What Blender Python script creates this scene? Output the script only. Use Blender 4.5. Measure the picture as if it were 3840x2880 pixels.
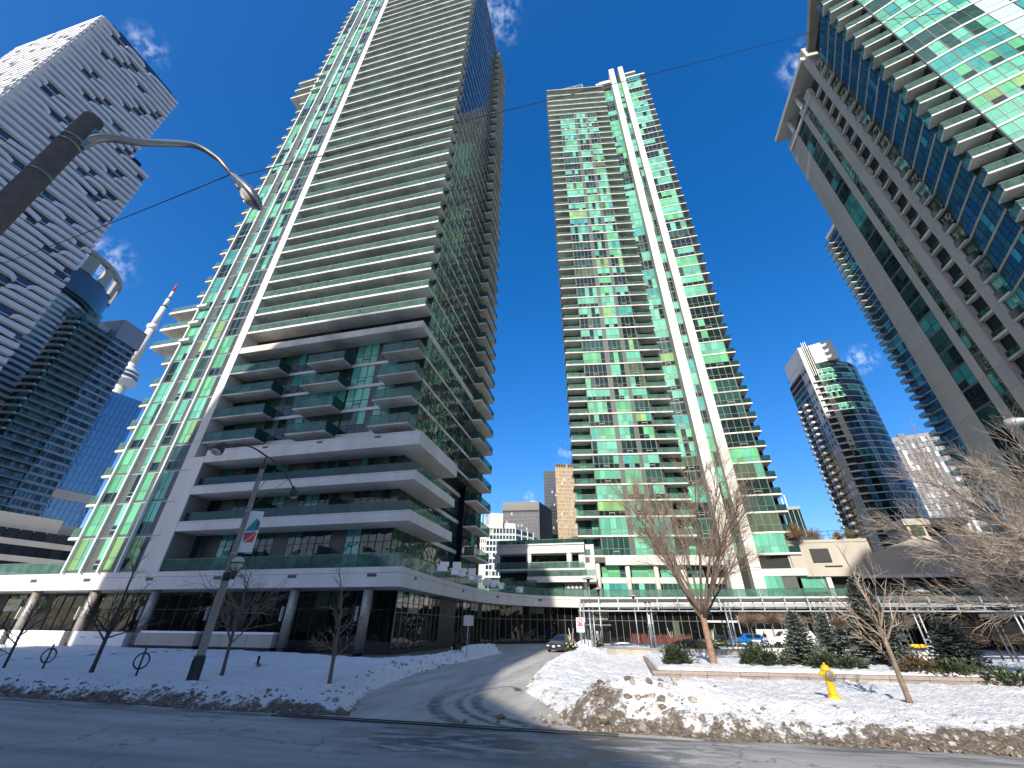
import bpy, bmesh, math, random
from mathutils import Vector, Matrix, noise

for o in list(bpy.data.objects):
    bpy.data.objects.remove(o)
SC = bpy.context.scene
COL = SC.collection
rad = math.radians

# ------------------------------------------------------------------ camera
PITCH, ROLL, CAM_H = 30.6864, 0.553, 2.1
FPX = 1537.0 / 3840.0
p, r = rad(PITCH), rad(ROLL)
CF = Vector((0, math.cos(p), math.sin(p)))
R0 = Vector((1, 0, 0))
U0 = R0.cross(CF)
CR = math.cos(r) * R0 + math.sin(r) * U0
CU = -math.sin(r) * R0 + math.cos(r) * U0
cam_d = bpy.data.cameras.new('camera')
cam = bpy.data.objects.new('camera', cam_d)
COL.objects.link(cam)
CAM = Vector((0, 0, CAM_H))
cam.matrix_world = Matrix(((CR.x, CU.x, -CF.x, 0), (CR.y, CU.y, -CF.y, 0), (CR.z, CU.z, -CF.z, CAM_H), (0, 0, 0, 1)))
cam_d.sensor_width = 36.0
cam_d.sensor_fit = 'HORIZONTAL'
cam_d.lens = 36.0 * FPX
cam_d.clip_start = 0.1
cam_d.clip_end = 6000
SC.camera = cam

# ------------------------------------------------------------------ light
SUN_AZ, SUN_EL = 198.0, 28.0          # where the sun stands, clockwise from +Y
world = bpy.data.worlds.new('World')
SC.world = world
world.use_nodes = True
wn, wl = world.node_tree.nodes, world.node_tree.links
wn.clear()
w_out = wn.new('ShaderNodeOutputWorld')
w_bg = wn.new('ShaderNodeBackground')
w_bg.inputs['Strength'].default_value = 0.15
sky = wn.new('ShaderNodeTexSky')
sky.sky_type = 'NISHITA'
sky.sun_disc = False
sky.sun_elevation = rad(SUN_EL)
sky.sun_rotation = rad(SUN_AZ)
sky.altitude = 900
sky.air_density = 1.0
sky.dust_density = 2.5
sky.ozone_density = 3.2
w_hs = wn.new('ShaderNodeHueSaturation')
w_hs.inputs['Hue'].default_value = 0.511
w_hs.inputs['Saturation'].default_value = 1.53
w_hs.inputs['Value'].default_value = 1.1
w_gm = wn.new('ShaderNodeGamma')
w_gm.inputs['Gamma'].default_value = 0.8
wl.new(sky.outputs['Color'], w_gm.inputs['Color'])
wl.new(w_gm.outputs['Color'], w_hs.inputs['Color'])
w_geo = wn.new('ShaderNodeTexCoord')
sky_col = w_hs.outputs['Color']


def px_dir(x, y):
    d = CF * 1537.0 + CR * (x - 1920.0) - CU * (y - 1440.0)
    return d.normalized()


def wisp(src, px, py, size, strength, seed):
    """a small fair weather wisp of cloud standing in one direction of the sky"""
    d = px_dir(px, py)
    sub = wn.new('ShaderNodeVectorMath'); sub.operation = 'SUBTRACT'
    wl.new(w_geo.outputs['Generated'], sub.inputs[0]); sub.inputs[1].default_value = d
    nz0 = wn.new('ShaderNodeTexNoise'); nz0.inputs['Scale'].default_value = 1.6 / size
    nz0.inputs['Detail'].default_value = 3
    ad = wn.new('ShaderNodeVectorMath'); ad.operation = 'SCALE'; ad.inputs['Scale'].default_value = size * 0.9
    sb = wn.new('ShaderNodeVectorMath'); sb.operation = 'SUBTRACT'; sb.inputs[1].default_value = (0.5, 0.5, 0.5)
    wl.new(w_geo.outputs['Generated'], nz0.inputs['Vector'])
    wl.new(nz0.outputs['Color'], sb.inputs[0]); wl.new(sb.outputs[0], ad.inputs[0])
    s2 = wn.new('ShaderNodeVectorMath'); s2.operation = 'ADD'
    wl.new(sub.outputs[0], s2.inputs[0]); wl.new(ad.outputs[0], s2.inputs[1])
    ln = wn.new('ShaderNodeVectorMath'); ln.operation = 'LENGTH'
    wl.new(s2.outputs[0], ln.inputs[0])
    mr = wn.new('ShaderNodeMapRange'); mr.interpolation_type = 'SMOOTHSTEP'
    mr.inputs['From Min'].default_value = size; mr.inputs['From Max'].default_value = size * 0.1
    wl.new(ln.outputs['Value'], mr.inputs['Value'])
    nz = wn.new('ShaderNodeTexNoise'); nz.inputs['Scale'].default_value = 3.2 / size
    nz.inputs['Detail'].default_value = 5; nz.inputs['Roughness'].default_value = 0.55
    mp = wn.new('ShaderNodeMapping'); mp.inputs['Location'].default_value = (seed, seed * 1.7, 0)
    mp.inputs['Scale'].default_value = (1, 1, 0.55)
    wl.new(w_geo.outputs['Generated'], mp.inputs['Vector']); wl.new(mp.outputs[0], nz.inputs['Vector'])
    m2 = wn.new('ShaderNodeMapRange'); m2.inputs['From Min'].default_value = 0.42; m2.inputs['From Max'].default_value = 0.74
    wl.new(nz.outputs['Fac'], m2.inputs['Value'])
    mu = wn.new('ShaderNodeMath'); mu.operation = 'MULTIPLY'
    wl.new(mr.outputs[0], mu.inputs[0]); wl.new(m2.outputs[0], mu.inputs[1])
    mu2 = wn.new('ShaderNodeMath'); mu2.operation = 'MULTIPLY'; mu2.inputs[1].default_value = strength * .42; mu2.use_clamp = True
    wl.new(mu.outputs[0], mu2.inputs[0])
    mx = wn.new('ShaderNodeMix'); mx.data_type = 'RGBA'
    wl.new(mu2.outputs[0], mx.inputs['Factor']); wl.new(src, mx.inputs['A'])
    mx.inputs['B'].default_value = (7.5, 7.8, 8.6, 1)
    return mx.outputs['Result']


for a in [(3020, 240, .05, 1.0, 3.1), (1880, 70, .05, .75, 7.7), (410, 985, .05, .9, 1.3), (545, 165, .035, .5, 5.2),
          (3225, 1345, .035, .8, 9.1), (2130, 1690, .04, .5, 2.2), (1985, 1860, .016, .9, 4.4)]:
    sky_col = wisp(sky_col, *a)
wl.new(sky_col, w_bg.inputs['Color'])
wl.new(w_bg.outputs['Background'], w_out.inputs['Surface'])

sun_d = bpy.data.lights.new('sun', 'SUN')
sun_d.energy = 3.75
sun_d.angle = rad(0.5)
sun_d.color = (1.0, 0.93, 0.83)
sun = bpy.data.objects.new('sun', sun_d)
COL.objects.link(sun)
sa, se = rad(SUN_AZ), rad(SUN_EL)
to_sun = Vector((math.sin(sa) * math.cos(se), math.cos(sa) * math.cos(se), math.sin(se)))
sun.rotation_euler = to_sun.to_track_quat('Z', 'Y').to_euler()
sun.location = (0, -20, 60)

vs = SC.view_settings
SC.display_settings.display_device = 'sRGB'
vs.view_transform = 'Standard'
vs.look = 'None'
vs.exposure = 0.85
vs.gamma = 1.0
vs.use_curve_mapping = False
SC.render.engine = 'CYCLES'
cy = SC.cycles
cy.use_denoising = True
cy.max_bounces = 7
cy.diffuse_bounces = 4
cy.glossy_bounces = 4
cy.transparent_max_bounces = 14
cy.transmission_bounces = 4
cy.sample_clamp_indirect = 6

# ------------------------------------------------------------------ frame of the street grid
G = rad(13.56)
EU = Vector((math.cos(G), -math.sin(G), 0))
EV = Vector((math.sin(G), math.cos(G), 0))


def W(u, v, z=0.0):
    return EU * u + EV * v + Vector((0, 0, z))


def px_size(pts):
    """extent in photograph pixels (of 3840) of a set of world points, 0 when out of the frame"""
    xs, ys = [], []
    for q in pts:
        d = q - CAM
        zc = d.dot(CF)
        if zc < 0.3:
            return 0, 0
        xs.append(1920 + 1537 * d.dot(CR) / zc)
        ys.append(1440 - 1537 * d.dot(CU) / zc)
    x0, x1, y0, y1 = min(xs), max(xs), min(ys), max(ys)
    if x1 < -20 or x0 > 3860 or y1 < -20 or y0 > 2900:
        return 0, 0
    return x1 - x0, y1 - y0


# ------------------------------------------------------------------ materials
MATS = {}


def new_mat(name):
    m = bpy.data.materials.new(name)
    m.use_nodes = True
    MATS[name] = m
    nt = m.node_tree
    return m, nt, nt.nodes['Principled BSDF']


def mat(name, col, rough=0.6, metal=0.0, var=0.0, scale=0.6, spec=0.5, bump=0.0, bscale=12.0, streak=False, ior=1.5, detail=6):
    """plain surface with procedural mottling (world space) and fine relief"""
    m, nt, b = new_mat(name)
    n, l = nt.nodes, nt.links
    b.inputs['Roughness'].default_value = rough
    b.inputs['Metallic'].default_value = metal
    b.inputs['Specular IOR Level'].default_value = spec
    b.inputs['IOR'].default_value = ior
    c = (*col, 1)
    b.inputs['Base Color'].default_value = c
    geo = None
    if var > 0 or bump > 0:
        geo = n.new('ShaderNodeNewGeometry')
    if var > 0:
        mp = n.new('ShaderNodeMapping')
        if streak:
            mp.inputs['Scale'].default_value = (1, 1, 0.12)
        l.new(geo.outputs['Position'], mp.inputs['Vector'])
        t = n.new('ShaderNodeTexNoise')
        t.inputs['Scale'].default_value = scale
        t.inputs['Detail'].default_value = detail
        t.inputs['Roughness'].default_value = 0.65
        l.new(mp.outputs[0], t.inputs['Vector'])
        oi = n.new('ShaderNodeObjectInfo')
        rm = n.new('ShaderNodeMapRange')
        rm.inputs['From Min'].default_value = 0.3; rm.inputs['From Max'].default_value = 0.7
        rm.inputs['To Min'].default_value = 1 - var; rm.inputs['To Max'].default_value = 1 + var * 0.6
        l.new(t.outputs['Fac'], rm.inputs['Value'])
        r2 = n.new('ShaderNodeMapRange')
        r2.inputs['To Min'].default_value = 1 - var * 0.25; r2.inputs['To Max'].default_value = 1 + var * 0.25
        l.new(oi.outputs['Random'], r2.inputs['Value'])
        mu = n.new('ShaderNodeMath'); mu.operation = 'MULTIPLY'
        l.new(rm.outputs[0], mu.inputs[0]); l.new(r2.outputs[0], mu.inputs[1])
        vm = n.new('ShaderNodeVectorMath'); vm.operation = 'SCALE'
        vm.inputs[0].default_value = col
        l.new(mu.outputs[0], vm.inputs['Scale'])
        l.new(vm.outputs[0], b.inputs['Base Color'])
    if bump > 0:
        t2 = n.new('ShaderNodeTexNoise')
        t2.inputs['Scale'].default_value = bscale
        t2.inputs['Detail'].default_value = 4
        l.new(geo.outputs['Position'], t2.inputs['Vector'])
        bp = n.new('ShaderNodeBump')
        bp.inputs['Strength'].default_value = bump
        bp.inputs['Distance'].default_value = 0.05
        l.new(t2.outputs['Fac'], bp.inputs['Height'])
        l.new(bp.outputs[0], b.inputs['Normal'])
    return m


def glass(name, col, rough=0.03, wave=0.05, var=0.25, spec=0.5, ior=1.55, coat=0.0):
    """a window pane seen from outside: tinted body, mirror-like and slightly wavy surface"""
    m, nt, b = new_mat(name)
    n, l = nt.nodes, nt.links
    b.inputs['Roughness'].default_value = rough
    b.inputs['IOR'].default_value = ior
    b.inputs['Specular IOR Level'].default_value = spec
    geo = n.new('ShaderNodeNewGeometry')
    oi = n.new('ShaderNodeObjectInfo')
    ad = n.new('ShaderNodeMath'); ad.operation = 'ADD'
    l.new(geo.outputs['Random Per Island'], ad.inputs[0]); l.new(oi.outputs['Random'], ad.inputs[1])
    fr = n.new('ShaderNodeMath'); fr.operation = 'FRACT'
    l.new(ad.outputs[0], fr.inputs[0])
    # curtains and blinds: soft vertical folds behind the pane
    mp = n.new('ShaderNodeMapping'); mp.inputs['Scale'].default_value = (5, 5, 0.35)
    l.new(geo.outputs['Position'], mp.inputs['Vector'])
    t = n.new('ShaderNodeTexNoise'); t.inputs['Scale'].default_value = 1.0; t.inputs['Detail'].default_value = 3
    l.new(mp.outputs[0], t.inputs['Vector'])
    r1 = n.new('ShaderNodeMapRange')
    r1.inputs['To Min'].default_value = 1 - var; r1.inputs['To Max'].default_value = 1 + var
    l.new(fr.outputs[0], r1.inputs['Value'])
    r2 = n.new('ShaderNodeMapRange'); r2.inputs['From Min'].default_value = .3; r2.inputs['From Max'].default_value = .7
    r2.inputs['To Min'].default_value = 1 - var * .6; r2.inputs['To Max'].default_value = 1 + var * .6
    l.new(t.outputs['Fac'], r2.inputs['Value'])
    mu = n.new('ShaderNodeMath'); mu.operation = 'MULTIPLY'
    l.new(r1.outputs[0], mu.inputs[0]); l.new(r2.outputs[0], mu.inputs[1])
    vm = n.new('ShaderNodeVectorMath'); vm.operation = 'SCALE'; vm.inputs[0].default_value = col
    l.new(mu.outputs[0], vm.inputs['Scale'])
    l.new(vm.outputs[0], b.inputs['Base Color'])
    if wave > 0:
        t2 = n.new('ShaderNodeTexNoise'); t2.inputs['Scale'].default_value = 0.9; t2.inputs['Detail'].default_value = 1.5
        l.new(geo.outputs['Position'], t2.inputs['Vector'])
        bp = n.new('ShaderNodeBump'); bp.inputs['Strength'].default_value = 1.0; bp.inputs['Distance'].default_value = wave
        l.new(t2.outputs['Fac'], bp.inputs['Height'])
        l.new(bp.outputs[0], b.inputs['Normal'])
    return m


def guard_mat(name, tint, body, fac, alpha=0.0):
    """balcony glass: lets light through with a tint, part frosted body, mirror coat"""
    m, nt, b = new_mat(name)
    n, l = nt.nodes, nt.links
    b.inputs['Roughness'].default_value = 0.05
    geo = n.new('ShaderNodeNewGeometry')
    t = n.new('ShaderNodeTexNoise'); t.inputs['Scale'].default_value = 1.3; t.inputs['Detail'].default_value = 3
    l.new(geo.outputs['Position'], t.inputs['Vector'])
    rm = n.new('ShaderNodeMapRange'); rm.inputs['From Min'].default_value = .3; rm.inputs['From Max'].default_value = .7
    rm.inputs['To Min'].default_value = .72; rm.inputs['To Max'].default_value = 1.25
    l.new(t.outputs['Fac'], rm.inputs['Value'])
    vm = n.new('ShaderNodeVectorMath'); vm.operation = 'SCALE'; vm.inputs[0].default_value = body
    l.new(rm.outputs[0], vm.inputs['Scale']); l.new(vm.outputs[0], b.inputs['Base Color'])
    tr = n.new('ShaderNodeBsdfTransparent'); tr.inputs['Color'].default_value = (*tint, 1)
    mx = n.new('ShaderNodeMixShader'); mx.inputs['Fac'].default_value = fac
    l.new(tr.outputs[0], mx.inputs[1]); l.new(b.outputs[0], mx.inputs[2])
    l.new(mx.outputs[0], n['Material Output'].inputs['Surface'])
    return m


mat('white_concrete', (.57, .545, .495), .7, var=.12, scale=.5, bump=.15, bscale=30, streak=True)
mat('slab_concrete', (.62, .58, .51), .75, var=.42, scale=.3, bump=.2, bscale=14, detail=8)
mat('podium_concrete', (.60, .57, .53), .75, var=.16, scale=.4, bump=.2, bscale=25, streak=True)
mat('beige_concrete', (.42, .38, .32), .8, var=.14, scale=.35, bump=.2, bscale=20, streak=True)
mat('fin_metal', (.72, .70, .64), .45, var=.06)
mat('grey_panel', (.085, .10, .085), .35, var=.1, scale=2)
mat('dark_panel', (.045, .05, .048), .4, var=.1)
mat('mullion_dark', (.018, .025, .024), .4)
mat('mullion_grey', (.16, .18, .17), .4)
mat('mullion_pale', (.45, .47, .46), .4)
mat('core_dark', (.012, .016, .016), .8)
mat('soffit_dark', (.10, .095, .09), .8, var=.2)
mat('column_steel', (.36, .33, .29), .42, metal=.35, var=.3, scale=1.2, bump=.1, bscale=6)
mat('black_metal', (.012, .013, .014), .45)
mat('galv_steel', (.42, .45, .46), .38, metal=.6, var=.12, scale=3)
mat('louver', (.05, .05, .05), .6)
glass('pane_mint', (.12, .40, .28))
glass('pane_green', (.11, .38, .19))
glass('pane_teal', (.05, .27, .24))
glass('pane_lime', (.20, .36, .13))
glass('pane_dark', (.008, .022, .02), wave=.04, ior=1.5)
glass('pane_mid', (.022, .065, .055), wave=.04, ior=1.5)
glass('pane_olive', (.07, .10, .06))
glass('pane_shade', (.026, .075, .068), ior=1.28, wave=.05, var=.4)
glass('pane_sky', (.045, .115, .16), ior=1.8, wave=.03)  # blue of the reflected sky put into the base colour
glass('pane_pale', (.40, .40, .37), wave=.02)
glass('pane_lobby', (.006, .007, .007), wave=.02, ior=1.5)
glass('pane_blue', (.014, .045, .065), wave=.05, ior=1.65)
glass('pane_far', (.02, .045, .05), wave=.02, ior=1.7)
glass('pane_spandrel', (.42, .60, .55), var=.1)
guard_mat('guard_glass', (.58, .78, .71), (.13, .225, .20), .38)
guard_mat('guard_pale', (.70, .84, .79), (.18, .29, .25), .3)
guard_mat('guard_dark', (.30, .52, .47), (.03, .09, .08), .5)

# ------------------------------------------------------------------ building blocks
CUBES = {}
CV = [(-.5, -.5, -.5), (.5, -.5, -.5), (.5, .5, -.5), (-.5, .5, -.5), (-.5, -.5, .5), (.5, -.5, .5), (.5, .5, .5), (-.5, .5, .5)]
CFA = [(0, 3, 2, 1), (4, 5, 6, 7), (0, 1, 5, 4), (1, 2, 6, 5), (2, 3, 7, 6), (3, 0, 4, 7)]


def cube_mesh(mname):
    if mname not in CUBES:
        me = bpy.data.meshes.new('block_' + mname)
        me.from_pydata(CV, [], CFA)
        me.materials.append(MATS[mname])
        CUBES[mname] = me
    return CUBES[mname]


def mk_obj(name, me, parent=None, loc=None):
    o = bpy.data.objects.new(name, me)
    COL.objects.link(o)
    if parent is not None:
        o.parent = parent
    if loc is not None:
        o.location = loc
    return o


def mesh_from(name, verts, faces, mats, midx=None, smooth=False):
    me = bpy.data.meshes.new(name)
    me.from_pydata([tuple(v) for v in verts], [], faces)
    for m in (mats if isinstance(mats, (list, tuple)) else [mats]):
        me.materials.append(MATS[m])
    if midx is not None:
        me.polygons.foreach_set('material_index', midx)
    if smooth:
        me.polygons.foreach_set('use_smooth', [True] * len(me.polygons))
    me.update()
    return me


def tag(o, label=None, cat=None, group=None, kind=None):
    if label: o['label'] = label
    if cat: o['category'] = cat
    if group: o['group'] = group
    if kind: o['kind'] = kind
    return o


LIMIT = 290


class Thing:
    """an Empty at the base of the thing; boxes are given in street-grid coordinates (u right, v away, z up)"""

    def __init__(s, name, label, cat, base, group=None):
        s.base = Vector(base)
        s.e = bpy.data.objects.new(name, None)
        s.e.empty_display_size = 0.5
        COL.objects.link(s.e)
        s.e.location = W(*base)
        s.e.rotation_euler = (0, 0, -G)
        tag(s.e, label, cat, group)
        s.p = {}

    def box(s, name, m, u0, u1, v0, v1, z0, z1, rz=0.0, rx=0.0):
        c = Vector(((u0 + u1) / 2, (v0 + v1) / 2, (z0 + z1) / 2))
        s.p.setdefault(name, []).append((c, Vector((abs(u1 - u0), abs(v1 - v0), abs(z1 - z0))), rz, rx, m))

    def wall(s, a, b):
        return Wall(s, a, b)

    def part(s, name, verts, faces, mats, midx=None, smooth=False, parent=None):
        vv = [Vector(v) - s.base for v in verts]
        me = mesh_from(name, vv, faces, mats, midx, smooth)
        return mk_obj(name, me, parent or s.e)

    def prism(s, name, m, poly, z0, z1):
        """upright prism over a plan polygon (counter-clockwise)"""
        n = len(poly)
        vs_ = [(a, b, z0) for a, b in poly] + [(a, b, z1) for a, b in poly]
        fs = [tuple(range(n - 1, -1, -1)), tuple(range(n, 2 * n))] + [(i, (i + 1) % n, n + (i + 1) % n, n + i) for i in range(n)]
        return s.part(name, vs_, fs, m)

    def finish(s, minpx=8.0):
        for name, items in s.p.items():
            ranked = []
            for it in items:
                c, sz, rz, rx, m = it
                cr, sr = math.cos(rz), math.sin(rz)
                pts = []
                for dx in (-.5, .5):
                    for dy in (-.5, .5):
                        x, y = dx * sz.x, dy * sz.y
                        for dz in (-.5, .5):
                            pts.append(W(c.x + x * cr - y * sr, c.y + x * sr + y * cr, c.z + dz * sz.z))
                w_, h_ = px_size(pts)
                ranked.append((w_ * h_ if max(w_, h_) >= minpx else 0, it))
            if len(items) > 6:
                ranked.sort(key=lambda q: -q[0])
            few = len(items) <= 6
            single = [it for a, it in ranked[:LIMIT] if a > 0 or few]
            rest = [it for a, it in ranked if a <= 0 and not few] + [it for a, it in ranked[LIMIT:] if a > 0]
            for c, sz, rz, rx, m in single:
                o = bpy.data.objects.new(name, cube_mesh(m))
                COL.objects.link(o)
                o.parent = s.e
                o.location = c - s.base
                o.scale = sz
                o.rotation_euler = (rx, 0, rz)
            if rest:
                V, F, MI, mats = [], [], [], []
                for c, sz, rz, rx, m in rest:
                    if m not in mats: mats.append(m)
                    mi = mats.index(m)
                    R = Matrix.Rotation(rz, 3, 'Z') @ Matrix.Rotation(rx, 3, 'X')
                    k = len(V)
                    for q in CV:
                        V.append(R @ Vector((q[0] * sz.x, q[1] * sz.y, q[2] * sz.z)) + c - s.base)
                    for f in CFA:
                        F.append(tuple(i + k for i in f)); MI.append(mi)
                o = mk_obj(name + '_rows', mesh_from(name + '_rows', V, F, mats, MI), s.e)
                o['kind'] = 'stuff'
        s.p = {}
        return s


class Wall:
    """a straight wall line from a to b in plan; the outside lies to the right of the walk from a to b"""

    def __init__(s, t, a, b):
        s.t = t
        s.a = Vector((a[0], a[1])); s.b = Vector((b[0], b[1]))
        d = s.b - s.a
        s.L = d.length
        s.d = d / s.L
        s.n = Vector((s.d.y, -s.d.x))
        s.rz = math.atan2(s.d.y, s.d.x)

    def box(s, name, m, s0, s1, d0, d1, z0, z1):
        """s along, d outward"""
        c = s.a + s.d * ((s0 + s1) / 2) + s.n * ((d0 + d1) / 2)
        s.t.p.setdefault(name, []).append((Vector((c.x, c.y, (z0 + z1) / 2)), Vector((abs(s1 - s0), abs(d1 - d0), abs(z1 - z0))), s.rz, 0.0, m))

    def at_az(s, az):
        """distance along the wall of the line of sight with this azimuth (degrees)"""
        k = math.tan(rad(az) - G)
        # (a+d*t): u = k v
        return (k * s.a.y - s.a.x) / (s.d.x - k * s.d.y)


def pick(rng, opts):
    t = sum(w for _, w in opts); x = rng.random() * t
    for m, w in opts:
        x -= w
        if x <= 0: return m
    return opts[-1][0]


def windows(wl_, rng, s0, s1, z0, z1, n, opts, transom=.33, d=0.0, mull='mullion_dark', mw=.07, frame=True, vent=True, name='window_pane', same=.8, mix=('pane_dark',)):
    """a run of n window lights between two slabs, split by a transom bar; opts weights the pane kinds"""
    w = (s1 - s0) / n
    base = pick(rng, opts)
    drop = rng.random()
    zt = z0 + (z1 - z0) * transom if transom else None
    for i in range(n):
        m = base if rng.random() < same else pick(rng, opts)
        a, b = s0 + i * w + mw / 2, s0 + (i + 1) * w - mw / 2
        if zt:
            ml = m
            if drop < .45 and m not in mix and rng.random() < .8: ml = rng.choice(mix)
            wl_.box(name, m, a, b, d - .06, d, zt + mw / 2, z1)
            wl_.box(name, ml, a, b, d - .06, d, z0, zt - mw / 2)
        else:
            wl_.box(name, m, a, b, d - .06, d, z0, z1)
    if frame:
        for i in range(n + 1):
            x = s0 + i * w
            wl_.box('mullion', mull, x - mw / 2, x + mw / 2, d - .08, d + .035, z0, z1)
        if zt:
            wl_.box('transom', mull, s0, s1, d - .08, d + .03, zt - mw / 2, zt + mw / 2)
        if vent and n >= 3:
            k = n // 2
            x0 = s0 + k * w
            wl_.box('vent_sash', 'mullion_pale' if mull != 'mullion_dark' else mull, x0, x0 + w, d, d + .05, z0 + (zt - z0) * .55 if zt else z0 + .3, (z0 + (zt - z0) * .55 if zt else z0 + .3) + .07)


def guard(wl_, s0, s1, z0, h=1.05, mod=1.3, d=0.0, m='guard_glass', rail=True, rail_m='mullion_grey', name='guard_panel'):
    n = max(1, round((s1 - s0) / mod)); w = (s1 - s0) / n
    for i in range(n):
        wl_.box(name, m, s0 + i * w + .02, s0 + (i + 1) * w - .02, d - .03, d - .005, z0, z0 + h)
    if rail:
        wl_.box('guard_rail', rail_m, s0, s1, d - .05, d + .01, z0 + h, z0 + h + .04)

# ================================================================== podium shared by the towers
rng = random.Random(11)
deck_line = [(-17.83, 34.8), (-18.3, 42), (-18.6, 50), (-18.5, 56), (-17.9, 62), (-16.6, 66.6), (-14.2, 70.8), (-10.6, 74.2), (-6.5, 76.6), (-2, 78), (3, 78.6), (50, 78.6)]
P = Thing('podium', 'low concrete podium with round columns, dark shop glazing and a glass railed terrace', 'podium', (-38, 36, 0))
P.prism('terrace_slab', 'podium_concrete', [(-95, 34.8)] + deck_line + [(50, 93), (-95, 93)], 4.95, 6.5)
# drip joint and drain vents on the fascia
wf = P.wall((-95, 34.8), (-17.83, 34.8))
wf.box('fascia_joint', 'grey_panel', 0, wf.L, 0, .006, 6.02, 6.05)
for u in (-66.5, -59.9, -52.6, -44.6, -36.6, -28.5, -20.6):
    wf.box('drain_vent', 'dark_panel', u + 95 - .45, u + 95 + .45, 0, .012, 5.72, 5.98)
for i in range(len(deck_line) - 1):
    w = P.wall(deck_line[i], deck_line[i + 1])
    w.box('fascia_joint', 'grey_panel', 0, w.L, 0, .006, 6.02, 6.05)
    if i % 2 == 0 and i < 9:
        w.box('drain_vent', 'dark_panel', w.L * .4, w.L * .4 + .7, 0, .012, 5.72, 5.98)
# terrace railing
wg = P.wall((-95, 34.95), (-17.95, 34.95))
guard(wg, 0, wg.L, 6.5, 1.1, 1.5, m='guard_glass')
for i in range(len(deck_line) - 1):
    w = P.wall(deck_line[i], deck_line[i + 1])
    guard(w, 0, w.L, 6.5, 1.1, 1.5, d=-.15, m='guard_pale' if i < 10 else 'guard_glass', rail_m='mullion_dark')
# round columns under the front edge
def cyl(t, name, m, u, v, z0, z1, r0, r1=None, seg=20, parent=None, smooth=True):
    r1 = r0 if r1 is None else r1
    V, F = [], []
    for z, rr in ((z0, r0), (z1, r1)):
        for i in range(seg):
            a = 2 * math.pi * i / seg
            V.append((u + rr * math.cos(a), v + rr * math.sin(a), z))
    for i in range(seg):
        F.append((i, (i + 1) % seg, seg + (i + 1) % seg, seg + i))
    F.append(tuple(range(seg - 1, -1, -1))); F.append(tuple(range(seg, 2 * seg)))
    o = t.part(name, V, F, m, parent=parent)
    if smooth:
        o.data.polygons.foreach_set('use_smooth', [True] * seg + [False, False])
    return o


for u in (-82.5, -75, -67.3, -59.5, -51.6, -43.9, -36.2, -28.3, -21.05):
    c = cyl(P, 'column', 'column_steel', u, 35.45, .45, 4.95, .40)
    b = cyl(P, 'column_base', 'black_metal', u, 35.45, 0, .45, .42)
    P.box('wall_light', 'pane_pale', u - .62, u - .50, 35.0, 35.25, 2.4, 3.5)
# street glazing behind the columns
wl0 = P.wall((-95, 38.6), (-19.9, 38.6))
x = 0
while x < wl0.L - 1.4:
    w_ = 1.45
    dark = rng.random() < .25
    if rng.random() < .82:
        wl0.box('shop_pane', 'pane_lobby', x + .04, x + w_ - .04, -.06, 0, .9, 3.35)
        wl0.box('shop_pane', 'pane_lobby' if rng.random() < .8 else 'pane_olive', x + .04, x + w_ - .04, -.06, 0, 3.42, 4.9)
    else:
        wl0.box('shop_panel', 'black_metal', x, x + w_, -.06, .03, .1, 4.9)
    wl0.box('mullion', 'black_metal', x - .04, x + .04, -.08, .06, .1, 4.9)
    x += w_
wl0.box('transom', 'black_metal', 0, wl0.L, -.08, .05, 3.35, 3.42)
wl0.box('shop_base', 'black_metal', 0, wl0.L, -.1, .12, 0, .9)
# cafe front at the left end: pale blinds and sign band
for k, u in enumerate((-66, -63.4, -57.5, -54.7)):
    wl0.box('shop_blind', 'pane_olive', u + 95, u + 97.2, .01, .04, 3.5, 4.5)
wl0.box('shop_sign', 'white_concrete', 95 - 68.6, 95 - 66.4, .05, .1, 3.2, 4.4)
wl0.box('shop_sign_band', 'pane_lime', 95 - 68.5, 95 - 66.5, .1, .11, 3.7, 4.0)
# curved forecourt glazing
gl = [(-19.9, 38.6), (-20.0, 46), (-20.2, 52), (-20.0, 57), (-19.3, 63), (-17.8, 67.4), (-15.2, 71.6), (-11.4, 75.4), (-7.2, 78.2), (-2.4, 79.9), (3, 80.6), (50, 80.6)]
for i in range(len(gl) - 1):
    w = P.wall(gl[i], gl[i + 1])
    n = max(2, round(w.L / 1.2)); ww = w.L / n
    for k in range(n):
        black = (i == 1 and k >= n - 2) or (i == 2 and k < 2)
        a, b = k * ww + .03, (k + 1) * ww - .03
        if black:
            w.box('shop_panel', 'black_metal', a, b, -.06, .02, .1, 4.95)
        else:
            top = 'pane_pale' if (i in (0, 3) and rng.random() < .8) else ('pane_lobby' if rng.random() < .75 else 'pane_olive')
            w.box('shop_pane', top, a, b, -.05, 0, 4.0, 4.9)
            w.box('shop_pane', top if i in (0, 3) and rng.random() < .5 else 'pane_lobby', a, b, -.05, 0, 3.2, 3.95)
            w.box('shop_pane', 'pane_lobby', a, b, -.05, 0, .35, 3.15)
        w.box('mullion', 'mullion_grey', k * ww - .03, k * ww + .03, -.06, .05, .2, 4.95)
    w.box('transom', 'mullion_grey', 0, w.L, -.06, .04, 3.15, 3.2)
    w.box('shop_base', 'black_metal', 0, w.L, -.08, .1, 0, .3)
# dark inner body
P.prism('inner_wall', 'core_dark', [(-95, 39.2), (-20.6, 39.2), (-20.9, 52), (-20.6, 57), (-20, 63), (-18.4, 68), (-15.8, 72.4), (-12, 76.2), (-7.6, 79), (-2.6, 80.8), (3, 81.4), (50, 81.4), (50, 92), (-95, 92)], 0, 4.94)
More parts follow.
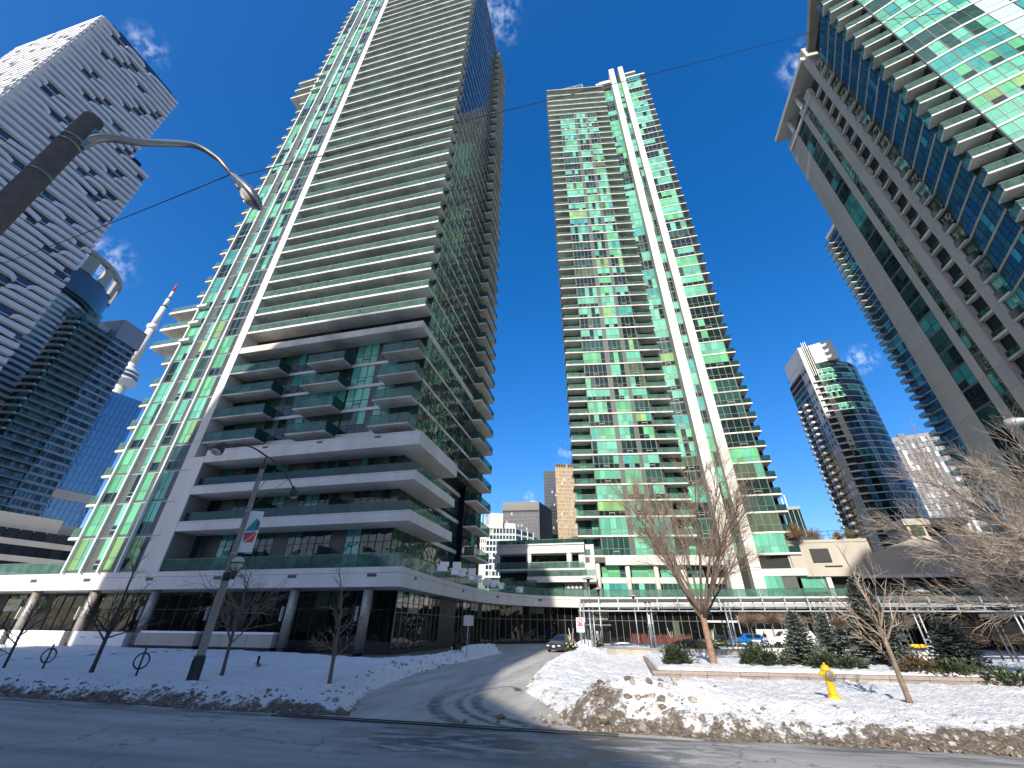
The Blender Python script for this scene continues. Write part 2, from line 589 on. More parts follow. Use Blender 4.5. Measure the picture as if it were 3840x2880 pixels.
# main entrance with its name board
we = P.wall(gl[8], gl[9])
we.box('entrance_board', 'black_metal', .2, we.L - .1, .1, .45, 2.95, 3.75)
we.box('entrance_canopy', 'mullion_grey', .2, we.L - .1, .1, 1.3, 2.45, 2.62)
for k in range(4):
    we.box('entrance_door', 'pane_lobby', .5 + k * 1.0, 1.42 + k * 1.0, .06, .12, .1, 2.4)
    we.box('door_frame', 'mullion_grey', .44 + k * 1.0, .5 + k * 1.0, .05, .14, .1, 2.42)
    if k in (1, 2):
        we.box('door_notice', 'white_concrete', .8 + k * 1.0, 1.1 + k * 1.0, .121, .126, 1.35, 1.65)
# red and white lit door of the second lobby under the far tower
w2 = P.wall((3, 80.6), (50, 80.6))
w2.box('side_entrance_frame', 'mullion_pale', 9.5, 9.62, .05, .3, .1, 3.9)
w2.box('side_entrance_frame', 'mullion_pale', 14.4, 14.52, .05, .3, .1, 3.9)
w2.box('side_entrance_frame', 'mullion_pale', 9.5, 14.5, .05, .4, 3.0, 3.3)
w2.box('lobby_blind', 'pane_olive', 4.6, 5.6, .01, .03, .6, 3.2)
w2.box('garage_wall', 'white_concrete', 16.6, 22.6, .02, .4, 0, 2.15)
w2.box('garage_opening', 'core_dark', 24.6, 27.0, .01, .08, 0, 4.0)
P.finish()


def text_on(parent_thing, name, body, wall_, s, d, z, size, m):
    cu = bpy.data.curves.new(name, 'FONT')
    cu.body = body
    cu.size = size
    cu.extrude = .01
    cu.align_x = 'CENTER'
    cu.align_y = 'CENTER'
    o = bpy.data.objects.new('lettering_src', cu)
    COL.objects.link(o)
    dg = bpy.context.evaluated_depsgraph_get()
    me = bpy.data.meshes.new_from_object(o.evaluated_get(dg))
    bpy.data.objects.remove(o)
    me.materials.clear(); me.materials.append(MATS[m])
    ob = bpy.data.objects.new(name, me)
    COL.objects.link(ob)
    ob.parent = parent_thing.e
    c = wall_.a + wall_.d * s + wall_.n * d
    ob.location = Vector((c.x, c.y, z)) - parent_thing.base
    ob.rotation_euler = (rad(90), 0, wall_.rz)
    return ob


text_on(P, 'lettering', '33 BAY STREET', we, 1.45, .462, 3.36, .34, 'mullion_pale')
text_on(P, 'lettering', '12 HARBOUR', we, 3.75, .462, 3.36, .34, 'mullion_pale')
we.box('board_divider', 'mullion_pale', 2.75, 2.79, .45, .46, 3.05, 3.68)
P.finish()

# ================================================================== near tower (left of centre)
T1 = Thing('apartment_tower', 'tallest tower left of the driveway with one white fin and long balconies', 'tower', (-37.8, 48, 6.5), 'glass apartment towers')
rng = random.Random(5)
mintmix = [('pane_mint', 5), ('pane_green', 3), ('pane_teal', 1.6), ('pane_dark', 3.4), ('pane_mid', 2.5), ('pane_olive', .8), ('pane_lime', .25)]
lowmint = [('pane_mint', 5), ('pane_green', 5), ('pane_dark', 1.6), ('pane_mid', 1.4), ('pane_lime', .5)]
darkmix = [('pane_dark', 5), ('pane_mid', 4), ('pane_teal', .6), ('pane_olive', .5)]
levels = [35.95 + 3.13 * i for i in range(7)]
top_lv = [levels[-1] + 3.47 * (j + 1) for j in range(30)]
lower = [9.75 - .0, 13.6, 17.4]
front = T1.wall((-45.35, 34.8), (-19.43, 34.8))
left_z = T1.wall((-56.1, 34.8), (-46.55, 34.8))
right_w = T1.wall((-19.45, 36.7), (-19.45, 54.4))
right_b = T1.wall((-18.0, 54.4), (-18.0, 61.5))
back_f = T1.wall((-45.35, 36.8), (-19.5, 36.8))
ROOF = 160.4
# solid dark heart of the tower
T1.box('core_wall', 'core_dark', -55.8, -20.85, 37.6, 61.0, 6.5, 19.1)
T1.box('core_wall', 'core_dark', -55.8, -19.85, 37.6, 61.0, 19.1, ROOF)
T1.box('core_wall', 'core_dark', -55.8, -46.6, 35.1, 37.6, 6.5, ROOF)
# white fin up the front
T1.box('fin_wall', 'white_concrete', -46.55, -45.35, 34.72, 37.4, 18.4, ROOF + 4)
T1.box('fin_wall', 'podium_concrete', -46.6, -43.9, 34.76, 37.4, 6.5, 18.4)
for z in [6.5 + 3.47 * i for i in range(46)]:
    T1.box('fin_joint', 'mullion_grey', -46.56, -45.34, 34.712, 34.9, z, z + .025)
# floor bands of the low part
for z0, z1 in ((10.29, 11.26), (14.09, 15.01), (17.68, 19.15)):
    T1.prism('terrace_band', 'podium_concrete', [(-43.9, 34.8), (-17.83, 34.8), (-17.83, 45.7), (-20.7, 45.7), (-20.7, 37.45), (-43.9, 37.45)], z0, z1)
    wq = T1.wall((-43.9, 34.8), (-17.83, 34.8))
    wq.box('band_joint', 'mullion_grey', 0, wq.L, 0, .006, z1 - .16, z1 - .135)
    if z1 > 19:
        for s_ in (.6, 7.4, 14.2, 21):
            wq.box('drain_vent', 'dark_panel', s_, s_ + .7, 0, .012, z1 - .42, z1 - .2)
for z1 in (11.26, 15.01):
    wq = T1.wall((-43.9, 35.25), (-18.3, 35.25)); guard(wq, 0, wq.L, z1, 1.0, 1.6, m='guard_dark', rail=False)
    wq = T1.wall((-18.3, 35.25), (-18.3, 45.3)); guard(wq, 0, wq.L, z1, 1.0, 1.6, m='guard_pale', rail=False)
# recessed glass of the low part
low_b = T1.wall((-43.9, 37.45), (-20.7, 37.45))
low_r = T1.wall((-20.65, 37.45), (-20.65, 54.4))
for z0, z1 in ((6.5, 10.29), (11.26, 14.09), (15.01, 17.68)):
    n = 14; ww = low_b.L / n
    for k in range(0, n):
        if k in (1, 6, 10):
            low_b.box('wall_panel', 'dark_panel', k * ww, (k + 1) * ww, -.05, .01, z0, z1)
        else:
            windows(low_b, rng, k * ww, (k + 1) * ww, z0, z1, 2, darkmix + [('pane_teal', 1)], transom=.68, vent=False)
    windows(low_r, rng, 0, low_r.L, z0, z1, 14, [('pane_mid', 1)], transom=.5, vent=False, same=.55)
    for s_ in (8.0, 16.8):
        low_b.box('privacy_screen', 'guard_dark', s_, s_ + .05, 0, 2.0, z0, z0 + 2.1)
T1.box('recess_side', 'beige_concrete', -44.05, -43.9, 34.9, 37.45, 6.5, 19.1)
for z in (10.29, 14.1, 17.7):
    T1.box('edge_beam', 'slab_concrete', -20.9, -20.45, 45.7, 54.4, z, z + .42)
# four floors of staggered box balconies
box_lv = [20.1, 23.23, 26.35, 29.47]
for i, z in enumerate(box_lv):
    zt = z + 3.13 if i < 3 else 32.67
    for (a, b) in ((-45.35, -38.2), (-34.17, -29.14), (-24.1, -19.44)):
        T1.box('balcony_slab', 'slab_concrete', a, b, 34.8, 36.8, z, z + .2)
        wq = T1.wall((a, 34.8), (b, 34.8)); guard(wq, 0.02, wq.L - .02, z + .12, 1.15, 1.3, d=.02, m='guard_glass', rail_m='mullion_dark')
        if b > -20:
            wq = T1.wall((b, 34.82), (b, 36.7)); guard(wq, 0, wq.L, z + .12, 1.15, 1.8, d=.03, m='guard_pale', rail_m='mullion_dark')
        else:
            wq = T1.wall((b, 34.82), (b, 36.7)); guard(wq, 0, wq.L, z + .12, 1.15, 1.8, d=.03, m='guard_dark', rail_m='mullion_dark')
            wq = T1.wall((a, 36.7), (a, 34.82)); guard(wq, 0, wq.L, z + .12, 1.15, 1.8, d=.03, m='guard_dark', rail_m='mullion_dark')
    back_f.box('spandrel', 'podium_concrete', 6.8, back_f.L, -.05, .12, z - .02, z + .36)
    runs = [(0, 3.4, 2, darkmix), (3.4, 7.2, 3, darkmix), (7.9, 11.2, 3, darkmix), (11.3, 16.2, 4, darkmix), (16.4, 19.4, 3, [('pane_teal', 2), ('pane_mint', 2), ('pane_mid', 1)]),
            (20.2, 22.4, 2, [('pane_teal', 2), ('pane_mint', 1), ('pane_blue', 1)]), (22.4, 25.8, 3, darkmix)]
    for a, b, n, mx in runs:
        windows(back_f, rng, a, b, z + .36, zt - .02, n, mx, transom=.4)
    for a, b in ((7.2, 7.9), (19.4, 20.2)):
        back_f.box('wall_panel', 'dark_panel', a, b, -.05, .02, z + .36, zt)
# deep band over them, carried along the right side
T1.prism('deep_band', 'slab_concrete', [(-45.35, 34.8), (-19.40, 34.8), (-19.40, 61.5), (-45.35, 61.5)], 32.67, 33.62)
allz = levels + top_lv
prev = 33.62
for i, z in enumerate(allz):
    last = i == len(allz) - 1
    nz = allz[i + 1] if not last else z + 3.4
    T1.box('floor_slab', 'slab_concrete', -45.34, -19.42, 34.8, 61.0, z, z + .31)
    guard(front, 0.03, front.L - .02, z + .28, 1.0, 1.3, d=-.02, m='guard_glass', rail=z < 90, rail_m='mullion_pale')
    wq = T1.wall((-19.46, 34.82), (-19.46, 36.6)); guard(wq, 0, wq.L, z + .28, 1.0, 1.8, m='guard_pale', rail=False)
    for s_ in (8.2, 16.6):
        front.box('privacy_screen', 'guard_dark', s_ + (i % 2) * .5, s_ + .05 + (i % 2) * .5, -2.0, -.3, z + .3, z + 2.2)
# windows behind the long balconies
zz = [33.62] + [z + .31 for z in allz]
for i in range(len(zz) - 1):
    n = 12; ww = back_f.L / n
    for k in range(n):
        m = pick(rng, darkmix + [('dark_panel', 2)])
        back_f.box('window_pane', m, k * ww + .04, (k + 1) * ww - .04, -.05, 0, zz[i], zz[i + 1] - .32)
    if zz[i] < 75:
        for k in range(n + 1):
            back_f.box('mullion', 'mullion_dark', k * ww - .04, k * ww + .04, -.06, .04, zz[i], zz[i + 1] - .32)
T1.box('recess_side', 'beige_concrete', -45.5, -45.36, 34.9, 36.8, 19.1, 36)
# right side curtain wall
fl = sorted([19.15] + box_lv + [32.67] + allz)
for i in range(len(fl)):
    z0 = fl[i] + (.3 if fl[i] != 19.15 else 0) + (.65 if fl[i] == 32.67 else 0)
    z1 = fl[i + 1] if i + 1 < len(fl) else ROOF
    if z1 - z0 < .5: continue
    windows(right_w, rng, 0, right_w.L, z0, z1, 12, [('pane_mid', 1), ('pane_dark', 2)], transom=.36, vent=False, same=.4, mw=.09, mix=('pane_mid', 'pane_dark'))
for z in box_lv:
    T1.box('edge_beam', 'slab_concrete', -19.7, -19.40, 36.7, 54.4, z - .05, z + .3)
# stacked balconies at the far end of the right side
for i, z in enumerate([9.9, 13.6, 17.0] + box_lv + [32.9] + allz[:-1]):
    T1.box('balcony_slab', 'slab_concrete', -19.8, -18.0, 54.4, 61.5, z, z + .22)
    guard(right_b, 0, right_b.L, z + .15, 1.05, 1.2, d=-.02, m='guard_glass', rail_m='mullion_dark')
    wq = T1.wall((-18.02, 61.48), (-19.4, 61.48)); guard(wq, 0, wq.L, z + .15, 1.05, 1.5, m='guard_glass', rail_m='mullion_dark')
    wq = T1.wall((-19.4, 54.4), (-18.02, 54.4)); guard(wq, 0, wq.L, z + .15, 1.05, 1.5, m='guard_dark', rail_m='mullion_dark')
wrb = T1.wall((-19.7, 54.4), (-19.7, 61.3))
bl = [6.5, 9.9, 13.6, 17.0] + box_lv + [32.9] + allz
for i in range(len(bl) - 1):
    windows(wrb, rng, 0, wrb.L, bl[i] + .2, bl[i + 1], 4, darkmix, transom=None, vent=False)
T1.box('end_wall', 'beige_concrete', -19.75, -19.5, 61.3, 61.5, 6.5, 158)
# left curtain wall with thin fins
lfl = [6.5, 9.9, 13.5, 16.9] + box_lv + [32.9] + allz
bays = [(0.05, 2.3), (2.55, 4.62), (4.88, 7.0), (7.25, 9.5)]
for i in range(len(lfl)):
    z0 = lfl[i]; z1 = lfl[i + 1] if i + 1 < len(lfl) else ROOF
    left_z.box('floor_edge', 'mullion_pale', 0, left_z.L, -.08, .03, z0 - .02, z0 + .05)
    left_z.box('spandrel', 'grey_panel', 0, left_z.L, -.06, .0, z0 + .05, z0 + .32)
    a, b = z0 + .32, z1 - .02
    mintmix_ = mintmix if z0 > 42 else lowmint
    windows(left_z, rng, bays[0][0], bays[0][1], a, b, 2, mintmix_, transom=.36, mull='mullion_grey', vent=False)
    for bi, ksp in ((1, 0), (2, 1), (3, 1)):
        s0, s1 = bays[bi]
        half = (s1 - s0) * (.45 if bi < 3 else .3)
        if ksp == 0:
            left_z.box('wall_panel', 'grey_panel', s0, s0 + half, -.05, .0, a, b); windows(left_z, rng, s0 + half, s1, a, b, 1, mintmix_, transom=.3, mull='mullion_grey', vent=False)
            left_z.box('vent_sash', 'mullion_pale', s0 + half, s1, .0, .04, a + .45, a + .52)
        else:
            windows(left_z, rng, s0, s1 - half, a, b, 1 if bi == 2 else 2, mintmix_, transom=.36, mull='mullion_grey', vent=False)
            left_z.box('wall_panel', 'grey_panel' if bi == 2 else 'dark_panel', s1 - half, s1, -.05, .0, a, b)
        left_z.box('panel_joint', 'mullion_grey', s0, s1, -.02, .015, a + .95, a + .99)
for s_ in (-.02, 2.42, 4.75, 7.12):
    left_z.box('thin_fin', 'fin_metal', s_ - .11, s_ + .11, -.05, .34, 6.5, ROOF + 1)
# short balconies on the far left side
for i, z in enumerate(lfl[1:]):
    big = (33 < z < 42.6) or (104 < z < 115.5) or z > 159
    u0 = -61.75 if big else -58.45
    T1.box('balcony_slab', 'slab_concrete', u0, -56.12, 34.95 if not big else 34.6, 40.5, z, z + (.28 if not big else .4))
    wq = T1.wall((u0 + .04, 35.0 if not big else 34.66), (-56.3 if not big else -54.6, 35.0 if not big else 34.66)); guard(wq, 0, wq.L, z + .24, 1.05, 1.2, m='guard_pale', rail=False)
    wq = T1.wall((u0 + .04, 40.4), (u0 + .04, 35.0)); guard(wq, 0, wq.L, z + .24, 1.05, 1.3, m='guard_pale', rail=False)
    if big:
        T1.box('balcony_slab', 'slab_concrete', -56.1, -54.4, 34.1, 34.78, z, z + .4)
T1.box('roof_slab', 'white_concrete', -56.4, -19.2, 34.6, 61.6, ROOF, ROOF + .5)
T1.finish()

# ================================================================== middle tower
T2 = Thing('apartment_tower', 'slender tower with twin white fins behind the bare tree, fully in view', 'tower', (12, 92, 6.5), 'glass apartment towers')
rng = random.Random(21)
mint2 = [('pane_mint', 6), ('pane_green', 2.2), ('pane_dark', 4.2), ('pane_mid', 2.5), ('pane_lime', .4), ('pane_olive', .8), ('pane_teal', 1)]
wa = T2.wall((-6.47, 81.24), (15.15, 84.6))
S_ = {k: wa.at_az(v) for k, v in dict(g0=11.91, p1=15.35, p1b=16.02, p2=18.12, p2b=18.68, g1=20.71).items()}
ws = T2.wall((15.2, 86.4), (18.35, 86.4))
wm = T2.wall((20.15, 84.7), (21.85, 84.7))
wr = T2.wall((23.57, 83.95), (28.87, 83.95))
lo2 = [13.2, 16.7, 20.2] + [23.3 + 3.13 * i for i in range(10)]          # slab undersides
hi2 = [lo2[-1] + 3.475 * (j + 1) for j in range(33)]
hi2 = [z for z in hi2 if z < 164]
pent = [166.3, 169.5, 173.1, 176.6, 180.6, 185.1]
lv2 = lo2 + hi2 + pent
# bodies
T2.prism('core_wall', 'core_dark', [(-6.2, 84.2), (15, 87.4), (18.6, 86.9), (18.6, 85.2), (23.4, 85.2), (28.6, 84.6), (28.6, 104), (-6.2, 104)], 6.5, 185)
T2.prism('core_wall', 'core_dark', [(-1.9, 82.35), (11.2, 84.4), (11.2, 87.5), (-1.9, 85.5)], 13, 165.5)
# recess sides
for z0, z1 in zip(lv2, lv2[1:] + [188.6]):
    wa.box('floor_slab', 'slab_concrete', -.15, wa.L + .1, -5, .16, z0, z0 + .3)
    pz = z0 >= 166
    a, b = z0 + .3, z1
    if pz:
        if z0 < 184:
            n = 11
            for k in range(n):
                wa.box('window_pane', pick(rng, darkmix), 1.2 + k * 1.8, 2.9 + k * 1.8, -2.1, -2.04, a, b)
            guard(wa, .1, wa.L - .1, a, 1.0, 1.4, d=.12, m='guard_pale', rail=False)
    else:
        for s0, s1 in ((.1, S_['g0']), (S_['g1'], wa.L)):
            for k in range(3):
                w_ = (s1 - s0) / 3
                wa.box('window_pane', pick(rng, [('pane_dark', 4), ('pane_mid', 3), ('pane_teal', 1)] + ([('pane_mint', 3)] if z0 < 60 else [])), s0 + k * w_ + .04, s0 + (k + 1) * w_ - .04, -2.3, -2.24, a, b)
                if z0 < 70: wa.box('mullion', 'mullion_dark', s0 + k * w_ - .03, s0 + k * w_ + .04, -2.3, -2.2, a, b)
            guard(wa, s0, s1, a - .05, 1.05, 1.3, d=.14, m='guard_glass', rail=z0 < 60)
        wa.box('recess_side', 'grey_panel', S_['g0'] - .18, S_['g0'], -2.3, .02, a, b)
        wa.box('recess_side', 'grey_panel', S_['g1'], S_['g1'] + .18, -2.3, .02, a, b)
        mull = 'mullion_grey'
        windows(wa, rng, S_['g0'], S_['p1'], a, b, 5, mint2, transom=.36, mull=mull)
        windows(wa, rng, S_['p1b'], S_['p2'], a, b, 3, mint2, transom=.36, mull=mull)
        windows(wa, rng, S_['p2b'], S_['g1'], a, b, 3, mint2, transom=.36, mull=mull)
        wa.box('pier_panel', 'grey_panel', S_['p1'], S_['p1b'], -.06, .02, a, b)
        wa.box('pier_panel', 'grey_panel', S_['p2'], S_['p2b'], -.06, .02, a, b)
for i, (z0, z1) in enumerate(zip(lv2, lv2[1:])):
    a, b = z0 + .05, z1 - .02
    ws.box('floor_edge', 'grey_panel', 0, ws.L, -.05, .03, z0 - .15, z0 + .12)
    windows(ws, rng, 0, ws.L, z0 + .12, z1 - .15, 3, mint2, transom=.36, mull='mullion_grey')
    wm.box('floor_edge', 'grey_panel', 0, wm.L, -.05, .03, z0 - .15, z0 + .12)
    windows(wm, rng, 0, wm.L, z0 + .12, z1 - .15, 2, mint2, transom=.36, mull='mullion_grey', vent=False)
    wr.box('floor_slab', 'slab_concrete', 0, wr.L + 1.85, -4, .12, z0, z0 + .3)
    windows(wr, rng, 0, wr.L, z0 + .3, z1, 4, mint2, transom=.36, mull='mullion_grey', vent=i % 3 == 0)
    wr.box('end_pier', 'grey_panel', wr.L, wr.L + .16, -3.8, .05, z0 + .3, z1)
    if z0 < 181:
        guard(wr, wr.L + .2, wr.L + 1.82, z0 + .25, 1.1, 1.6, d=.1, m='guard_dark', rail_m='mullion_dark')
        wq = T2.wall((30.7, 83.86), (30.7, 86.2)); guard(wq, 0, wq.L, z0 + .25, 1.1, 1.2, m='guard_dark', rail_m='mullion_dark')
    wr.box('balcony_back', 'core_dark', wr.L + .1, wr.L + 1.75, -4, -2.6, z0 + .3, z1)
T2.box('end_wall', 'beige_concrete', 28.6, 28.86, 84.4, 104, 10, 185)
# the two white fins, panel by panel
zf = [6.5] + [lo2[0]] + lo2[1:] + hi2 + [166.3, 169.8, 173.3, 176.8, 180.3, 183.8, 187.3, 190.5, 193.6]
for a, b in zip(zf, zf[1:]):
    T2.box('fin_panel', 'white_concrete', 18.3, 20.2, 83.0, 87.2, a + .012, b - .012)
    T2.box('fin_panel', 'white_concrete', 21.85, 23.57, 83.0, 87.2, a + .012, b - .012)
# roof pieces
T2.box('roof_slab', 'white_concrete', 12.6, 18.3, 84.2, 100, 186.2, 187.4)
T2.box('roof_slab', 'white_concrete', 14.3, 18.3, 85.6, 99, 190.2, 191.2)
T2.box('roof_slab', 'white_concrete', 23.57, 30.9, 83.9, 100, 185.6, 186.4)
T2.box('roof_slab', 'white_concrete', 23.57, 28.2, 84.6, 100, 190.4, 191.2)
T2.box('roof_room', 'grey_panel', 14.6, 28.0, 86.5, 98, 185.5, 190.4)
T2.box('roof_room', 'pane_far', 20.2, 21.85, 84.9, 86, 185, 192)
T2.box('roof_screen', 'guard_pale', -1.6, 7.6, 84.5, 84.6, 185.4, 190.6)
T2.box('roof_screen', 'guard_pale', 7.5, 7.6, 84.6, 92, 185.4, 190.6)
for u in (-1.6, 1.4, 4.5, 7.5):
    T2.box('screen_post', 'mullion_pale', u, u + .12, 84.4, 84.5, 185.4, 190.7)
T2.box('screen_post', 'mullion_pale', -1.6, 7.6, 84.4, 84.5, 190.55, 190.75)
# base storeys with round columns
wa.box('transfer_band', 'white_concrete', S_['g0'] + .3, wa.L + 3.2, -3, .2, 11.9, 13.2)
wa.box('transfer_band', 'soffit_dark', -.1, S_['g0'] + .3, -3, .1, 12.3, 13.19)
wb = T2.wall((-6.4, 82.4), (15.1, 85.76))
for zz0, zz1 in ((6.5, 9.0), (9.95, 11.9)):
    for (a, b, n) in ((3.6, 7.8, 4), (8.9, 12.7, 4), (14.0, 17.4, 4), (18.4, 21.4, 3)):
        windows(wb, rng, a, b, zz0, zz1, n, [('pane_mint', 4), ('pane_green', 3), ('pane_mid', 2), ('pane_teal', 1)], transom=.4, mull='mullion_grey', vent=False)
wb.box('storey_band', 'white_concrete', -.2, wb.L + 2.9, -2, .06, 9.0, 9.95)
wb.box('pier_panel', 'white_concrete', 17.4, 18.4, -.5, .05, 6.5, 12)
T2.box('base_wall', 'core_dark', -6, 15.1, 86.2, 88, 6.5, 13)
for s_ in (.55, 3.05, 8.35, 13.35):
    c = wa.a + wa.d * s_ - wa.n * .55
    cyl(T2, 'column', 'white_concrete', c.x, c.y, 6.5, 12.3, .43)
guard(wb, .8, 2.8, 9.95, 1.0, 1.0, d=.1, m='guard_dark')
T2.box('base_panel', 'grey_panel', 25.9, 28.8, 84.0, 84.4, 6.5, 10.4)
T2.box('storey_band', 'white_concrete', 23.57, 30.6, 83.8, 88, 9.9, 11.0)
windows(wr, rng, 0, 2.9, 6.5, 9.9, 3, [('pane_mint', 1)], transom=.3, mull='mullion_grey', vent=False, d=.1)
wq = T2.wall((29.6, 84.6), (33.2, 84.6)); windows(wq, rng, 0, 3.4, 6.5, 9.8, 3, [('pane_mint', 1)], transom=.3, mull='mullion_grey', vent=False)
T2.finish()

# ================================================================== low link building between the two towers
LK = Thing('link_building', 'low terraced building with three round columns between the two nearest towers', 'building', (-7, 88, 6.5))
LK.box('roof_fascia', 'podium_concrete', -22, -5.6, 80.2, 83, 13.9, 15.3)
LK.box('roof_cap', 'podium_concrete', -22, -5.5, 80.0, 83, 15.3, 15.55)
LK.box('terrace_slab', 'podium_concrete', -22, -5.55, 80.1, 83, 11.0, 11.3)
LK.box('back_wall', 'core_dark', -22, -5.6, 83.0, 95, 6.5, 13.9)
LK.box('end_wall', 'podium_concrete', -6.7, -5.55, 80.8, 83, 11.3, 13.9)
wk = LK.wall((-22, 82.9), (-6.7, 82.9))
windows(wk, rng, 0, wk.L, 11.3, 13.9, 14, [('pane_dark', 2), ('pane_mid', 2), ('pane_olive', 1)], transom=None, vent=False)
for u in (-22, -15.9, -8.4):
    cyl(LK, 'column', 'podium_concrete', u, 80.7, 11.3, 13.9, .5)
wk2 = LK.wall((-22, 80.2), (-5.7, 80.2)); guard(wk2, 0, wk2.L, 11.3, 1.05, 1.4, m='guard_pale', rail_m='mullion_pale')
LK.box('terrace_band', 'podium_concrete', -16, -3.8, 79.2, 83, 9.0, 9.9)
wk3 = LK.wall((-16, 79.25), (-3.8, 79.25)); guard(wk3, 0, wk3.L, 9.9, 1.0, 1.5, m='guard_pale', rail_m='mullion_pale')
wk4 = LK.wall((-16, 80.6), (-4, 80.6))
LK.box('service_wall', 'grey_panel', -9.5, -6.4, 80.5, 83, 6.5, 9.0)
for k in range(4):
    wk4.box('wall_vent', 'white_concrete', 7.0 + k * .72, 7.36 + k * .72, .1, .16, 8.05, 8.5)
windows(wk4, rng, 1, 6.2, 6.5, 9, 4, [('pane_mid', 2), ('pane_teal', 1)], transom=None, vent=False)
LK.box('step_wall', 'podium_concrete', -5.5, -3.9, 81.4, 83.5, 9.9, 15.4)
wk5 = LK.wall((-22, 81), (-5.5, 81)); guard(wk5, 0, wk5.L, 15.55, .9, 1.8, m='guard_dark')
LK.finish()

# ================================================================== right wing
RW = Thing('service_building', 'pale concrete wing with a black louvre beside the middle tower', 'building', (40, 92, 6.5))
RW.box('wall', 'beige_concrete', 28.9, 41.2, 84.2, 97, 11.0, 15.0)
RW.box('roof_cap', 'beige_concrete', 28.9, 41.1, 84.1, 97, 15.0, 15.45)
RW.box('wall_base', 'beige_concrete', 30.4, 52, 83.9, 97, 9.75, 11.05)
RW.box('louvre_frame', 'black_metal', 32.1, 34.9, 84.0, 84.25, 11.9, 14.0)
for k in range(12):
    RW.box('louvre_slat', 'louver', 32.15, 34.85, 83.95, 84.05, 11.95 + k * .17, 12.06 + k * .17)
RW.box('slot_vent', 'black_metal', 33.6, 36.2, 84.1, 84.25, 11.15, 11.35)
RW.box('undercroft', 'core_dark', 30.4, 52, 86, 97, 5, 9.75)
RW.box('undercroft_pier', 'podium_concrete', 33.2, 33.9, 84.2, 85, 6.5, 9.75)
RW.box('roof_gravel_edge', 'dark_panel', 28.9, 34, 85, 90, 15.45, 16.0)
wq = RW.wall((34, 84.6), (43, 84.6))
for s_ in range(0, 8, 2):
    wq.box('roof_rail_post', 'black_metal', s_, s_ + .06, 0, .06, 15.45, 16.9)
wq.box('roof_rail', 'black_metal', 0, 7, 0, .06, 16.85, 16.92)
wq.box('roof_rail', 'black_metal', 0, 7, 0, .06, 16.2, 16.25)
RW.finish()

# ================================================================== right tower
T3 = Thing('apartment_tower', 'dark sided tower on the right edge with a curved green glass front', 'tower', (58, 62, 0), 'glass apartment towers')
rng = random.Random(33)
lvl3 = []
z = 9.4
while z < 62: lvl3.append(z); z += 3.13
while z < 98: lvl3.append(z); z += 3.4
ROOF3 = 101.0
U3 = 50.6
def vaz(az, u=U3):
    return u / math.tan(rad(az) - G)
wl3 = T3.wall((U3, 84.2), (U3, 50.0))     # side wall seen on the left, from far to near
def sv(az): return 84.2 - vaz(az)
body = [(U3 + .6, 68.4), (U3 + .6, 51), (60, 49), (80, 49), (80, 68.4)]
T3.prism('core_wall', 'core_dark', body, 0, ROOF3)
# concrete strips
sA0, sA1 = sv(49.96), sv(51.79)
sB0, sB1 = sv(53.25), sv(53.9)
sC0, sC1 = sv(54.75), sv(55.68)
sD0, sD1 = sv(57.05), sv(57.9)
zz3 = [0] + lvl3 + [ROOF3]
for i, (a, b) in enumerate(zip(zz3, zz3[1:])):
    if b < 103: wl3.box('wall_panel', 'beige_concrete', sA0, sA1, -.5, .05, a + .012, b - .012)
    if b < 106: wl3.box('wall_panel', 'beige_concrete', sB0, sB1, -.5, .08, a + .012, b - .012)
    wl3.box('wall_panel', 'beige_concrete', sC0, sC1, -1.5, .3, a + .012, b - .012)
    wl3.box('wall_panel', 'beige_concrete', sD0, sD1, -.5, .25, a + .012, b - .012)
pg = [('pane_shade', 4), ('pane_dark', 3), ('pane_teal', 1.4), ('pane_olive', 1.5)]
for i, z0 in enumerate(lvl3):
    z1 = lvl3[i + 1] if i + 1 < len(lvl3) else ROOF3
    wl3.box('floor_edge', 'grey_panel', sA1, sB0, -.3, .02, z0, z0 + .34)
    windows(wl3, rng, sA1, sB0, z0 + .34, z1, 2, pg, transom=.35, d=0)
    wl3.box('floor_edge', 'grey_panel', sB1, sC0, -.3, .02, z0, z0 + .3)
    windows(wl3, rng, sB1, (sB1 + sC0) / 2, z0 + .34, z1, 1, pg + [('pane_teal', 2)], transom=.35)
    wl3.box('wall_panel', 'pane_olive', (sB1 + sC0) / 2 + .05, sC0, -.06, .03, z0 + .3 + (z1 - z0) * .35, z1)
    wl3.box('wall_panel', 'pane_olive', (sB1 + sC0) / 2 + .05, sC0, -.06, .03, z0 + .38, z0 + .38 + (z1 - z0) * .13)
    wl3.box('wall_panel', 'pane_olive', (sB1 + sC0) / 2 + .05, sC0, -.06, .03, z0 + .38 + (z1 - z0) * .16, z0 + .28 + (z1 - z0) * .33)
    # deep recessed balconies between the strips
    wl3.box('balcony_slab', 'slab_concrete', sC1, sD0, -2.2, .0, z0, z0 + .36)
    guard(wl3, sC1, sD0, z0 + .36, .8, 1.2, d=-.2, m='guard_dark', rail=False)
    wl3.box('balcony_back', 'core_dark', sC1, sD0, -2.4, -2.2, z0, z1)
    wl3.box('balcony_back', pick(rng, pg), sC1 + .6, sD0 - .4, -2.2, -2.15, z0 + .45, z1 - .3)
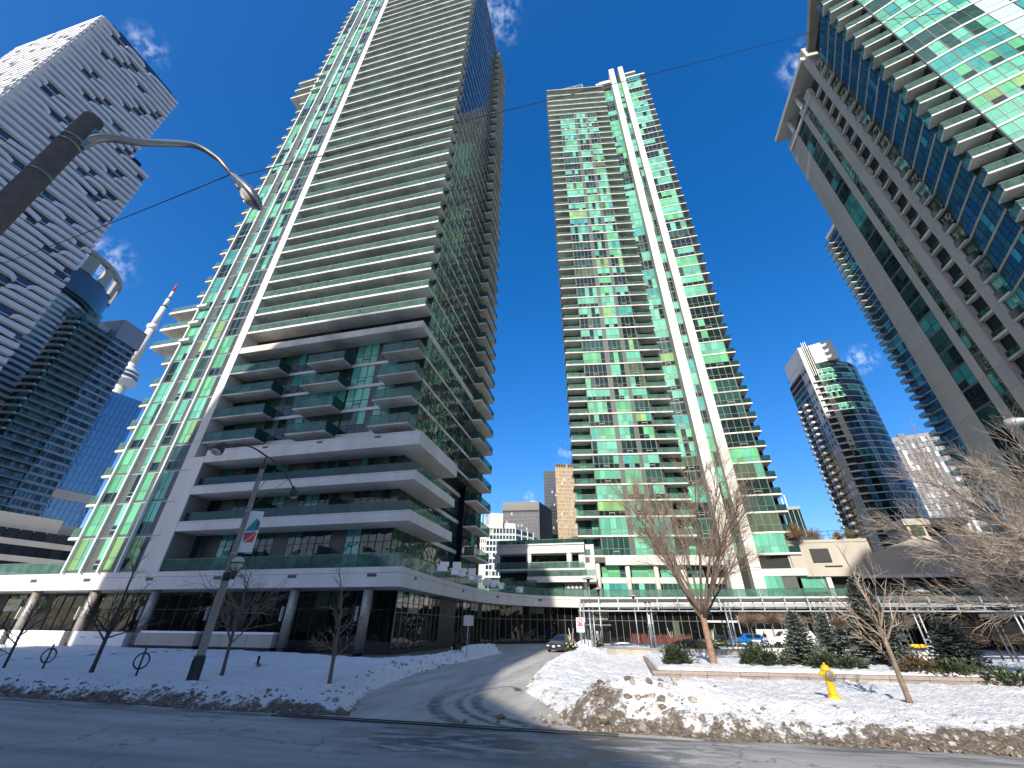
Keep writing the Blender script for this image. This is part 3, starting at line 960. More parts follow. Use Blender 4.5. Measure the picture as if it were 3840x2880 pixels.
# shallow balconies beyond the last strip
P0 = (U3, 50.0)
wr3 = T3.wall(P0, (U3 - .309 * 9.6, 50.0 - .951 * 9.6))       # turned glass side
p1 = (wr3.b.x, wr3.b.y)
T3.prism('core_wall', 'core_dark', [(U3 + .3, 50.2), (p1[0] + .5, p1[1] + .35), (p1[0] + 3.2, p1[1] - .5), (66, 36), (80, 32), (80, 52), (U3 + 1, 52)], 0, ROOF3)
wd = T3.wall((U3, 52.0), (U3, 50.0))
for i, z0 in enumerate(lvl3):
    z1 = lvl3[i + 1] if i + 1 < len(lvl3) else ROOF3
    windows(wl3, rng, sD1 + .05, 34.2, z0 + .3, z1, 1, pg, transom=.35)
    wl3.box('floor_slab', 'slab_concrete', sD1, 34.15, -.3, .5, z0, z0 + .26)
    guard(wl3, sD1, 34.1, z0 + .24, 1.05, 1.0, d=.48, m='guard_dark', rail_m='mullion_dark')
    # the turned side: pale floor edges, ranks of dark glass
    wr3.box('floor_slab', 'beige_concrete', 0, wr3.L, -.5, .1, z0, z0 + .34)
    windows(wr3, rng, 0, wr3.L, z0 + .34, z1, 8, [('pane_shade', 5), ('pane_dark', 2), ('pane_teal', .5), ('pane_blue', .3)], transom=.4, same=.45, vent=False, mix=('pane_shade',))
# corner balconies, then a bowed front
corner = Vector((46.1, 39.6))
dn = Vector((.951, -.309))
wc = T3.wall(corner, corner + dn * 3.45)
bow = []
c0 = corner + dn * 3.4
# arc: starts along dn, turning left (towards +v) so the front bulges outwards
ang = math.atan2(dn.y, dn.x) - rad(14)
pt = c0.copy()
bow.append(pt.copy())
for k in range(10):
    ang += rad(4.2)
    pt = pt + Vector((math.cos(ang), math.sin(ang))) * 2.45
    bow.append(pt.copy())
T3.prism('core_wall', 'core_dark', [(49.6, 42.2)] + [(c0.x + .15, c0.y + 1.2)] + [(q.x - .1, q.y + .5) for q in bow] + [(bow[-1].x, 52), (53.5, 50)], 0, ROOF3)
for i, z0 in enumerate(lvl3):
    z1 = lvl3[i + 1] if i + 1 < len(lvl3) else ROOF3
    wc.box('balcony_slab', 'slab_concrete', 0, wc.L, -1.9, .0, z0, z0 + .3)
    guard(wc, .02, wc.L, z0 + .26, 1.05, 1.7, d=.03, m='guard_glass', rail_m='mullion_grey')
    wq = T3.wall(wc.a - wc.n * 1.9, wc.a); guard(wq, 0, wq.L, z0 + .26, 1.05, 1.9, d=.02, m='guard_pale', rail_m='mullion_dark')
    wc.box('balcony_back', pick(rng, pg), .2, wc.L, -1.98, -1.92, z0 + .3, z1)
    for k in range(len(bow) - 1):
        w = T3.wall(bow[k], bow[k + 1])
        w.box('floor_slab', 'white_concrete', -.02, w.L + .02, -.5, .1, z0, z0 + .34)
        if k in (3, 7):
            w.box('wall_panel', 'pane_spandrel', .05, w.L - .05, -.05, 0, z0 + .34, z1)
            w.box('transom', 'mullion_grey', 0, w.L, -.05, .02, z0 + 1.35, z0 + 1.4)
        else:
            st = (i * 7 + (k // 4) * 3)
            r2 = random.Random(st)
            windows(w, r2, .03, w.L - .03, z0 + .34, z1, 2, [('pane_mint', 6), ('pane_teal', 1.2), ('pane_mid', 2), ('pane_lime', .8), ('pane_green', 1.2)], transom=.38, mull='mullion_dark', vent=False, same=.75, mix=('pane_mid', 'pane_dark', 'pane_mint'))
T3.box('corner_post', 'grey_panel', c0.x - .12, c0.x + .1, c0.y - .1, c0.y + .15, 5, ROOF3)
# roof slabs and crown
wl3.box('roof_slab', 'white_concrete', sA0 - 1.2, sC1 + 3.6, -8, 1.0, 105.6, 106.7)
wl3.box('roof_beam', 'slab_concrete', sA0 + .5, sC1, -1.2, .4, ROOF3 - 2.6, ROOF3 - 1.9)
wl3.box('wall_panel', 'beige_concrete', sD0, sD1, -6, .25, ROOF3, 109)
T3.prism('roof_slab', 'beige_concrete', [(U3 - .6, 50.8), (p1[0] - .6, p1[1] - .4), (p1[0] + 4, p1[1] - 2.2), (80, 30), (80, 52)], 104.6, 106.0)
T3.prism('roof_room', 'core_dark', [(U3 + .6, 50.4), (p1[0] + 1.6, p1[1] + .2), (p1[0] + 5, p1[1] - 1), (80, 33), (80, 51)], ROOF3, 104.6)
for u, az_ in ((50.2, 51.3), (50.2, 53.6)):
    v_ = vaz(az_)
    cyl(T3, 'roof_column', 'white_concrete', U3 + .4, v_, ROOF3 - 4, 105.6, .4)
T3.finish()

# base of the right tower: dark sloping wall and gatehouse
B3 = Thing('tower_base', 'shaded concrete base with a sloping parapet under the right tower', 'building', (48, 78, 0))
def xz_prism(t, name, m, prof, v0, v1):
    n = len(prof)
    V = [(u, v0, z) for u, z in prof] + [(u, v1, z) for u, z in prof]
    F = [tuple(range(n)), tuple(range(2 * n - 1, n - 1, -1))] + [((i + 1) % n, i, n + i, n + (i + 1) % n) for i in range(n)]
    return t.part(name, V, F, m)


vb = 82.6
def ub(az): return vb * math.tan(rad(az) - G)
xz_prism(B3, 'slope_wall', 'beige_concrete', [(ub(39.2), 9.75), (ub(50.5), 9.75), (ub(50.5), 15.2), (ub(45.7), 15.4), (ub(43.2), 15.0), (ub(39.2), 12.6)], vb, vb + 1.2)
B3.box('gatehouse_wall', 'beige_concrete', ub(43.1), ub(44.4), vb + .1, vb + 6, 15.0, 17.6)
B3.box('gatehouse_roof', 'beige_concrete', ub(42.9), ub(47.4), vb - .2, vb + 6, 17.0, 18.0)
B3.box('gatehouse_window', 'pane_olive', ub(43.3), ub(44.2), vb - .02, vb + .1, 15.4, 16.9)
B3.box('gatehouse_void', 'core_dark', ub(44.4), ub(47.4), vb + 1.0, vb + 6, 13, 17.0)
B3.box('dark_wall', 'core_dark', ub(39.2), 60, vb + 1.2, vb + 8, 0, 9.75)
B3.box('base_beam', 'podium_concrete', ub(38.4), ub(46), vb - .1, vb + 1, 9.3, 9.75)
B3.box('lobby_wall', 'pane_lobby', ub(34), ub(52), vb - .4, vb - .3, 0, 4.6)
B3.box('raking_strip', 'podium_concrete', ub(45.6), ub(46.6), vb - .05, vb, 5, 15.3)
B3.box('service_front', 'grey_panel', ub(40.3), ub(43.6), 64, 64.4, 0, 3.6)
B3.box('service_roof', 'white_concrete', ub(40.0), ub(45), 63.2, 67, 3.6, 3.9)
for k in range(2):
    B3.box('door_notice', 'white_concrete', ub(41.2) + k * 1.5, ub(41.2) + k * 1.5 + .8, 63.96, 63.99, 1.4, 2.6)
B3.box('side_block', 'podium_concrete', ub(46.5), 95, 70, 80, 0, 6.5)
B3.box('side_terrace', 'pane_teal', ub(47), 95, 69.8, 69.9, 6.6, 8.2)
B3.finish()

# ================================================================== farther buildings
def polar(az, D):
    a = rad(az) - G
    return (D * math.sin(a), D * math.cos(a))


mat('white_band', (.60, .60, .60), .6, var=.1, scale=.1)
mat('grey_cladding', (.28, .29, .30), .5, var=.08, scale=.2)
mat('black_steel', (.020, .020, .022), .35)
mat('gold_rib', (.46, .36, .23), .35, metal=.4)
glass('pane_gold', (.34, .245, .12), wave=.02)
glass('pane_blueglass', (.02, .075, .24), wave=.02, ior=2.1, spec=.9, var=.12)
glass('pane_slate', (.035, .045, .06), wave=.02, ior=1.8)
glass('pane_grey', (.06, .08, .095), wave=.02, ior=1.8)

# ---- white wavy tower, far left
T4 = Thing('wavy_tower', 'white tower with rippling bands of balconies at the upper left, cut by the left edge', 'tower', (-200, 45, 0), 'towers in the distance')
rng = random.Random(44)
UL, VL, VB, VC = -182.9, 27.6, 61.1, 68.7
T4.box('core_wall', 'pane_slate', -232, UL - .6, VL + .6, VB - .2, 0, 219)
T4.box('core_wall', 'pane_slate', -225, UL - .6, VB - .2, VC - .3, 0, 172)
T4.box('roof_room', 'black_metal', -226, UL - 2.5, VL + 6, VB - 3, 219.4, 224)
T4.box('roof_room', 'pane_slate', -230, UL - .9, VL + 3, VB - .8, 219, 221.6)
T4.box('roof_room', 'black_metal', -215, UL - 2.5, VB - .2, VC - 3, 174, 177)
fh = 2.95
def strip(t, m, side, s0, s1, z, wob):
    """one rippling balustrade strip: flat in the middle, dipping at its free ends"""
    pts = []
    n = 6
    for i in range(n + 1):
        f = i / n
        s = s0 + (s1 - s0) * f
        dz = 0.0
        if wob[0] and f < .25: dz -= wob[0] * (1 - f / .25) ** 1.5
        if wob[1] and f > .75: dz -= wob[1] * ((f - .75) / .25) ** 1.5
        pts.append((s, z + dz))
    V, F = [], []
    for s, zz in pts:
        for dz in (0, 1.62):
            for off in (0, .8):
                if side == 'R': V.append((UL + off, s, zz + dz))
                else: V.append((s, VL - off, zz + dz))
    for i in range(n):
        a, b = 4 * i, 4 * (i + 1)
        for q in ((0, 1, 3, 2),):
            pass
        F += [(a + 1, b + 1, b + 3, a + 3), (a + 2, a + 3, b + 3, b + 2), (a, b, b + 1, a + 1), (a, a + 2, b + 2, b)]
    F += [(0, 1, 3, 2), (4 * n, 4 * n + 2, 4 * n + 3, 4 * n + 1)]
    return V, F


RV, RF = [], []
nstrip = 0
for k in range(74):
    z = 2.0 + k * fh
    ph = (k * 5) % 14
    vmax = VC if z < 171 else VB
    # gaps wander diagonally over the facade
    gaps = []
    for g0 in range(-2, 6):
        c = VL + g0 * 11.5 + ((k * 2.3) % 11.5) + rng.uniform(-1, 1)
        if (k // 3 + g0) % 3 == 0 or rng.random() < .12: gaps.append((c, c + rng.uniform(2.0, 3.8)))
    gaps.sort()
    s = VL - .3
    segs = []
    for a, b in gaps:
        if a > s + 1.5 and a < vmax - 1: segs.append((s, a, 0 if s < VL else 1, 1)); s = b
        elif a <= s + 1.5 and b > s and s > VL: s = max(s, b)
    if s < vmax - .6: segs.append((s, vmax, 1, 0))
    for a, b, l, r_ in segs:
        b = min(b, vmax)
        V, F = strip(T4, 'white_band', 'R', a, b, z, (l * rng.uniform(.3, 1.3), r_ * rng.uniform(.3, 1.3)))
        if k > 31 and nstrip < LIMIT - 70:
            T4.part('balcony_strip', V, F, 'white_band'); nstrip += 1
        else:
            o = len(RV); RV += V; RF += [tuple(i + o for i in f) for f in F]
    # sunlit front
    s = -232
    while s < UL:
        l_ = rng.uniform(6, 16)
        V, F = strip(T4, 'white_band', 'F', s, min(s + l_, UL + .6), z, (rng.choice((0, .8)), rng.choice((0, .8))))
        o = len(RV); RV += V; RF += [tuple(i + o for i in f) for f in F]
        s += l_ + rng.choice((.0, .0, 2.4))
    T4.box('floor_slab', 'white_band', -231, UL + .1, VL + .1, vmax - .3, z - .25, z)
o = T4.part('balcony_strip_rows', RV, RF, 'white_band'); o['kind'] = 'stuff'
wq = T4.wall((UL, VL), (UL, VC))
for k in range(74):
    for j in range(14):
        if rng.random() < .35:
            s_ = j * 2.9 + .3
            if 2 + k * fh > 170 and s_ > VB - VL - 2.7: continue
            wq.box('window_pane', rng.choice(('pane_grey', 'pane_blue', 'pane_grey', 'pane_far')), s_, s_ + 2.4, -.6, -.5, 2.0 + k * fh + .2, 2.0 + k * fh + 2.5)
T4.finish(6)

# ---- curved tower with a pierced roof ring
T5 = Thing('round_tower', 'curved blue glass tower with a pierced ring on its roof, far left', 'tower', (*polar(-57.6, 290), 0), 'towers in the distance')
rng = random.Random(9)
cu_, cv_ = polar(-57.6, 290)
R5 = 25.5
def ring(t, name, m, cu, cv, r0, r1, z0, z1, a0=0, a1=360, n=40, cyl_=False):
    V, F = [], []
    full = a1 - a0 >= 360
    steps = n if full else n + 1
    for i in range(steps):
        a = rad(a0 + (a1 - a0) * i / n)
        V += [(cu + r1 * math.cos(a), cv + r1 * math.sin(a), z0), (cu + r1 * math.cos(a), cv + r1 * math.sin(a), z1),
              (cu + r0 * math.cos(a), cv + r0 * math.sin(a), z0), (cu + r0 * math.cos(a), cv + r0 * math.sin(a), z1)]
    for i in range(n):
        a, b = 4 * i, 4 * ((i + 1) % steps)
        F += [(a, b, b + 1, a + 1), (a + 2, a + 3, b + 3, b + 2), (a + 1, b + 1, b + 3, a + 3), (a, a + 2, b + 2, b)]
    if not full:
        e = 4 * n
        F += [(0, 1, 3, 2), (e, e + 2, e + 3, e + 1)]
    return t.part(name, V, F, m)


cyl(T5, 'core_wall', 'pane_sky', cu_, cv_, 0, 152, R5 - .5, seg=48)
for k in range(50):
    z = 3 + k * 2.95
    if z > 140: break
    ring(T5, 'floor_band', 'white_band' if k % 1 == 0 else 'grey_cladding', cu_, cv_, R5 - 1, R5 + .5, z, z + 1.35)
for k in range(4):
    ring(T5, 'floor_band', 'grey_cladding', cu_, cv_, R5 - 1, R5 + .3 + k * .5, 142 + k * 3, 143 + k * 3)
ring(T5, 'crown_wall', 'pane_grey', cu_, cv_, R5 - 1.2, R5 + 2, 143, 156)
ring(T5, 'crown_base', 'mullion_dark', cu_, cv_, R5 - 1.2, R5 + 1.4, 141.3, 142.6)
ring(T5, 'roof_ring', 'beige_concrete', cu_, cv_, R5 + .5, R5 + 3.2, 166, 168.2)
for k in range(18):
    a = k * 20
    ring(T5, 'ring_post', 'beige_concrete', cu_, cv_, R5 + 1.2, R5 + 2.6, 156, 166, a, a + 11, n=4)
T5.finish()

# ---- dark green glass slab with grey roof boxes
T6 = Thing('office_tower', 'dark green glass slab with grey boxes on the roof beside the slender mast', 'tower', (*polar(-51, 225), 0), 'towers in the distance')
rng = random.Random(10)
pA, pB, pC = polar(-53.2, 220), polar(-50.4, 226), polar(-48.1, 232)
pL = polar(-54.35, 225)
H6 = 110
wa6, wb6, wl6 = T6.wall(pA, pB), T6.wall(pB, pC), T6.wall(pL, pA)
T6.prism('core_wall', 'core_dark', [(pL[0] - 1, pL[1] + 1.6), (pA[0] - 1.3, pA[1] + 1.6), (pB[0] - 1.3, pB[1] + .3), (pC[0] - 1.3, pC[1]), (pC[0] - 25, pC[1]), (pL[0] - 1, pC[1])], 0, H6)
for k in range(37):
    z = 1 + k * 2.95
    wa6.box('balcony_slab', 'grey_cladding', 0, wa6.L, -.8, .9, z, z + .3)
    guard(wa6, 0, wa6.L, z + .3, .8, 4, d=.8, m='guard_glass', rail=False)
    wb6.box('spandrel', 'grey_cladding', 0, wb6.L, -.8, .1, z, z + 1.0)
    wl6.box('balcony_slab', 'white_band', 0, wl6.L, -.8, 1.2, z, z + .5)
    n = 9
    for j in range(n):
        wa6.box('window_pane', rng.choice(('pane_mid', 'pane_grey', 'pane_far', 'pane_sky', 'pane_dark')), j * wa6.L / n + .06, (j + 1) * wa6.L / n - .06, -.9, -.8, z + .3, z + 2.95)
    for j in range(8):
        wb6.box('window_pane', rng.choice(('pane_dark', 'pane_far', 'pane_grey', 'pane_sky')), j * wb6.L / 8 + .1, (j + 1) * wb6.L / 8 - .1, -.5, -.3, z + 1, z + 2.95)
    for j in range(6):
        wl6.box('window_pane', rng.choice(('pane_mid', 'pane_far', 'pane_teal')), j * wl6.L / 6 + .1, (j + 1) * wl6.L / 6 - .1, -.4, -.2, z + .5, z + 2.95)
wb6.box('roof_room', 'grey_cladding', .5, wb6.L + .5, -16, .3, H6, H6 + 9.5)
wa6.box('roof_room', 'white_band', 1.5, wa6.L, -14, -4, H6, H6 + 4.5)
wl6.box('glass_screen', 'guard_pale', wl6.L - 9, wl6.L, -.4, -.2, H6, H6 + 5)
wa6.box('glass_screen', 'guard_pale', 0, wa6.L * .45, -.4, -.2, H6, H6 + 5)
T6.finish()

# ---- blue mirror glass block
T7 = Thing('office_block', 'bright blue mirror glass block below the slender mast', 'office block', (*polar(-47, 275), 0), 'towers in the distance')
pA, pB = polar(-51.5, 260), polar(-45.2, 266)
w7 = T7.wall(pA, pB)
T7.prism('core_wall', 'core_dark', [(pA[0] - 1, pA[1] + .4), (pB[0] - 1, pB[1] + .4), (pB[0] - 30, pB[1]), (pA[0] - 30, pA[1])], 0, 100)
rng = random.Random(77)
for k in range(25):
    z = k * 4.0
    if k == 12: w7.box('plant_floor', 'grey_cladding', 0, w7.L, -.6, .05, z, z + 3.9); continue
    w7.box('floor_line', 'pane_blueglass', 0, w7.L, -.3, .06, z, z + .3)
    n = 16
    for j in range(n):
        w7.box('window_pane', 'pane_blueglass', j * w7.L / n + .07, (j + 1) * w7.L / n - .07, -.2, 0, z + .35, z + 3.95)
T7.finish()

# ---- slender observation tower with white mast
T8 = Thing('observation_tower', 'very tall slender concrete tower with a round pod and a white mast', 'observation tower', (*polar(-47.9, 850), 0))
cu8, cv8 = polar(-47.9, 850)
def lathe(t, name, m, cu, cv, prof, seg=24, smooth=True):
    V, F = [], []
    for rr, zz in prof:
        for i in range(seg):
            a = 2 * math.pi * i / seg
            V.append((cu + rr * math.cos(a), cv + rr * math.sin(a), zz))
    for k in range(len(prof) - 1):
        for i in range(seg):
            a, b = k * seg + i, k * seg + (i + 1) % seg
            F.append((a, b, b + seg, a + seg))
    F.append(tuple(range(seg - 1, -1, -1)))
    F.append(tuple(range((len(prof) - 1) * seg, len(prof) * seg)))
    return t.part(name, V, F, m, smooth=smooth)


lathe(T8, 'shaft', 'white_concrete', cu8, cv8, [(20, 0), (13, 120), (9.5, 330)])
lathe(T8, 'pod', 'white_band', cu8, cv8, [(9, 328), (14, 333), (19, 336), (20.5, 339), (19, 342)])
lathe(T8, 'pod_windows', 'pane_slate', cu8, cv8, [(17.5, 342), (18, 347)], smooth=False)
lathe(T8, 'pod_deck', 'white_band', cu8, cv8, [(19.2, 347), (19.2, 350)])
lathe(T8, 'pod_windows', 'pane_slate', cu8, cv8, [(16.5, 350), (16.5, 354)], smooth=False)
lathe(T8, 'pod_roof', 'white_band', cu8, cv8, [(17.5, 354), (16.5, 357), (12, 361), (8, 364), (7, 372)])
lathe(T8, 'upper_shaft', 'white_concrete', cu8, cv8, [(7.2, 372), (5.8, 444)])
lathe(T8, 'upper_pod', 'white_band', cu8, cv8, [(6, 443), (8, 446), (8, 451), (6, 454)])
for r0, r1, z0, z1, m in ((5, 4.4, 454, 494, 'white_band'), (4.6, 4.6, 494, 496.5, 'pane_slate'), (3.6, 3.2, 496.5, 514, 'white_band'), (3.4, 3.4, 514, 516, 'pane_slate'),
                          (2.5, 2.1, 516, 532, 'white_band')):
    lathe(T8, 'mast_section', m, cu8, cv8, [(r0, z0), (r1, z1)], 16)
mat('red_paint', (.45, .02, .02), .5)
lathe(T8, 'mast_tip', 'red_paint', cu8, cv8, [(1.8, 532), (1.2, 546), (.4, 553)], 12)
T8.finish()

# ---- low white and black office, bottom left
T9 = Thing('low_office', 'low white and black office block behind the podium at the far left', 'building', (*polar(-48, 96), 6.5))
pA, pB = polar(-53, 88), polar(-44.6, 92)
w9 = T9.wall(pA, pB)
w9.box('core_wall', 'core_dark', 0, w9.L, -14, -.3, 0, 13)
for k, z in enumerate((7.2, 9.2, 11.2)):
    w9.box('floor_band', 'white_concrete', 0, w9.L, -.4, .2, z, z + .7)
    for j in range(10):
        w9.box('window_pane', 'pane_slate', j * w9.L / 10 + .06, (j + 1) * w9.L / 10 - .06, -.3, -.2, z + .7, z + 2)
w9.box('roof_room', 'white_concrete', 4, w9.L - 2.8, -10, -1, 13, 15.2)
w9.box('roof_room', 'grey_cladding', w9.L - 2.8, w9.L, -10, -1, 13, 14.6)
T9.finish()

# ---- rounded tower on the right
TA = Thing('round_tower', 'rounded green glass tower with a pale concrete crown right of the middle tower', 'tower', (*polar(43, 222), 0), 'towers in the distance')
rng = random.Random(14)
fa = polar(40.55, 206)                       # front left edge
fl_ = polar(38.1, 224)                       # rear left edge
# plan: short left side, then a bow from the front edge round to the right
start = Vector(polar(41.45, 206.3))
arc = [start]
ang = rad(-19)
pt = start.copy()
for k in range(12):
    pt = pt + Vector((math.cos(ang), math.sin(ang))) * 2.15
    arc.append(pt.copy())
    ang += rad(8.0)
TA.prism('core_wall', 'core_dark', [(fl_[0] + .3, fl_[1]), (fa[0] + .3, fa[1] + .4), (start.x, start.y + .5)] + [(q.x - .35, q.y + .45) for q in arc[1:]] + [(arc[-1].x - 4, arc[-1].y + 20), (fl_[0] + 16, fl_[1] + 8)], 0, 106)
wfl = TA.wall(fl_, fa)
wfr = TA.wall(fa, (start.x, start.y))
z = 6.0
k = 0
while z < 109:
    z1 = z + 2.92
    if z < 103:
        for j in range(len(arc) - 1):
            w = TA.wall(arc[j], arc[j + 1])
            w.box('floor_slab', 'white_concrete', -.02, w.L + .02, -.4, .12, z, z + .32)
            stt = random.Random(k * 13 + j // 3)
            if (j + k // 9) % 4 == 2: w.box('window_pane', 'pane_dark', .03, w.L - .03, -.1, 0, z + .32, z1)
            else: windows(w, stt, .02, w.L - .02, z + .32, z1, 2, ([('pane_mint', 4), ('pane_mid', 3), ('pane_green', 1.5), ('pane_dark', 1.5)] if z > 78 else [('pane_sky', 6), ('pane_blue', 1.5), ('pane_teal', 1), ('pane_mid', 1)]), transom=.35, frame=False, mw=.12, mix=('pane_sky', 'pane_mid'))  # lower floors get bluer panes: shade and sky reflection put into their colour
    wfl.box('wall_panel', 'beige_concrete', wfl.L - 5.5, wfl.L, -.4, 0, z, z1 - .02)
    wfl.box('floor_slab', 'beige_concrete', 0, wfl.L - 5.5, -.4, .02, z, z + .35)
    for j in range(4):
        a = j * (wfl.L - 5.5) / 4
        if z < 98:
            if j in (0, 2) and z < 92:
                wfl.box('balcony_slab', 'white_concrete', a + .2, a + 3.0, -.2, 1.3, z, z + .9)
                wfl.box('window_pane', 'pane_dark', a + .1, a + 3.4, -.3, -.2, z + .35, z1)
            else: wfl.box('window_pane', rng.choice(('pane_mid', 'pane_dark', 'pane_far')), a + .3, a + 3.2, -.3, -.15, z + .5, z1 - .3)
    for j in range(2):
        wfl.box('window_pane', rng.choice(('pane_grey', 'pane_dark', 'pane_pale', 'pane_dark')), wfl.L - 4.6 + j * 2.4, wfl.L - 3.2 + j * 2.4, -.05, .02, z + .8, z1 - .5)
    if z < 98:
        wfr.box('balcony_slab', 'slab_concrete', 0 if z < 80 else .6, wfr.L, -1.5, .9, z, z + .5)
        wfr.box('window_pane', 'pane_dark', .4, wfr.L, -1.7, -1.5, z + .5, z1)
    z = z1; k += 1
wfl.box('crown_wall', 'white_concrete', 3, wfl.L, -14, .02, 106, 116)
wfr.box('crown_wall', 'white_concrete', 0, 1.6, -8, .05, 80, 116)
wfr.box('crown_wall', 'white_concrete', 4.2, 13, -10, -.6, 106, 116)
for j in range(3):
    wfr.box('crown_fin', 'fin_metal', 1.9 + j * .75, 2.1 + j * .75, -1, .4, 100, 118)
wfr.box('crown_glass', 'pane_dark', 1.6, 4.2, -1.2, -.8, 100, 115)
e_ = arc[-1]
w = TA.wall((e_.x - .5, e_.y + .5), (e_.x + 1.4, e_.y + 6))
for q in range(33):
    w.box('side_slab', 'white_concrete', 0, w.L, -.4, .2, 6 + q * 2.92, 6.4 + q * 2.92)
    w.box('window_pane', rng.choice(('pane_grey', 'pane_mint', 'pane_pale')), 0, w.L, -.3, 0, 6.4 + q * 2.92, 8.9 + q * 2.92)
TA.finish()

# ---- grey and white chequered tower behind it
TB = Thing('chequered_tower', 'pale grey tower with scattered white panels between the rounded tower and the right tower', 'tower', (*polar(48, 320), 0), 'towers in the distance')
rng = random.Random(15)
mat('pale_panel', (.17, .17, .185), .55, var=.06)
pA, pB, pC = polar(44.5, 300), polar(48.6, 306), polar(51, 318)
wA_, wB_ = TB.wall(pA, pB), TB.wall(pB, pC)
TB.prism('core_wall', 'grey_cladding', [(pA[0], pA[1] + .6), (pB[0], pB[1] + .6), (pC[0], pC[1] + .6), (pC[0], pC[1] + 20), (pA[0], pA[1] + 20)], 0, 92)
for k in range(31):
    z = 2 + k * 2.95
    for w, n in ((wA_, 9), (wB_, 6)):
        st = w.L / n
        for j in range(n):
            wht = rng.random() < .16
            w.box('wall_panel', 'white_band' if wht else 'pale_panel', j * st + .06, (j + .52) * st, -.3, 0, z + .1, z + 2.9)
            if rng.random() < .8:
                w.box('window_pane', rng.choice(('pane_slate', 'pane_grey')), (j + .55) * st, (j + .98) * st, -.4, -.15, z + .7, z + 2.5)
            w.box('wall_panel', 'pale_panel', (j + .53) * st, (j + .99) * st, -.3, -.02, z + .1, z + .6)
wA_.box('dark_seam', 'black_metal', wA_.L * .72, wA_.L * .72 + .7, -.2, .15, 0, 90)
wA_.box('roof_screen', 'pale_panel', 1, wA_.L, -3, -1, 92, 95.5)
wA_.box('roof_plant', 'black_metal', wA_.L * .3, wA_.L * .42, -3, -.8, 93, 97)
TB.finish()

# ---- balconied tower behind the right tower
TC = Thing('balcony_tower', 'narrow tower of small stacked balconies showing left of the right tower', 'tower', (*polar(50.5, 168), 0), 'towers in the distance')
rng = random.Random(16)
pA, pB = polar(48.6, 176), polar(51.6, 165)
wA_ = TC.wall(pA, pB)
TC.prism('core_wall', 'core_dark', [(pA[0] + .6, pA[1] + 1), (pB[0] + .6, pB[1]), (pB[0] + 20, pB[1]), (pA[0] + 20, pA[1] + 8)], 0, 140)
for k in range(45):
    z = 4 + k * 3.13
    if z > 139: break
    wA_.box('floor_slab', 'beige_concrete', 0, wA_.L, -.4, .1, z, z + .35)
    wA_.box('balcony_slab', 'slab_concrete', -.6, 2.4, -.2, 2.0, z, z + .3)
    wq = TC.wall(wA_.a + wA_.n * 2 - wA_.d * .6, wA_.a + wA_.n * 2 + wA_.d * 2.4); guard(wq, 0, 3, z + .25, 1.05, 1.5, m='guard_glass', rail=False)
    windows(wA_, rng, .2, wA_.L - 3.5, z + .35, z + 3.13, 4, [('pane_teal', 2), ('pane_blue', 2), ('pane_mid', 2)], transom=.4, vent=False, mw=.12)
    wA_.box('balcony_slab', 'beige_concrete', wA_.L - 3.4, wA_.L, -.2, 1.6, z, z + .9)
wA_.box('roof_slab', 'white_concrete', 0, wA_.L, -8, .5, 143, 144.4)
TC.finish()

# ---- black and gold office towers up the street
def grid_tower(name, label, az0, az1, D0, D1, h, rib, pane, floor_h, nb, band=None, side=None, cap=0, seed=1):
    t = Thing(name, label, 'tower', (*polar((az0 + az1) / 2, (D0 + D1) / 2 + 10), 0), 'office towers up the street')
    a, b = polar(az0, D0), polar(az1, D1)
    w = t.wall(a, b)
    t.prism('core_wall', 'core_dark', [(a[0], a[1] + .8), (b[0], b[1] + .8), (b[0] + (8 if side else 0), b[1] + 40), (a[0], a[1] + 40)], 0, h)
    walls = [(w, nb)]
    if side:
        c = polar(*side)
        walls.append((t.wall(b, c), max(3, nb // 3)))
    r = random.Random(seed)
    nf = int((h - cap) / floor_h)
    for ww, n in walls:
        for k in range(nf):
            z = k * floor_h
            ww.box('floor_band', rib, 0, ww.L, -.5, .05, z, z + floor_h * .3)
            if band: ww.box('window_band', band, 0, ww.L, -.55, -.45, z + floor_h * .3, z + floor_h)
            if not band:
                for j in range(n):
                    ww.box('window_pane', pane if r.random() < .93 else 'pane_pale', j * ww.L / n + .15, (j + 1) * ww.L / n - .15, -.5, -.2, z + floor_h * .3, z + floor_h)
        for j in range(n + 1):
            ww.box('facade_rib', rib, j * ww.L / n - .18, j * ww.L / n + .18, -.3, .3, 0, h)
        if cap: ww.box('cap_band', rib, 0, ww.L, -.5, .1, h - cap, h)
    return t, w


t, w = grid_tower('black_tower', 'squat black office tower left of the gold one', -1.1, 3.87, 450, 445, 119, 'black_steel', 'pane_slate', 4.0, 22, side=(5.0, 480), cap=9, seed=2)
w.box('roof_vent', 'white_concrete', w.L * .75, w.L * .9, -8, -3, 119, 120.5)
t.finish()
t, w = grid_tower('black_tower', 'taller black office tower half hidden by the gold one', 4.68, 7.6, 520, 522, 178, 'black_steel', 'pane_slate', 4.0, 12, cap=10, seed=3)
t.finish()
t, w = grid_tower('gold_tower', 'gold mirrored office tower with serrated front beside the middle tower', 6.36, 9.6, 420, 425, 152, 'gold_rib', 'pane_gold', 3.9, 13, seed=4)
w.box('corner_recess', 'grey_cladding', w.L * .48, w.L * .52, 0, .5, 0, 152)
w.box('facade_rib', 'white_concrete', 2.5, 3.5, .4, 1.2, 0, 70)
t.finish()
t, w = grid_tower('grid_office', 'white gridded glass office block over the link building', -3.2, .66, 250, 250, 52, 'white_band', 'pane_blue', 3.2, 9, side=(3.04, 262), seed=5)
w.box('upper_floor', 'white_band', w.L * .62, w.L, -12, -.5, 52, 54.6)
t.finish()
t = Thing('concrete_office', 'plain white concrete office block behind the gridded one', 'office block', (*polar(-2, 320), 0), 'office towers up the street')
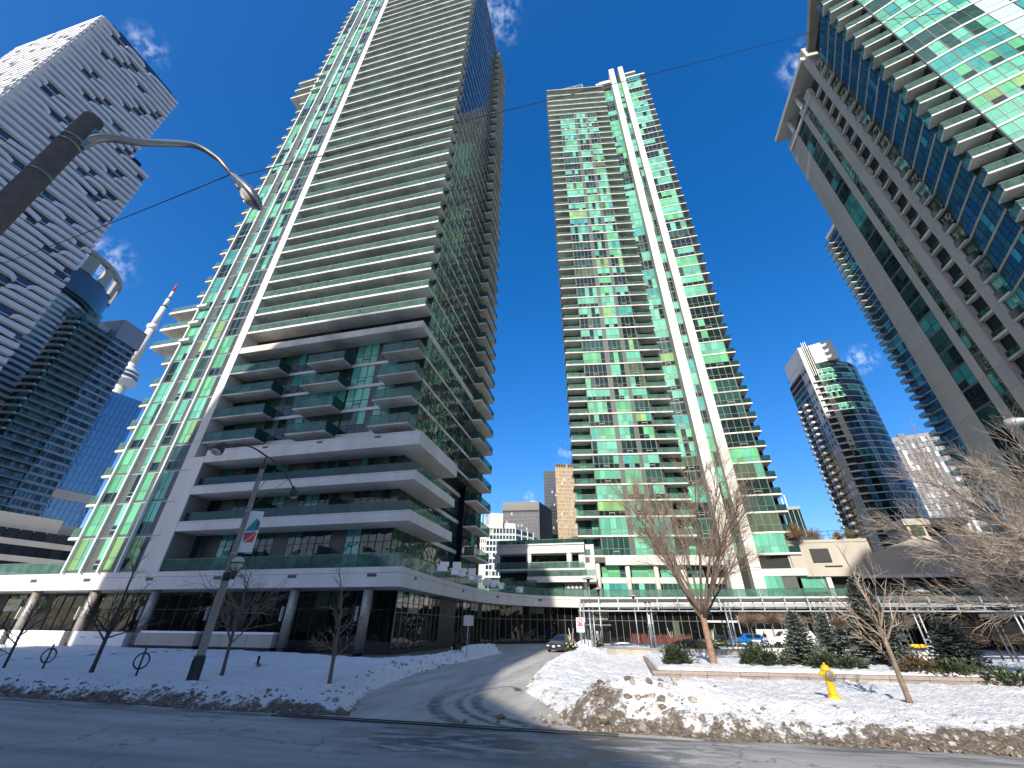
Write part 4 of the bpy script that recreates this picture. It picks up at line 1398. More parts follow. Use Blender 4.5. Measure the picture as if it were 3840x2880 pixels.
w = t.wall(polar(-5.2, 300), polar(-2.85, 300)); w.box('wall', 'white_concrete', 0, w.L, -20, 0, 0, 64)
for k in range(3):
    for j in range(9): w.box('window_pane', 'pane_slate', j * w.L / 9 + .2, (j + 1) * w.L / 9 - .5, .0, .05, 52 - k * 5, 54.5 - k * 5)
w2_ = t.wall(polar(-2.85, 300), polar(.6, 304)); w2_.box('wall', 'white_concrete', 0, w2_.L * .52, -20, .02, 0, 72.5)
for j in range(3): w2_.box('roof_mast', 'white_band', j * 2.5 - 8, j * 2.5 - 7.6, -4, -3.6, 64, 70 + j * 4)
w2_.box('lower_wing', 'white_concrete', w2_.L * .52, w2_.L, -20, -4, 0, 67)
t.finish()
# small glazed roof house right of the middle tower
t = Thing('rooftop_house', 'small glazed block with two metal flues right of the middle tower', 'building', (*polar(34, 134), 0), None)
w = t.wall(polar(33.2, 130), polar(34.85, 131)); w.box('wall', 'pane_far', 0, w.L, -6, 0, 0, 29); w.box('roof_cap', 'grey_cladding', -.2, w.L + .1, -6, .2, 29, 29.8)
for j in range(2): w.box('flue', 'galv_steel', .9 + j * .8, 1.15 + j * .8, -2, -1.75, 29.8, 32.5 + j * .8)
for j in range(4): w.box('mullion', 'mullion_pale', j * 1.1, j * 1.1 + .1, 0, .05, 0, 29)
t.finish()

# ================================================================== ground, road, snow
import numpy as np


def vnoise(x, y, seed=0):
    xi, yi = np.floor(x).astype(np.int64), np.floor(y).astype(np.int64)
    xf, yf = x - xi, y - yi
    def h(a, b):
        n = (a * 374761393 + b * 668265263 + seed * 982451653) & 0x7fffffff
        n = ((n ^ (n >> 13)) * 1274126177) & 0x7fffffff
        return ((n ^ (n >> 16)) & 0xffff) / 65535.0
    sx, sy = xf * xf * (3 - 2 * xf), yf * yf * (3 - 2 * yf)
    return (h(xi, yi) * (1 - sx) + h(xi + 1, yi) * sx) * (1 - sy) + (h(xi, yi + 1) * (1 - sx) + h(xi + 1, yi + 1) * sx) * sy


def fbm(x, y, f, oct=4, seed=0):
    t, a, s = 0, 1, 0
    for o in range(oct):
        t = t + a * vnoise(x * f, y * f, seed + o * 17); s += a
        a *= .5; f *= 2.03
    return t / s - .5


def interp_edge(pts):
    pv = np.array([p_[1] for p_ in pts]); pu = np.array([p_[0] for p_ in pts])
    return lambda v: np.interp(v, pv, pu)


drive_l = interp_edge([(-6.9, 12.0), (-8.0, 14), (-9.0, 16), (-9.7, 18.4), (-10.4, 22), (-10.9, 27), (-11.1, 33), (-11.3, 40), (-11.6, 48), (-13, 56)])
drive_r = interp_edge([(-.9, 12.0), (-1.7, 13.4), (-2.6, 16), (-3.9, 19), (-4.4, 22), (-4.7, 27), (-4.6, 33), (-4.4, 40), (-3.4, 47), (2, 56)])
KERB = 12.5


def sstep(a, b, x):
    t = np.clip((x - a) / (b - a), 0, 1)
    return t * t * (3 - 2 * t)


def snow_h(u, v):
    n1 = fbm(u, v, .55, 4, 3); n2 = fbm(u, v, 2.2, 4, 9); n3 = fbm(u, v, 7.0, 3, 21)
    wob = n1 * .7 + n2 * .35 + n3 * .12
    dk = v - KERB - .022 * np.clip(u, 0, 20) + wob * .55
    dl = drive_l(v) - u + wob * .9                      # >0 left of the drive
    dr = u - drive_r(v) + wob * .9
    left = u < (drive_l(v) + drive_r(v)) / 2
    dd = np.where(left, dl, dr)
    # the pavement in front of the shops, and the forecourt
    dback = np.where(left, np.where(u < -30, 35.4, np.interp(u, [-30, -24, -16, -11], [35.0, 33.5, 30.5, 47])) - v + wob * .8, 53 - v + wob)
    path = np.where(left, np.minimum(np.abs((v - 26.6) - (u + 14) * .9) - .9 + wob * .6 + np.where((u > -19) & (u < -10.6), 0, 9), 9), 9)
    d = np.minimum(np.minimum(dk, dd), np.minimum(dback, path))
    h = .17 * sstep(0, .5, d) + .1 * sstep(.3, 2, d)
    h = h + np.where(left, .16, .2) * np.exp(-((dk - 1.4) / .9) ** 2) * sstep(0, .6, d)                       # plough bank at the kerb
    h = h + np.where(left, .30, .12) * np.exp(-((dd - 1.0) / .8) ** 2) * sstep(0, .5, d) * sstep(15, 20, v)
    h = h + np.where(left, .30, 0) * np.exp(-((dd - 1.0) / .9) ** 2) * sstep(0, .5, d) * sstep(30, 36, v)
    def hump(cu, cv, ru, rv, hh, f=.75):
        q = ((u - cu) / ru) ** 2 + ((v - cv) / rv) ** 2
        return hh * np.exp(-q * 1.3) * (f + .5 * (n2 + .5))
    m = hump(-.3, 14.1, 1.3, .9, .40) + hump(1.3, 14.5, 1.3, 1.0, .36) + hump(3.2, 14.3, 1.7, .9, .14)
    m = m + hump(-2.9, 25, 1.6, 6, .42) + hump(-3.2, 33, 1.5, 5, .35) + hump(-9.9, 19.5, 1.5, 1.3, .15) + hump(-3.4, 38.6, 1.6, 1.6, .5)
    m = m + hump(2.2, 38, 4, 5, .45) + hump(4, 47, 5, 4, .5) + hump(-.5, 47, 3, 5, .3)
    h = h + m * sstep(-.1, .6, d)
    pl = sstep(0, .25, v - (22.95 + .085 * (u - 1))) * sstep(.0, .3, u - 1.05) * (1 - sstep(33.5, 36, v))
    h = h + .34 * pl
    h = h + (n2 * .16 + n3 * .09) * sstep(.1, .8, d)
    edge = sstep(.0, .12, d)
    h = np.where(d > 0, h * (.35 + .65 * edge) + .02, -.12)
    dirt = np.exp(-np.clip(dk - .1, 0, 9) / np.where(u > -2, .5, .4)) * 1.2 + .55 * np.exp(-((u + .85) / .5) ** 2 - ((v - 13.6) / .45) ** 2) + .75 * np.exp(-np.clip(dd, 0, 9) / .3) * sstep(24, 12, v)
    dirt = dirt + .35 * np.exp(-((u + 3.2) / .5) ** 2 - ((v - 21.5) / .6) ** 2)
    dirt = np.clip(dirt + (n2 * 1.5 + n3 * 1.3) * np.clip(dirt * 1.6, 0, 1), 0, 1)
    return h, dirt


def snow_z(u, v):
    h, _ = snow_h(np.array([float(u)]), np.array([float(v)]))
    return max(0.0, float(h[0]))


def grid_sheet(name, us, vs_, m):
    uu, vv = np.meshgrid(us, vs_)
    h, dirt = snow_h(uu, vv)
    nu, nv = len(us), len(vs_)
    X = uu * EU.x + vv * EV.x; Y = uu * EU.y + vv * EV.y
    co = np.stack([X, Y, h], -1).reshape(-1, 3)
    idx = np.arange(nu * nv).reshape(nv, nu)
    q = np.stack([idx[:-1, :-1], idx[:-1, 1:], idx[1:, 1:], idx[1:, :-1]], -1).reshape(-1, 4)
    hf = h.reshape(-1)
    keep = (hf[q] > -.11).any(1)
    q = q[keep]
    used, inv = np.unique(q, return_inverse=True)
    q = inv.reshape(q.shape)
    me = bpy.data.meshes.new(name)
    me.vertices.add(len(used)); me.vertices.foreach_set('co', co[used].reshape(-1))
    me.loops.add(q.size); me.loops.foreach_set('vertex_index', q.reshape(-1).astype(np.int32))
    me.polygons.add(len(q)); me.polygons.foreach_set('loop_start', np.arange(0, q.size, 4, dtype=np.int32))
    me.update(calc_edges=True)
    me.polygons.foreach_set('use_smooth', [True] * len(q))
    at = me.attributes.new('dirt', 'FLOAT', 'POINT')
    at.data.foreach_set('value', dirt.reshape(-1)[used])
    me.materials.append(MATS[m])
    o = bpy.data.objects.new(name, me)
    COL.objects.link(o)
    o['kind'] = 'structure'
    return o


# --- materials of the ground
def ramp(n, l, src, stops):
    cr = n.new('ShaderNodeValToRGB')
    e = cr.color_ramp.elements
    e[0].position, e[0].color = stops[0][0], (*stops[0][1], 1)
    e[1].position, e[1].color = stops[-1][0], (*stops[-1][1], 1)
    for ps, c in stops[1:-1]:
        x = e.new(ps); x.color = (*c, 1)
    l.new(src, cr.inputs['Fac'])
    return cr.outputs['Color']


def nz(n, l, vec, scale, detail=6, rough=.6, dist=0.0):
    t = n.new('ShaderNodeTexNoise')
    t.inputs['Scale'].default_value = scale; t.inputs['Detail'].default_value = detail
    t.inputs['Roughness'].default_value = rough; t.inputs['Distortion'].default_value = dist
    l.new(vec, t.inputs['Vector'])
    return t.outputs['Fac']


def grid_vec(n, l, sc=(1, 1, 1)):
    """position turned into street directions, so that streaks follow the kerb"""
    g_ = n.new('ShaderNodeNewGeometry')
    mp = n.new('ShaderNodeMapping')
    mp.inputs['Rotation'].default_value = (0, 0, G)
    l.new(g_.outputs['Position'], mp.inputs['Vector'])
    m2 = n.new('ShaderNodeMapping'); m2.inputs['Scale'].default_value = sc
    l.new(mp.outputs[0], m2.inputs['Vector'])
    return m2.outputs[0], mp.outputs[0]


def mixc(n, l, fac, a, b, mode='MIX'):
    mx = n.new('ShaderNodeMix'); mx.data_type = 'RGBA'; mx.blend_type = mode
    for sk, v in (('Factor', fac), ('A', a), ('B', b)):
        if hasattr(v, 'is_linked') or hasattr(v, 'links'): l.new(v, mx.inputs[sk])
        elif isinstance(v, tuple): mx.inputs[sk].default_value = (*v, 1)
        else: mx.inputs[sk].default_value = v
    return mx.outputs['Result']


def mrange(n, l, src, a, b, c=0.0, d=1.0, smooth=False):
    r_ = n.new('ShaderNodeMapRange')
    if smooth: r_.interpolation_type = 'SMOOTHSTEP'
    r_.inputs['From Min'].default_value = a; r_.inputs['From Max'].default_value = b
    r_.inputs['To Min'].default_value = c; r_.inputs['To Max'].default_value = d
    l.new(src, r_.inputs['Value'])
    return r_.outputs[0]


def mmath(n, l, op, a, b):
    m_ = n.new('ShaderNodeMath'); m_.operation = op
    for i, v in enumerate((a, b)):
        if isinstance(v, (int, float)): m_.inputs[i].default_value = v
        else: l.new(v, m_.inputs[i])
    return m_.outputs[0]


def build_snow():
    m, nt, b = new_mat('snow')
    n, l = nt.nodes, nt.links
    g_ = n.new('ShaderNodeNewGeometry')
    at = n.new('ShaderNodeAttribute'); at.attribute_name = 'dirt'
    big = nz(n, l, g_.outputs['Position'], 1.7, 6, .65)
    fine = nz(n, l, g_.outputs['Position'], 14, 6, .7)
    grit = nz(n, l, g_.outputs['Position'], 45, 4, .7)
    clean = mixc(n, l, mrange(n, l, big, .35, .7), (.90, .90, .90), (.80, .805, .815))
    mud = ramp(n, l, fine, [(.25, (.055, .045, .036)), (.5, (.16, .13, .10)), (.68, (.38, .33, .27)), (.8, (.75, .73, .70))])
    f = mmath(n, l, 'ADD', at.outputs['Fac'], mrange(n, l, fine, .35, .75, -.35, .35))
    f = mmath(n, l, 'MULTIPLY', mrange(n, l, f, .35, .75, 0, 1, True), 1.0)
    col = mixc(n, l, f, clean, mud)
    spk = mrange(n, l, grit, .66, .72, 0, .5)
    col = mixc(n, l, mmath(n, l, 'MULTIPLY', spk, mrange(n, l, big, .45, .65)), col, (.30, .26, .21))
    l.new(col, b.inputs['Base Color'])
    b.inputs['Roughness'].default_value = .75
    b.inputs['Specular IOR Level'].default_value = .25
    bp = n.new('ShaderNodeBump'); bp.inputs['Strength'].default_value = 1.0; bp.inputs['Distance'].default_value = .16
    hsum = mmath(n, l, 'ADD', nz(n, l, g_.outputs['Position'], 5, 8, .65), mmath(n, l, 'MULTIPLY', fine, .5))
    l.new(hsum, bp.inputs['Height']); l.new(bp.outputs[0], b.inputs['Normal'])


def build_asphalt():
    m, nt, b = new_mat('asphalt')
    n, l = nt.nodes, nt.links
    st, flat = grid_vec(n, l, (.16, 1, 1))
    sep = n.new('ShaderNodeSeparateXYZ'); l.new(flat, sep.inputs[0])
    salt = nz(n, l, st, .9, 7, .62)
    blot = nz(n, l, flat, .5, 6, .6)
    fine = nz(n, l, flat, 60, 3, .7)
    col = ramp(n, l, salt, [(.32, (.28, .275, .265)), (.5, (.40, .395, .38)), (.7, (.52, .51, .49))])
    col = mixc(n, l, mrange(n, l, fine, .3, .7, 0, .35), col, (.12, .12, .125))
    # wet trampled patch where the driveway meets the road
    gx = mmath(n, l, 'POWER', mmath(n, l, 'DIVIDE', mmath(n, l, 'ADD', sep.outputs[0], 2.4), 3.8), 2.0)
    gy = mmath(n, l, 'POWER', mmath(n, l, 'DIVIDE', mmath(n, l, 'SUBTRACT', sep.outputs[1], 10.9), 1.5), 2.0)
    wet = mrange(n, l, mmath(n, l, 'ADD', gx, gy), 1.6, .1)
    st2, _ = grid_vec(n, l, (.45, 1.3, 1))
    wn_ = nz(n, l, st2, 2.1, 8, .68, .6)
    wet = mmath(n, l, 'MULTIPLY', wet, mrange(n, l, wn_, .44, .52))
    col = mixc(n, l, wet, col, (.035, .037, .04))
    # scattered damp streaks and cracks sealed with tar
    dmp = mmath(n, l, 'MULTIPLY', mrange(n, l, nz(n, l, st, 2.6, 6, .7), .62, .68), mrange(n, l, sep.outputs[1], 7.5, 9.5))
    col = mixc(n, l, mmath(n, l, 'MULTIPLY', dmp, .75), col, (.05, .052, .055))
    vo = n.new('ShaderNodeTexVoronoi'); vo.feature = 'DISTANCE_TO_EDGE'; vo.inputs['Scale'].default_value = .33
    wv = n.new('ShaderNodeVectorMath'); wv.operation = 'ADD'
    nn = n.new('ShaderNodeTexNoise'); nn.inputs['Scale'].default_value = 1.4; nn.inputs['Detail'].default_value = 5
    l.new(flat, nn.inputs['Vector'])
    sc = n.new('ShaderNodeVectorMath'); sc.operation = 'SCALE'; sc.inputs['Scale'].default_value = 1.3
    l.new(nn.outputs['Color'], sc.inputs[0]); l.new(flat, wv.inputs[0]); l.new(sc.outputs[0], wv.inputs[1])
    l.new(wv.outputs[0], vo.inputs['Vector'])
    crack = mmath(n, l, 'MULTIPLY', mrange(n, l, vo.outputs['Distance'], .012, .004), mrange(n, l, blot, .42, .52))
    col = mixc(n, l, mmath(n, l, 'MULTIPLY', crack, .5), col, (.06, .06, .062))
    # grey slush line along the kerb
    kb = mmath(n, l, 'MULTIPLY', mrange(n, l, sep.outputs[1], 11.3, 12.2), mrange(n, l, nz(n, l, st, 3.5, 5, .6), .4, .6))
    col = mixc(n, l, mmath(n, l, 'MULTIPLY', kb, .8), col, (.07, .062, .053))
    l.new(col, b.inputs['Base Color'])
    l.new(mrange(n, l, wet, 0, 1, .8, .25), b.inputs['Roughness'])
    b.inputs['Specular IOR Level'].default_value = .35
    bp = n.new('ShaderNodeBump'); bp.inputs['Strength'].default_value = .5; bp.inputs['Distance'].default_value = .02
    l.new(fine, bp.inputs['Height']); l.new(bp.outputs[0], b.inputs['Normal'])


def build_drive():
    m, nt, b = new_mat('driveway_concrete')
    n, l = nt.nodes, nt.links
    st, flat = grid_vec(n, l, (1, .14, 1))
    sep = n.new('ShaderNodeSeparateXYZ'); l.new(flat, sep.inputs[0])
    t = nz(n, l, st, 1.3, 7, .65)
    col = ramp(n, l, t, [(.3, (.30, .28, .25)), (.5, (.44, .42, .38)), (.7, (.60, .58, .54))])
    fine = nz(n, l, flat, 30, 4, .7)
    col = mixc(n, l, mrange(n, l, fine, .3, .7, 0, .3), col, (.26, .24, .21))
    # tyre tracks sweeping into the road: arcs about a point right of the mouth
    for rr, w in ((5.6, .26), (6.9, .3), (6.15, .16)):
        dx = mmath(n, l, 'ADD', sep.outputs[0], -.4); dy = mmath(n, l, 'SUBTRACT', sep.outputs[1], 17.6)
        d2 = mmath(n, l, 'SQRT', mmath(n, l, 'ADD', mmath(n, l, 'MULTIPLY', dx, dx), mmath(n, l, 'MULTIPLY', dy, dy)), 0)
        k = mmath(n, l, 'ABSOLUTE', mmath(n, l, 'SUBTRACT', d2, rr), 0)
        k = mrange(n, l, k, w, w * .4)
        k = mmath(n, l, 'MULTIPLY', k, mrange(n, l, sep.outputs[1], 21, 15))
        k = mmath(n, l, 'MULTIPLY', k, mrange(n, l, nz(n, l, flat, 2.2, 6, .7), .38, .52, .15, .85))
        col = mixc(n, l, k, col, (.075, .07, .065))
    l.new(col, b.inputs['Base Color'])
    b.inputs['Roughness'].default_value = .8
    bp = n.new('ShaderNodeBump'); bp.inputs['Strength'].default_value = .4; bp.inputs['Distance'].default_value = .03
    l.new(mmath(n, l, 'ADD', t, fine), bp.inputs['Height']); l.new(bp.outputs[0], b.inputs['Normal'])


build_snow(); build_asphalt(); build_drive()
mat('paving', (.16, .155, .15), .75, var=.35, scale=.7, bump=.2, bscale=20)
mat('far_ground', (.30, .30, .31), .9, var=.2, scale=.05)


def flat_sheet(name, m, poly, z):
    me = mesh_from(name, [W(a, b, z) for a, b in poly], [tuple(range(len(poly)))], m)
    o = mk_obj(name, me)
    o['kind'] = 'structure'
    return o


flat_sheet('ground', 'far_ground', [(-2500, -2500), (2500, -2500), (2500, 2500), (-2500, 2500)], -.06)
flat_sheet('road', 'asphalt', [(-160, -14), (160, -14), (160, KERB + .1), (-160, KERB + .1)], 0)
flat_sheet('pavement', 'paving', [(-160, KERB), (160, KERB), (160, 92), (-160, 92)], -.02)
vv_ = np.linspace(KERB - .25, 60, 60)
flat_sheet('driveway', 'driveway_concrete', [(float(drive_l(v)) - 2.5, float(v)) for v in vv_] + [(float(drive_r(v)) + 2.5, float(v)) for v in vv_[::-1]], .004)
flat_sheet('forecourt', 'driveway_concrete', [(-19, 56), (-19, 66), (-8, 76), (0, 79), (46, 79), (46, 56)], .008)
for s_ in (12.15, 12.36):                              # two sunk kerb rails across the mouth of the drive
    o = mk_obj('sunk_kerb', mesh_from('sunk_kerb', [W(a, b, z) for z in (.0, .022) for a, b in ((-9.5, s_), (-.4, s_), (-.4, s_ + .07), (-9.5, s_ + .07))], CFA, 'mullion_dark'))
    o['kind'] = 'structure'
near = grid_sheet('snow', np.concatenate([np.arange(-34, -12, .14), np.arange(-12, 22, .085)]), np.concatenate([np.arange(11.9, 17, .06), np.arange(17, 27, .11), np.arange(27, 40, .22)]), 'snow')
grid_sheet('snow', np.concatenate([np.arange(-110, -33.8, .7)]), np.arange(11.9, 37, .3), 'snow')
grid_sheet('snow', np.arange(21.9, 70, .5), np.arange(11.9, 40.5, .3), 'snow')
grid_sheet('snow', np.arange(-14, 46, .3), np.arange(39.8, 55, .3), 'snow')

# dirty lumps left by the plough
def lump(rng, rr):
    V, F = [], []
    ico = [(0, 0, 1), (.894, 0, .447), (.276, .851, .447), (-.724, .526, .447), (-.724, -.526, .447), (.276, -.851, .447),
           (.724, .526, -.447), (-.276, .851, -.447), (-.894, 0, -.447), (-.276, -.851, -.447), (.724, -.526, -.447), (0, 0, -1)]
    fs = [(0, 1, 2), (0, 2, 3), (0, 3, 4), (0, 4, 5), (0, 5, 1), (1, 6, 2), (2, 7, 3), (3, 8, 4), (4, 9, 5), (5, 10, 1), (6, 7, 2), (7, 8, 3), (8, 9, 4), (9, 10, 5), (10, 6, 1), (11, 7, 6), (11, 8, 7), (11, 9, 8), (11, 10, 9), (11, 6, 10)]
    k = [rng.uniform(.6, 1.25) for _ in ico]
    sx, sy, sz = rr * rng.uniform(.7, 1.4), rr * rng.uniform(.7, 1.4), rr * rng.uniform(.5, .95)
    a = rng.uniform(0, 6.3)
    for (x, y, z_), q in zip(ico, k):
        x, y = x * sx * q, y * sy * q
        V.append((x * math.cos(a) - y * math.sin(a), x * math.sin(a) + y * math.cos(a), z_ * sz * q))
    return V, fs


mat('dirty_ice', (.22, .18, .14), .8, var=.75, scale=16, bump=.4, bscale=20)
mat('grey_ice', (.40, .36, .31), .8, var=.7, scale=14, bump=.4, bscale=20)
rng = random.Random(3)
V, F, MI = [], [], []
def add_lump(u, v, rr, mi, sink=.4):
    zc = snow_z(u, v) + rr * (.5 - sink)
    a, f = lump(rng, rr)
    o = len(V); c = W(u, v, zc)
    for q in a: V.append(c + Vector(q))
    for t_ in f: F.append(tuple(i + o for i in t_)); MI.append(mi)


for i in range(2300):
    u = rng.uniform(-26, 20)
    if -8.5 < u < -1.2: continue
    v = KERB + .022 * max(0, u) + rng.gammavariate(1.6, .22) - .06
    add_lump(u, v, rng.choice((.02, .025, .03, .04, .05, .07)) * rng.uniform(.7, 1.2), rng.choice((0, 0, 0, 1)))
for i in range(130):
    u = -.7 + rng.gauss(0, 1.5); v = 13.5 + rng.gauss(0, .5)
    add_lump(u, v, rng.choice((.03, .04, .05, .07, .12)), rng.choice((0, 1, 1)))
for i in range(140):
    v = rng.uniform(13, 34); side = rng.random() < .5
    u = float(drive_l(v)) - rng.uniform(0, .9) if side else float(drive_r(v)) + rng.uniform(0, .7)
    add_lump(u, v, rng.uniform(.03, .1), 1)
o = mk_obj('snow_lumps', mesh_from('snow_lumps', V, F, ['dirty_ice', 'grey_ice'], MI))
tag(o, 'dirty lumps of ploughed snow along the kerb', 'snow lumps', kind='stuff')

# ================================================================== unseen blocks behind the camera; the tall ones are shaped to shade the street
TS = Thing('shade_tower', 'unseen stepped block behind the viewer, shaped to cast the street shadow', 'tower', (-30, -55, 0))
sdx = rad(SUN_AZ + 180)
SD = Vector((math.sin(sdx), math.cos(sdx), 0)); SPv = Vector((math.cos(sdx), -math.sin(sdx), 0))
AD = 46.0
tq = AD * math.tan(rad(SUN_EL))
outline = [(-53.5, 0), (-53.2, 22), (-51.4, 33), (-48.2, 43.4), (-42.5, 50.2), (-37.2, 53), (-30, 53.6), (-19, 53.6), (-17.2, 50), (-15.5, 40), (-12, 25), (-9.2, 14.5), (-6.6, 9.3), (-3.2, 6.8), (-.3, 5.4), (1.2, 4.6), (1.4, 0)]  # outline drawn from the shadow edges this unseen block has to cast
Vv, Ff = [], []
n = len(outline)
for dep in (0, 14):
    for s_, q_ in outline:
        pz = SPv * s_ - SD * (AD + dep)
        Vv.append((pz.dot(EU), pz.dot(EV), max(0, (q_ + tq) if q_ > 0 else 0)))
Ff = [tuple(range(n)), tuple(range(2 * n - 1, n - 1, -1))] + [((i + 1) % n, i, n + i, n + (i + 1) % n) for i in range(n)]
TS.part('wall', Vv, Ff, 'beige_concrete')
wq = TS.wall((Vv[n - 1][0] + .05, Vv[n - 1][1] + .2), (Vv[0][0] + .05, Vv[0][1] + .2))
for k in range(18):
    wq.box('window_row', 'pane_grey', 16 + max(0, k - 14) * 2, wq.L - 3 - max(0, k - 12) * 2, 0, .15, 4 + k * 3.1, 5.9 + k * 3.1)
TS.finish()

# unseen tall blocks added for shade farther right, and low blocks across the road
def rear_block(label, s0, s1, along0, depth, q, step=None, m='beige_concrete'):
    c = SPv * ((s0 + s1) / 2) - SD * along0
    t = Thing('rear_block', label, 'building', (c.dot(EU), c.dot(EV), 0))
    h = q + along0 * math.tan(rad(SUN_EL))
    prof = [(s0, 0), (s0, h if step is None else h - step), (s0 + (0 if step is None else 4), h), (s1, h), (s1, 0)]
    V = []
    for dep in (0, depth):
        for s_, z_ in prof:
            pz = SPv * s_ - SD * (along0 + dep); V.append((pz.dot(EU), pz.dot(EV), z_))
    n = len(prof)
    t.part('wall', V, [tuple(range(n)), tuple(range(2 * n - 1, n - 1, -1))] + [((i + 1) % n, i, n + i, n + (i + 1) % n) for i in range(n)], m)
    a, b = (V[n - 1][0], V[n - 1][1]), (V[0][0], V[0][1])
    w = t.wall(a, b)
    for k in range(int(min(h - 3, 90) / 3.2)):
        w.box('window_row', 'pane_grey', .8, w.L - .8, 0, .12, 1.2 + k * 3.2, 3.0 + k * 3.2)
    t.finish()


rear_block('unseen tall slab behind the viewer on the right, added to cast shade', 29.5, 64, 46, 16, 60, 4)  # added to shade the concrete wing and the right tower's base
rear_block('unseen very tall block far right behind the viewer, added to cast shade', 77, 98, 60, 20, 182)  # added to shade the lower floors of the rounded tower
rear_block('low dark shop row behind the viewer on the right', 3, 29, 26, 10, -1, None, 'grey_panel')
rear_block('low dark shop row behind the viewer on the left', -120, -54, 26, 10, 3, None, 'grey_panel')

# ================================================================== tubes and trees
def tube(V, F, pts, rads, seg=5):
    """append a tapered tube through world points"""
    base = len(V)
    n = len(pts)
    up = Vector((0, 0, 1))
    for i in range(n):
        d = (pts[min(i + 1, n - 1)] - pts[max(i - 1, 0)])
        if d.length < 1e-6: d = up.copy()
        d.normalize()
        a = d.cross(up if abs(d.z) < .95 else Vector((1, 0, 0))).normalized()
        b = d.cross(a)
        for k in range(seg):
            t = 2 * math.pi * k / seg
            V.append(pts[i] + (a * math.cos(t) + b * math.sin(t)) * rads[i])
    for i in range(n - 1):
        for k in range(seg):
            p0, p1 = base + i * seg + k, base + i * seg + (k + 1) % seg
            F.append((p0, p1, p1 + seg, p0 + seg))
    F.append(tuple(base + k for k in range(seg - 1, -1, -1)))
    F.append(tuple(base + (n - 1) * seg + k for k in range(seg)))


def wpart(root, name, V, F, m, midx=None, smooth=False, parent=None):
    """a part whose vertices are given in world space, under an unrotated Empty"""
    loc = root.matrix_world.translation if False else root.location
    me = mesh_from(name, [Vector(v) - loc for v in V], F, m, midx, smooth)
    return mk_obj(name, me, parent or root)


def root_at(name, loc, label, cat, group=None):
    e = bpy.data.objects.new(name, None)
    e.empty_display_size = .3
    COL.objects.link(e)
    e.location = loc
    return tag(e, label, cat, group)


def bark(name, col, var=.4):
    mat(name, col, .85, var=var, scale=9, bump=.5, bscale=30)


bark('bark_warm', (.30, .19, .12)); bark('bark_grey', (.15, .115, .09)); bark('twig_brown', (.22, .16, .115)); bark('twig_dark', (.06, .05, .045)); bark('twig_pale', (.34, .28, .22))


def branch(rng, p, d, L, r0, r1, n, bend, lift):
    pts, rs = [p.copy()], [r0]
    d = d.normalized()
    for i in range(n):
        d = (d + Vector((rng.gauss(0, bend), rng.gauss(0, bend), rng.gauss(0, bend) + lift))).normalized()
        p = p + d * (L / n)
        pts.append(p.copy()); rs.append(r0 + (r1 - r0) * (i + 1) / n)
    return pts, rs, d


def along(pts, rs, f):
    x = f * (len(pts) - 1); i = min(int(x), len(pts) - 2); t = x - i
    return pts[i].lerp(pts[i + 1], t), (pts[i + 1] - pts[i]).normalized(), rs[i] + (rs[i + 1] - rs[i]) * t


def spread(rng, d, ang):
    a = d.cross(Vector((rng.gauss(0, 1), rng.gauss(0, 1), rng.gauss(0, 1)))).normalized()
    return (d * math.cos(ang) + a * math.sin(ang)).normalized()


def twigs(rng, V, F, pts, rs, levels, spec):
    """recursive side shoots; spec per level: (count, length, spread, radius, lift)"""
    if not spec: return
    cnt, L, sp, rr, lift = spec[0]
    for k in range(cnt):
        f = .25 + .75 * (k + rng.random()) / cnt
        q, d, r_ = along(pts, rs, min(f, 1))
        l_ = L * rng.uniform(.6, 1.25) * (1.15 - .45 * f)
        ra = min(rr, r_ * .8)
        p2, r2, _ = branch(rng, q, spread(rng, d, rng.uniform(sp * .6, sp * 1.2)), l_, ra, ra * .45, 3 if len(spec) < 3 else 4, .12, lift)
        tube(V, F, p2, r2, 3 if len(spec) < 3 else 4)
        twigs(rng, V, F, p2, r2, levels, spec[1:])


def bare_tree(name, label, base, rng, trunk_h, trunk_r, limbs, spec, m_trunk, m_twig, group=None, lean=(0, 0), limb_len=4.0, limb_spread=.5, leader=0):
    root = root_at(name, base, label, 'tree', group)
    V, F = [], []
    d0 = Vector((lean[0], lean[1], 1))
    b0 = base - Vector((0, 0, .3))
    pts, rs, d = branch(rng, b0, d0, trunk_h + .3, trunk_r, trunk_r * .72, 5, .015, .02)
    rs[0] = trunk_r * 1.35
    tube(V, F, pts, rs, 10)
    wpart(root, 'trunk', V, F, m_trunk, smooth=True)
    V, F = [], []; V2, F2 = [], []
    top = pts[-1]
    for k in range(limbs):
        a = 2 * math.pi * (k + rng.uniform(-.3, .3)) / limbs
        st, dd, _ = along(pts, rs, rng.uniform(.82, 1.0) if not leader else rng.uniform(.45, 1.0))
        sp = limb_spread * rng.uniform(.45, 1.15)
        dv = (d * math.cos(sp) + Vector((math.cos(a), math.sin(a), 0)) * math.sin(sp)).normalized()
        l_ = limb_len * rng.uniform(.75, 1.1)
        r_ = trunk_r * rng.uniform(.3, .5)
        p2, r2, _ = branch(rng, st - dv * .1, dv, l_, r_, r_ * .22, 7, .05, .035)
        tube(V, F, p2, r2, 6)
        twigs(rng, V2, F2, p2, r2, 0, spec)
    if leader:
        p2, r2, _ = branch(rng, top, d, leader, trunk_r * .6, trunk_r * .12, 6, .05, .03)
        tube(V, F, p2, r2, 6); twigs(rng, V2, F2, p2, r2, 0, spec)
    wpart(root, 'limbs', V, F, m_trunk if m_trunk != 'bark_warm' else 'bark_grey', smooth=True)
    o = wpart(root, 'twigs', V2, F2, m_twig)
    o['kind'] = 'stuff'
    return root


rng = random.Random(101)
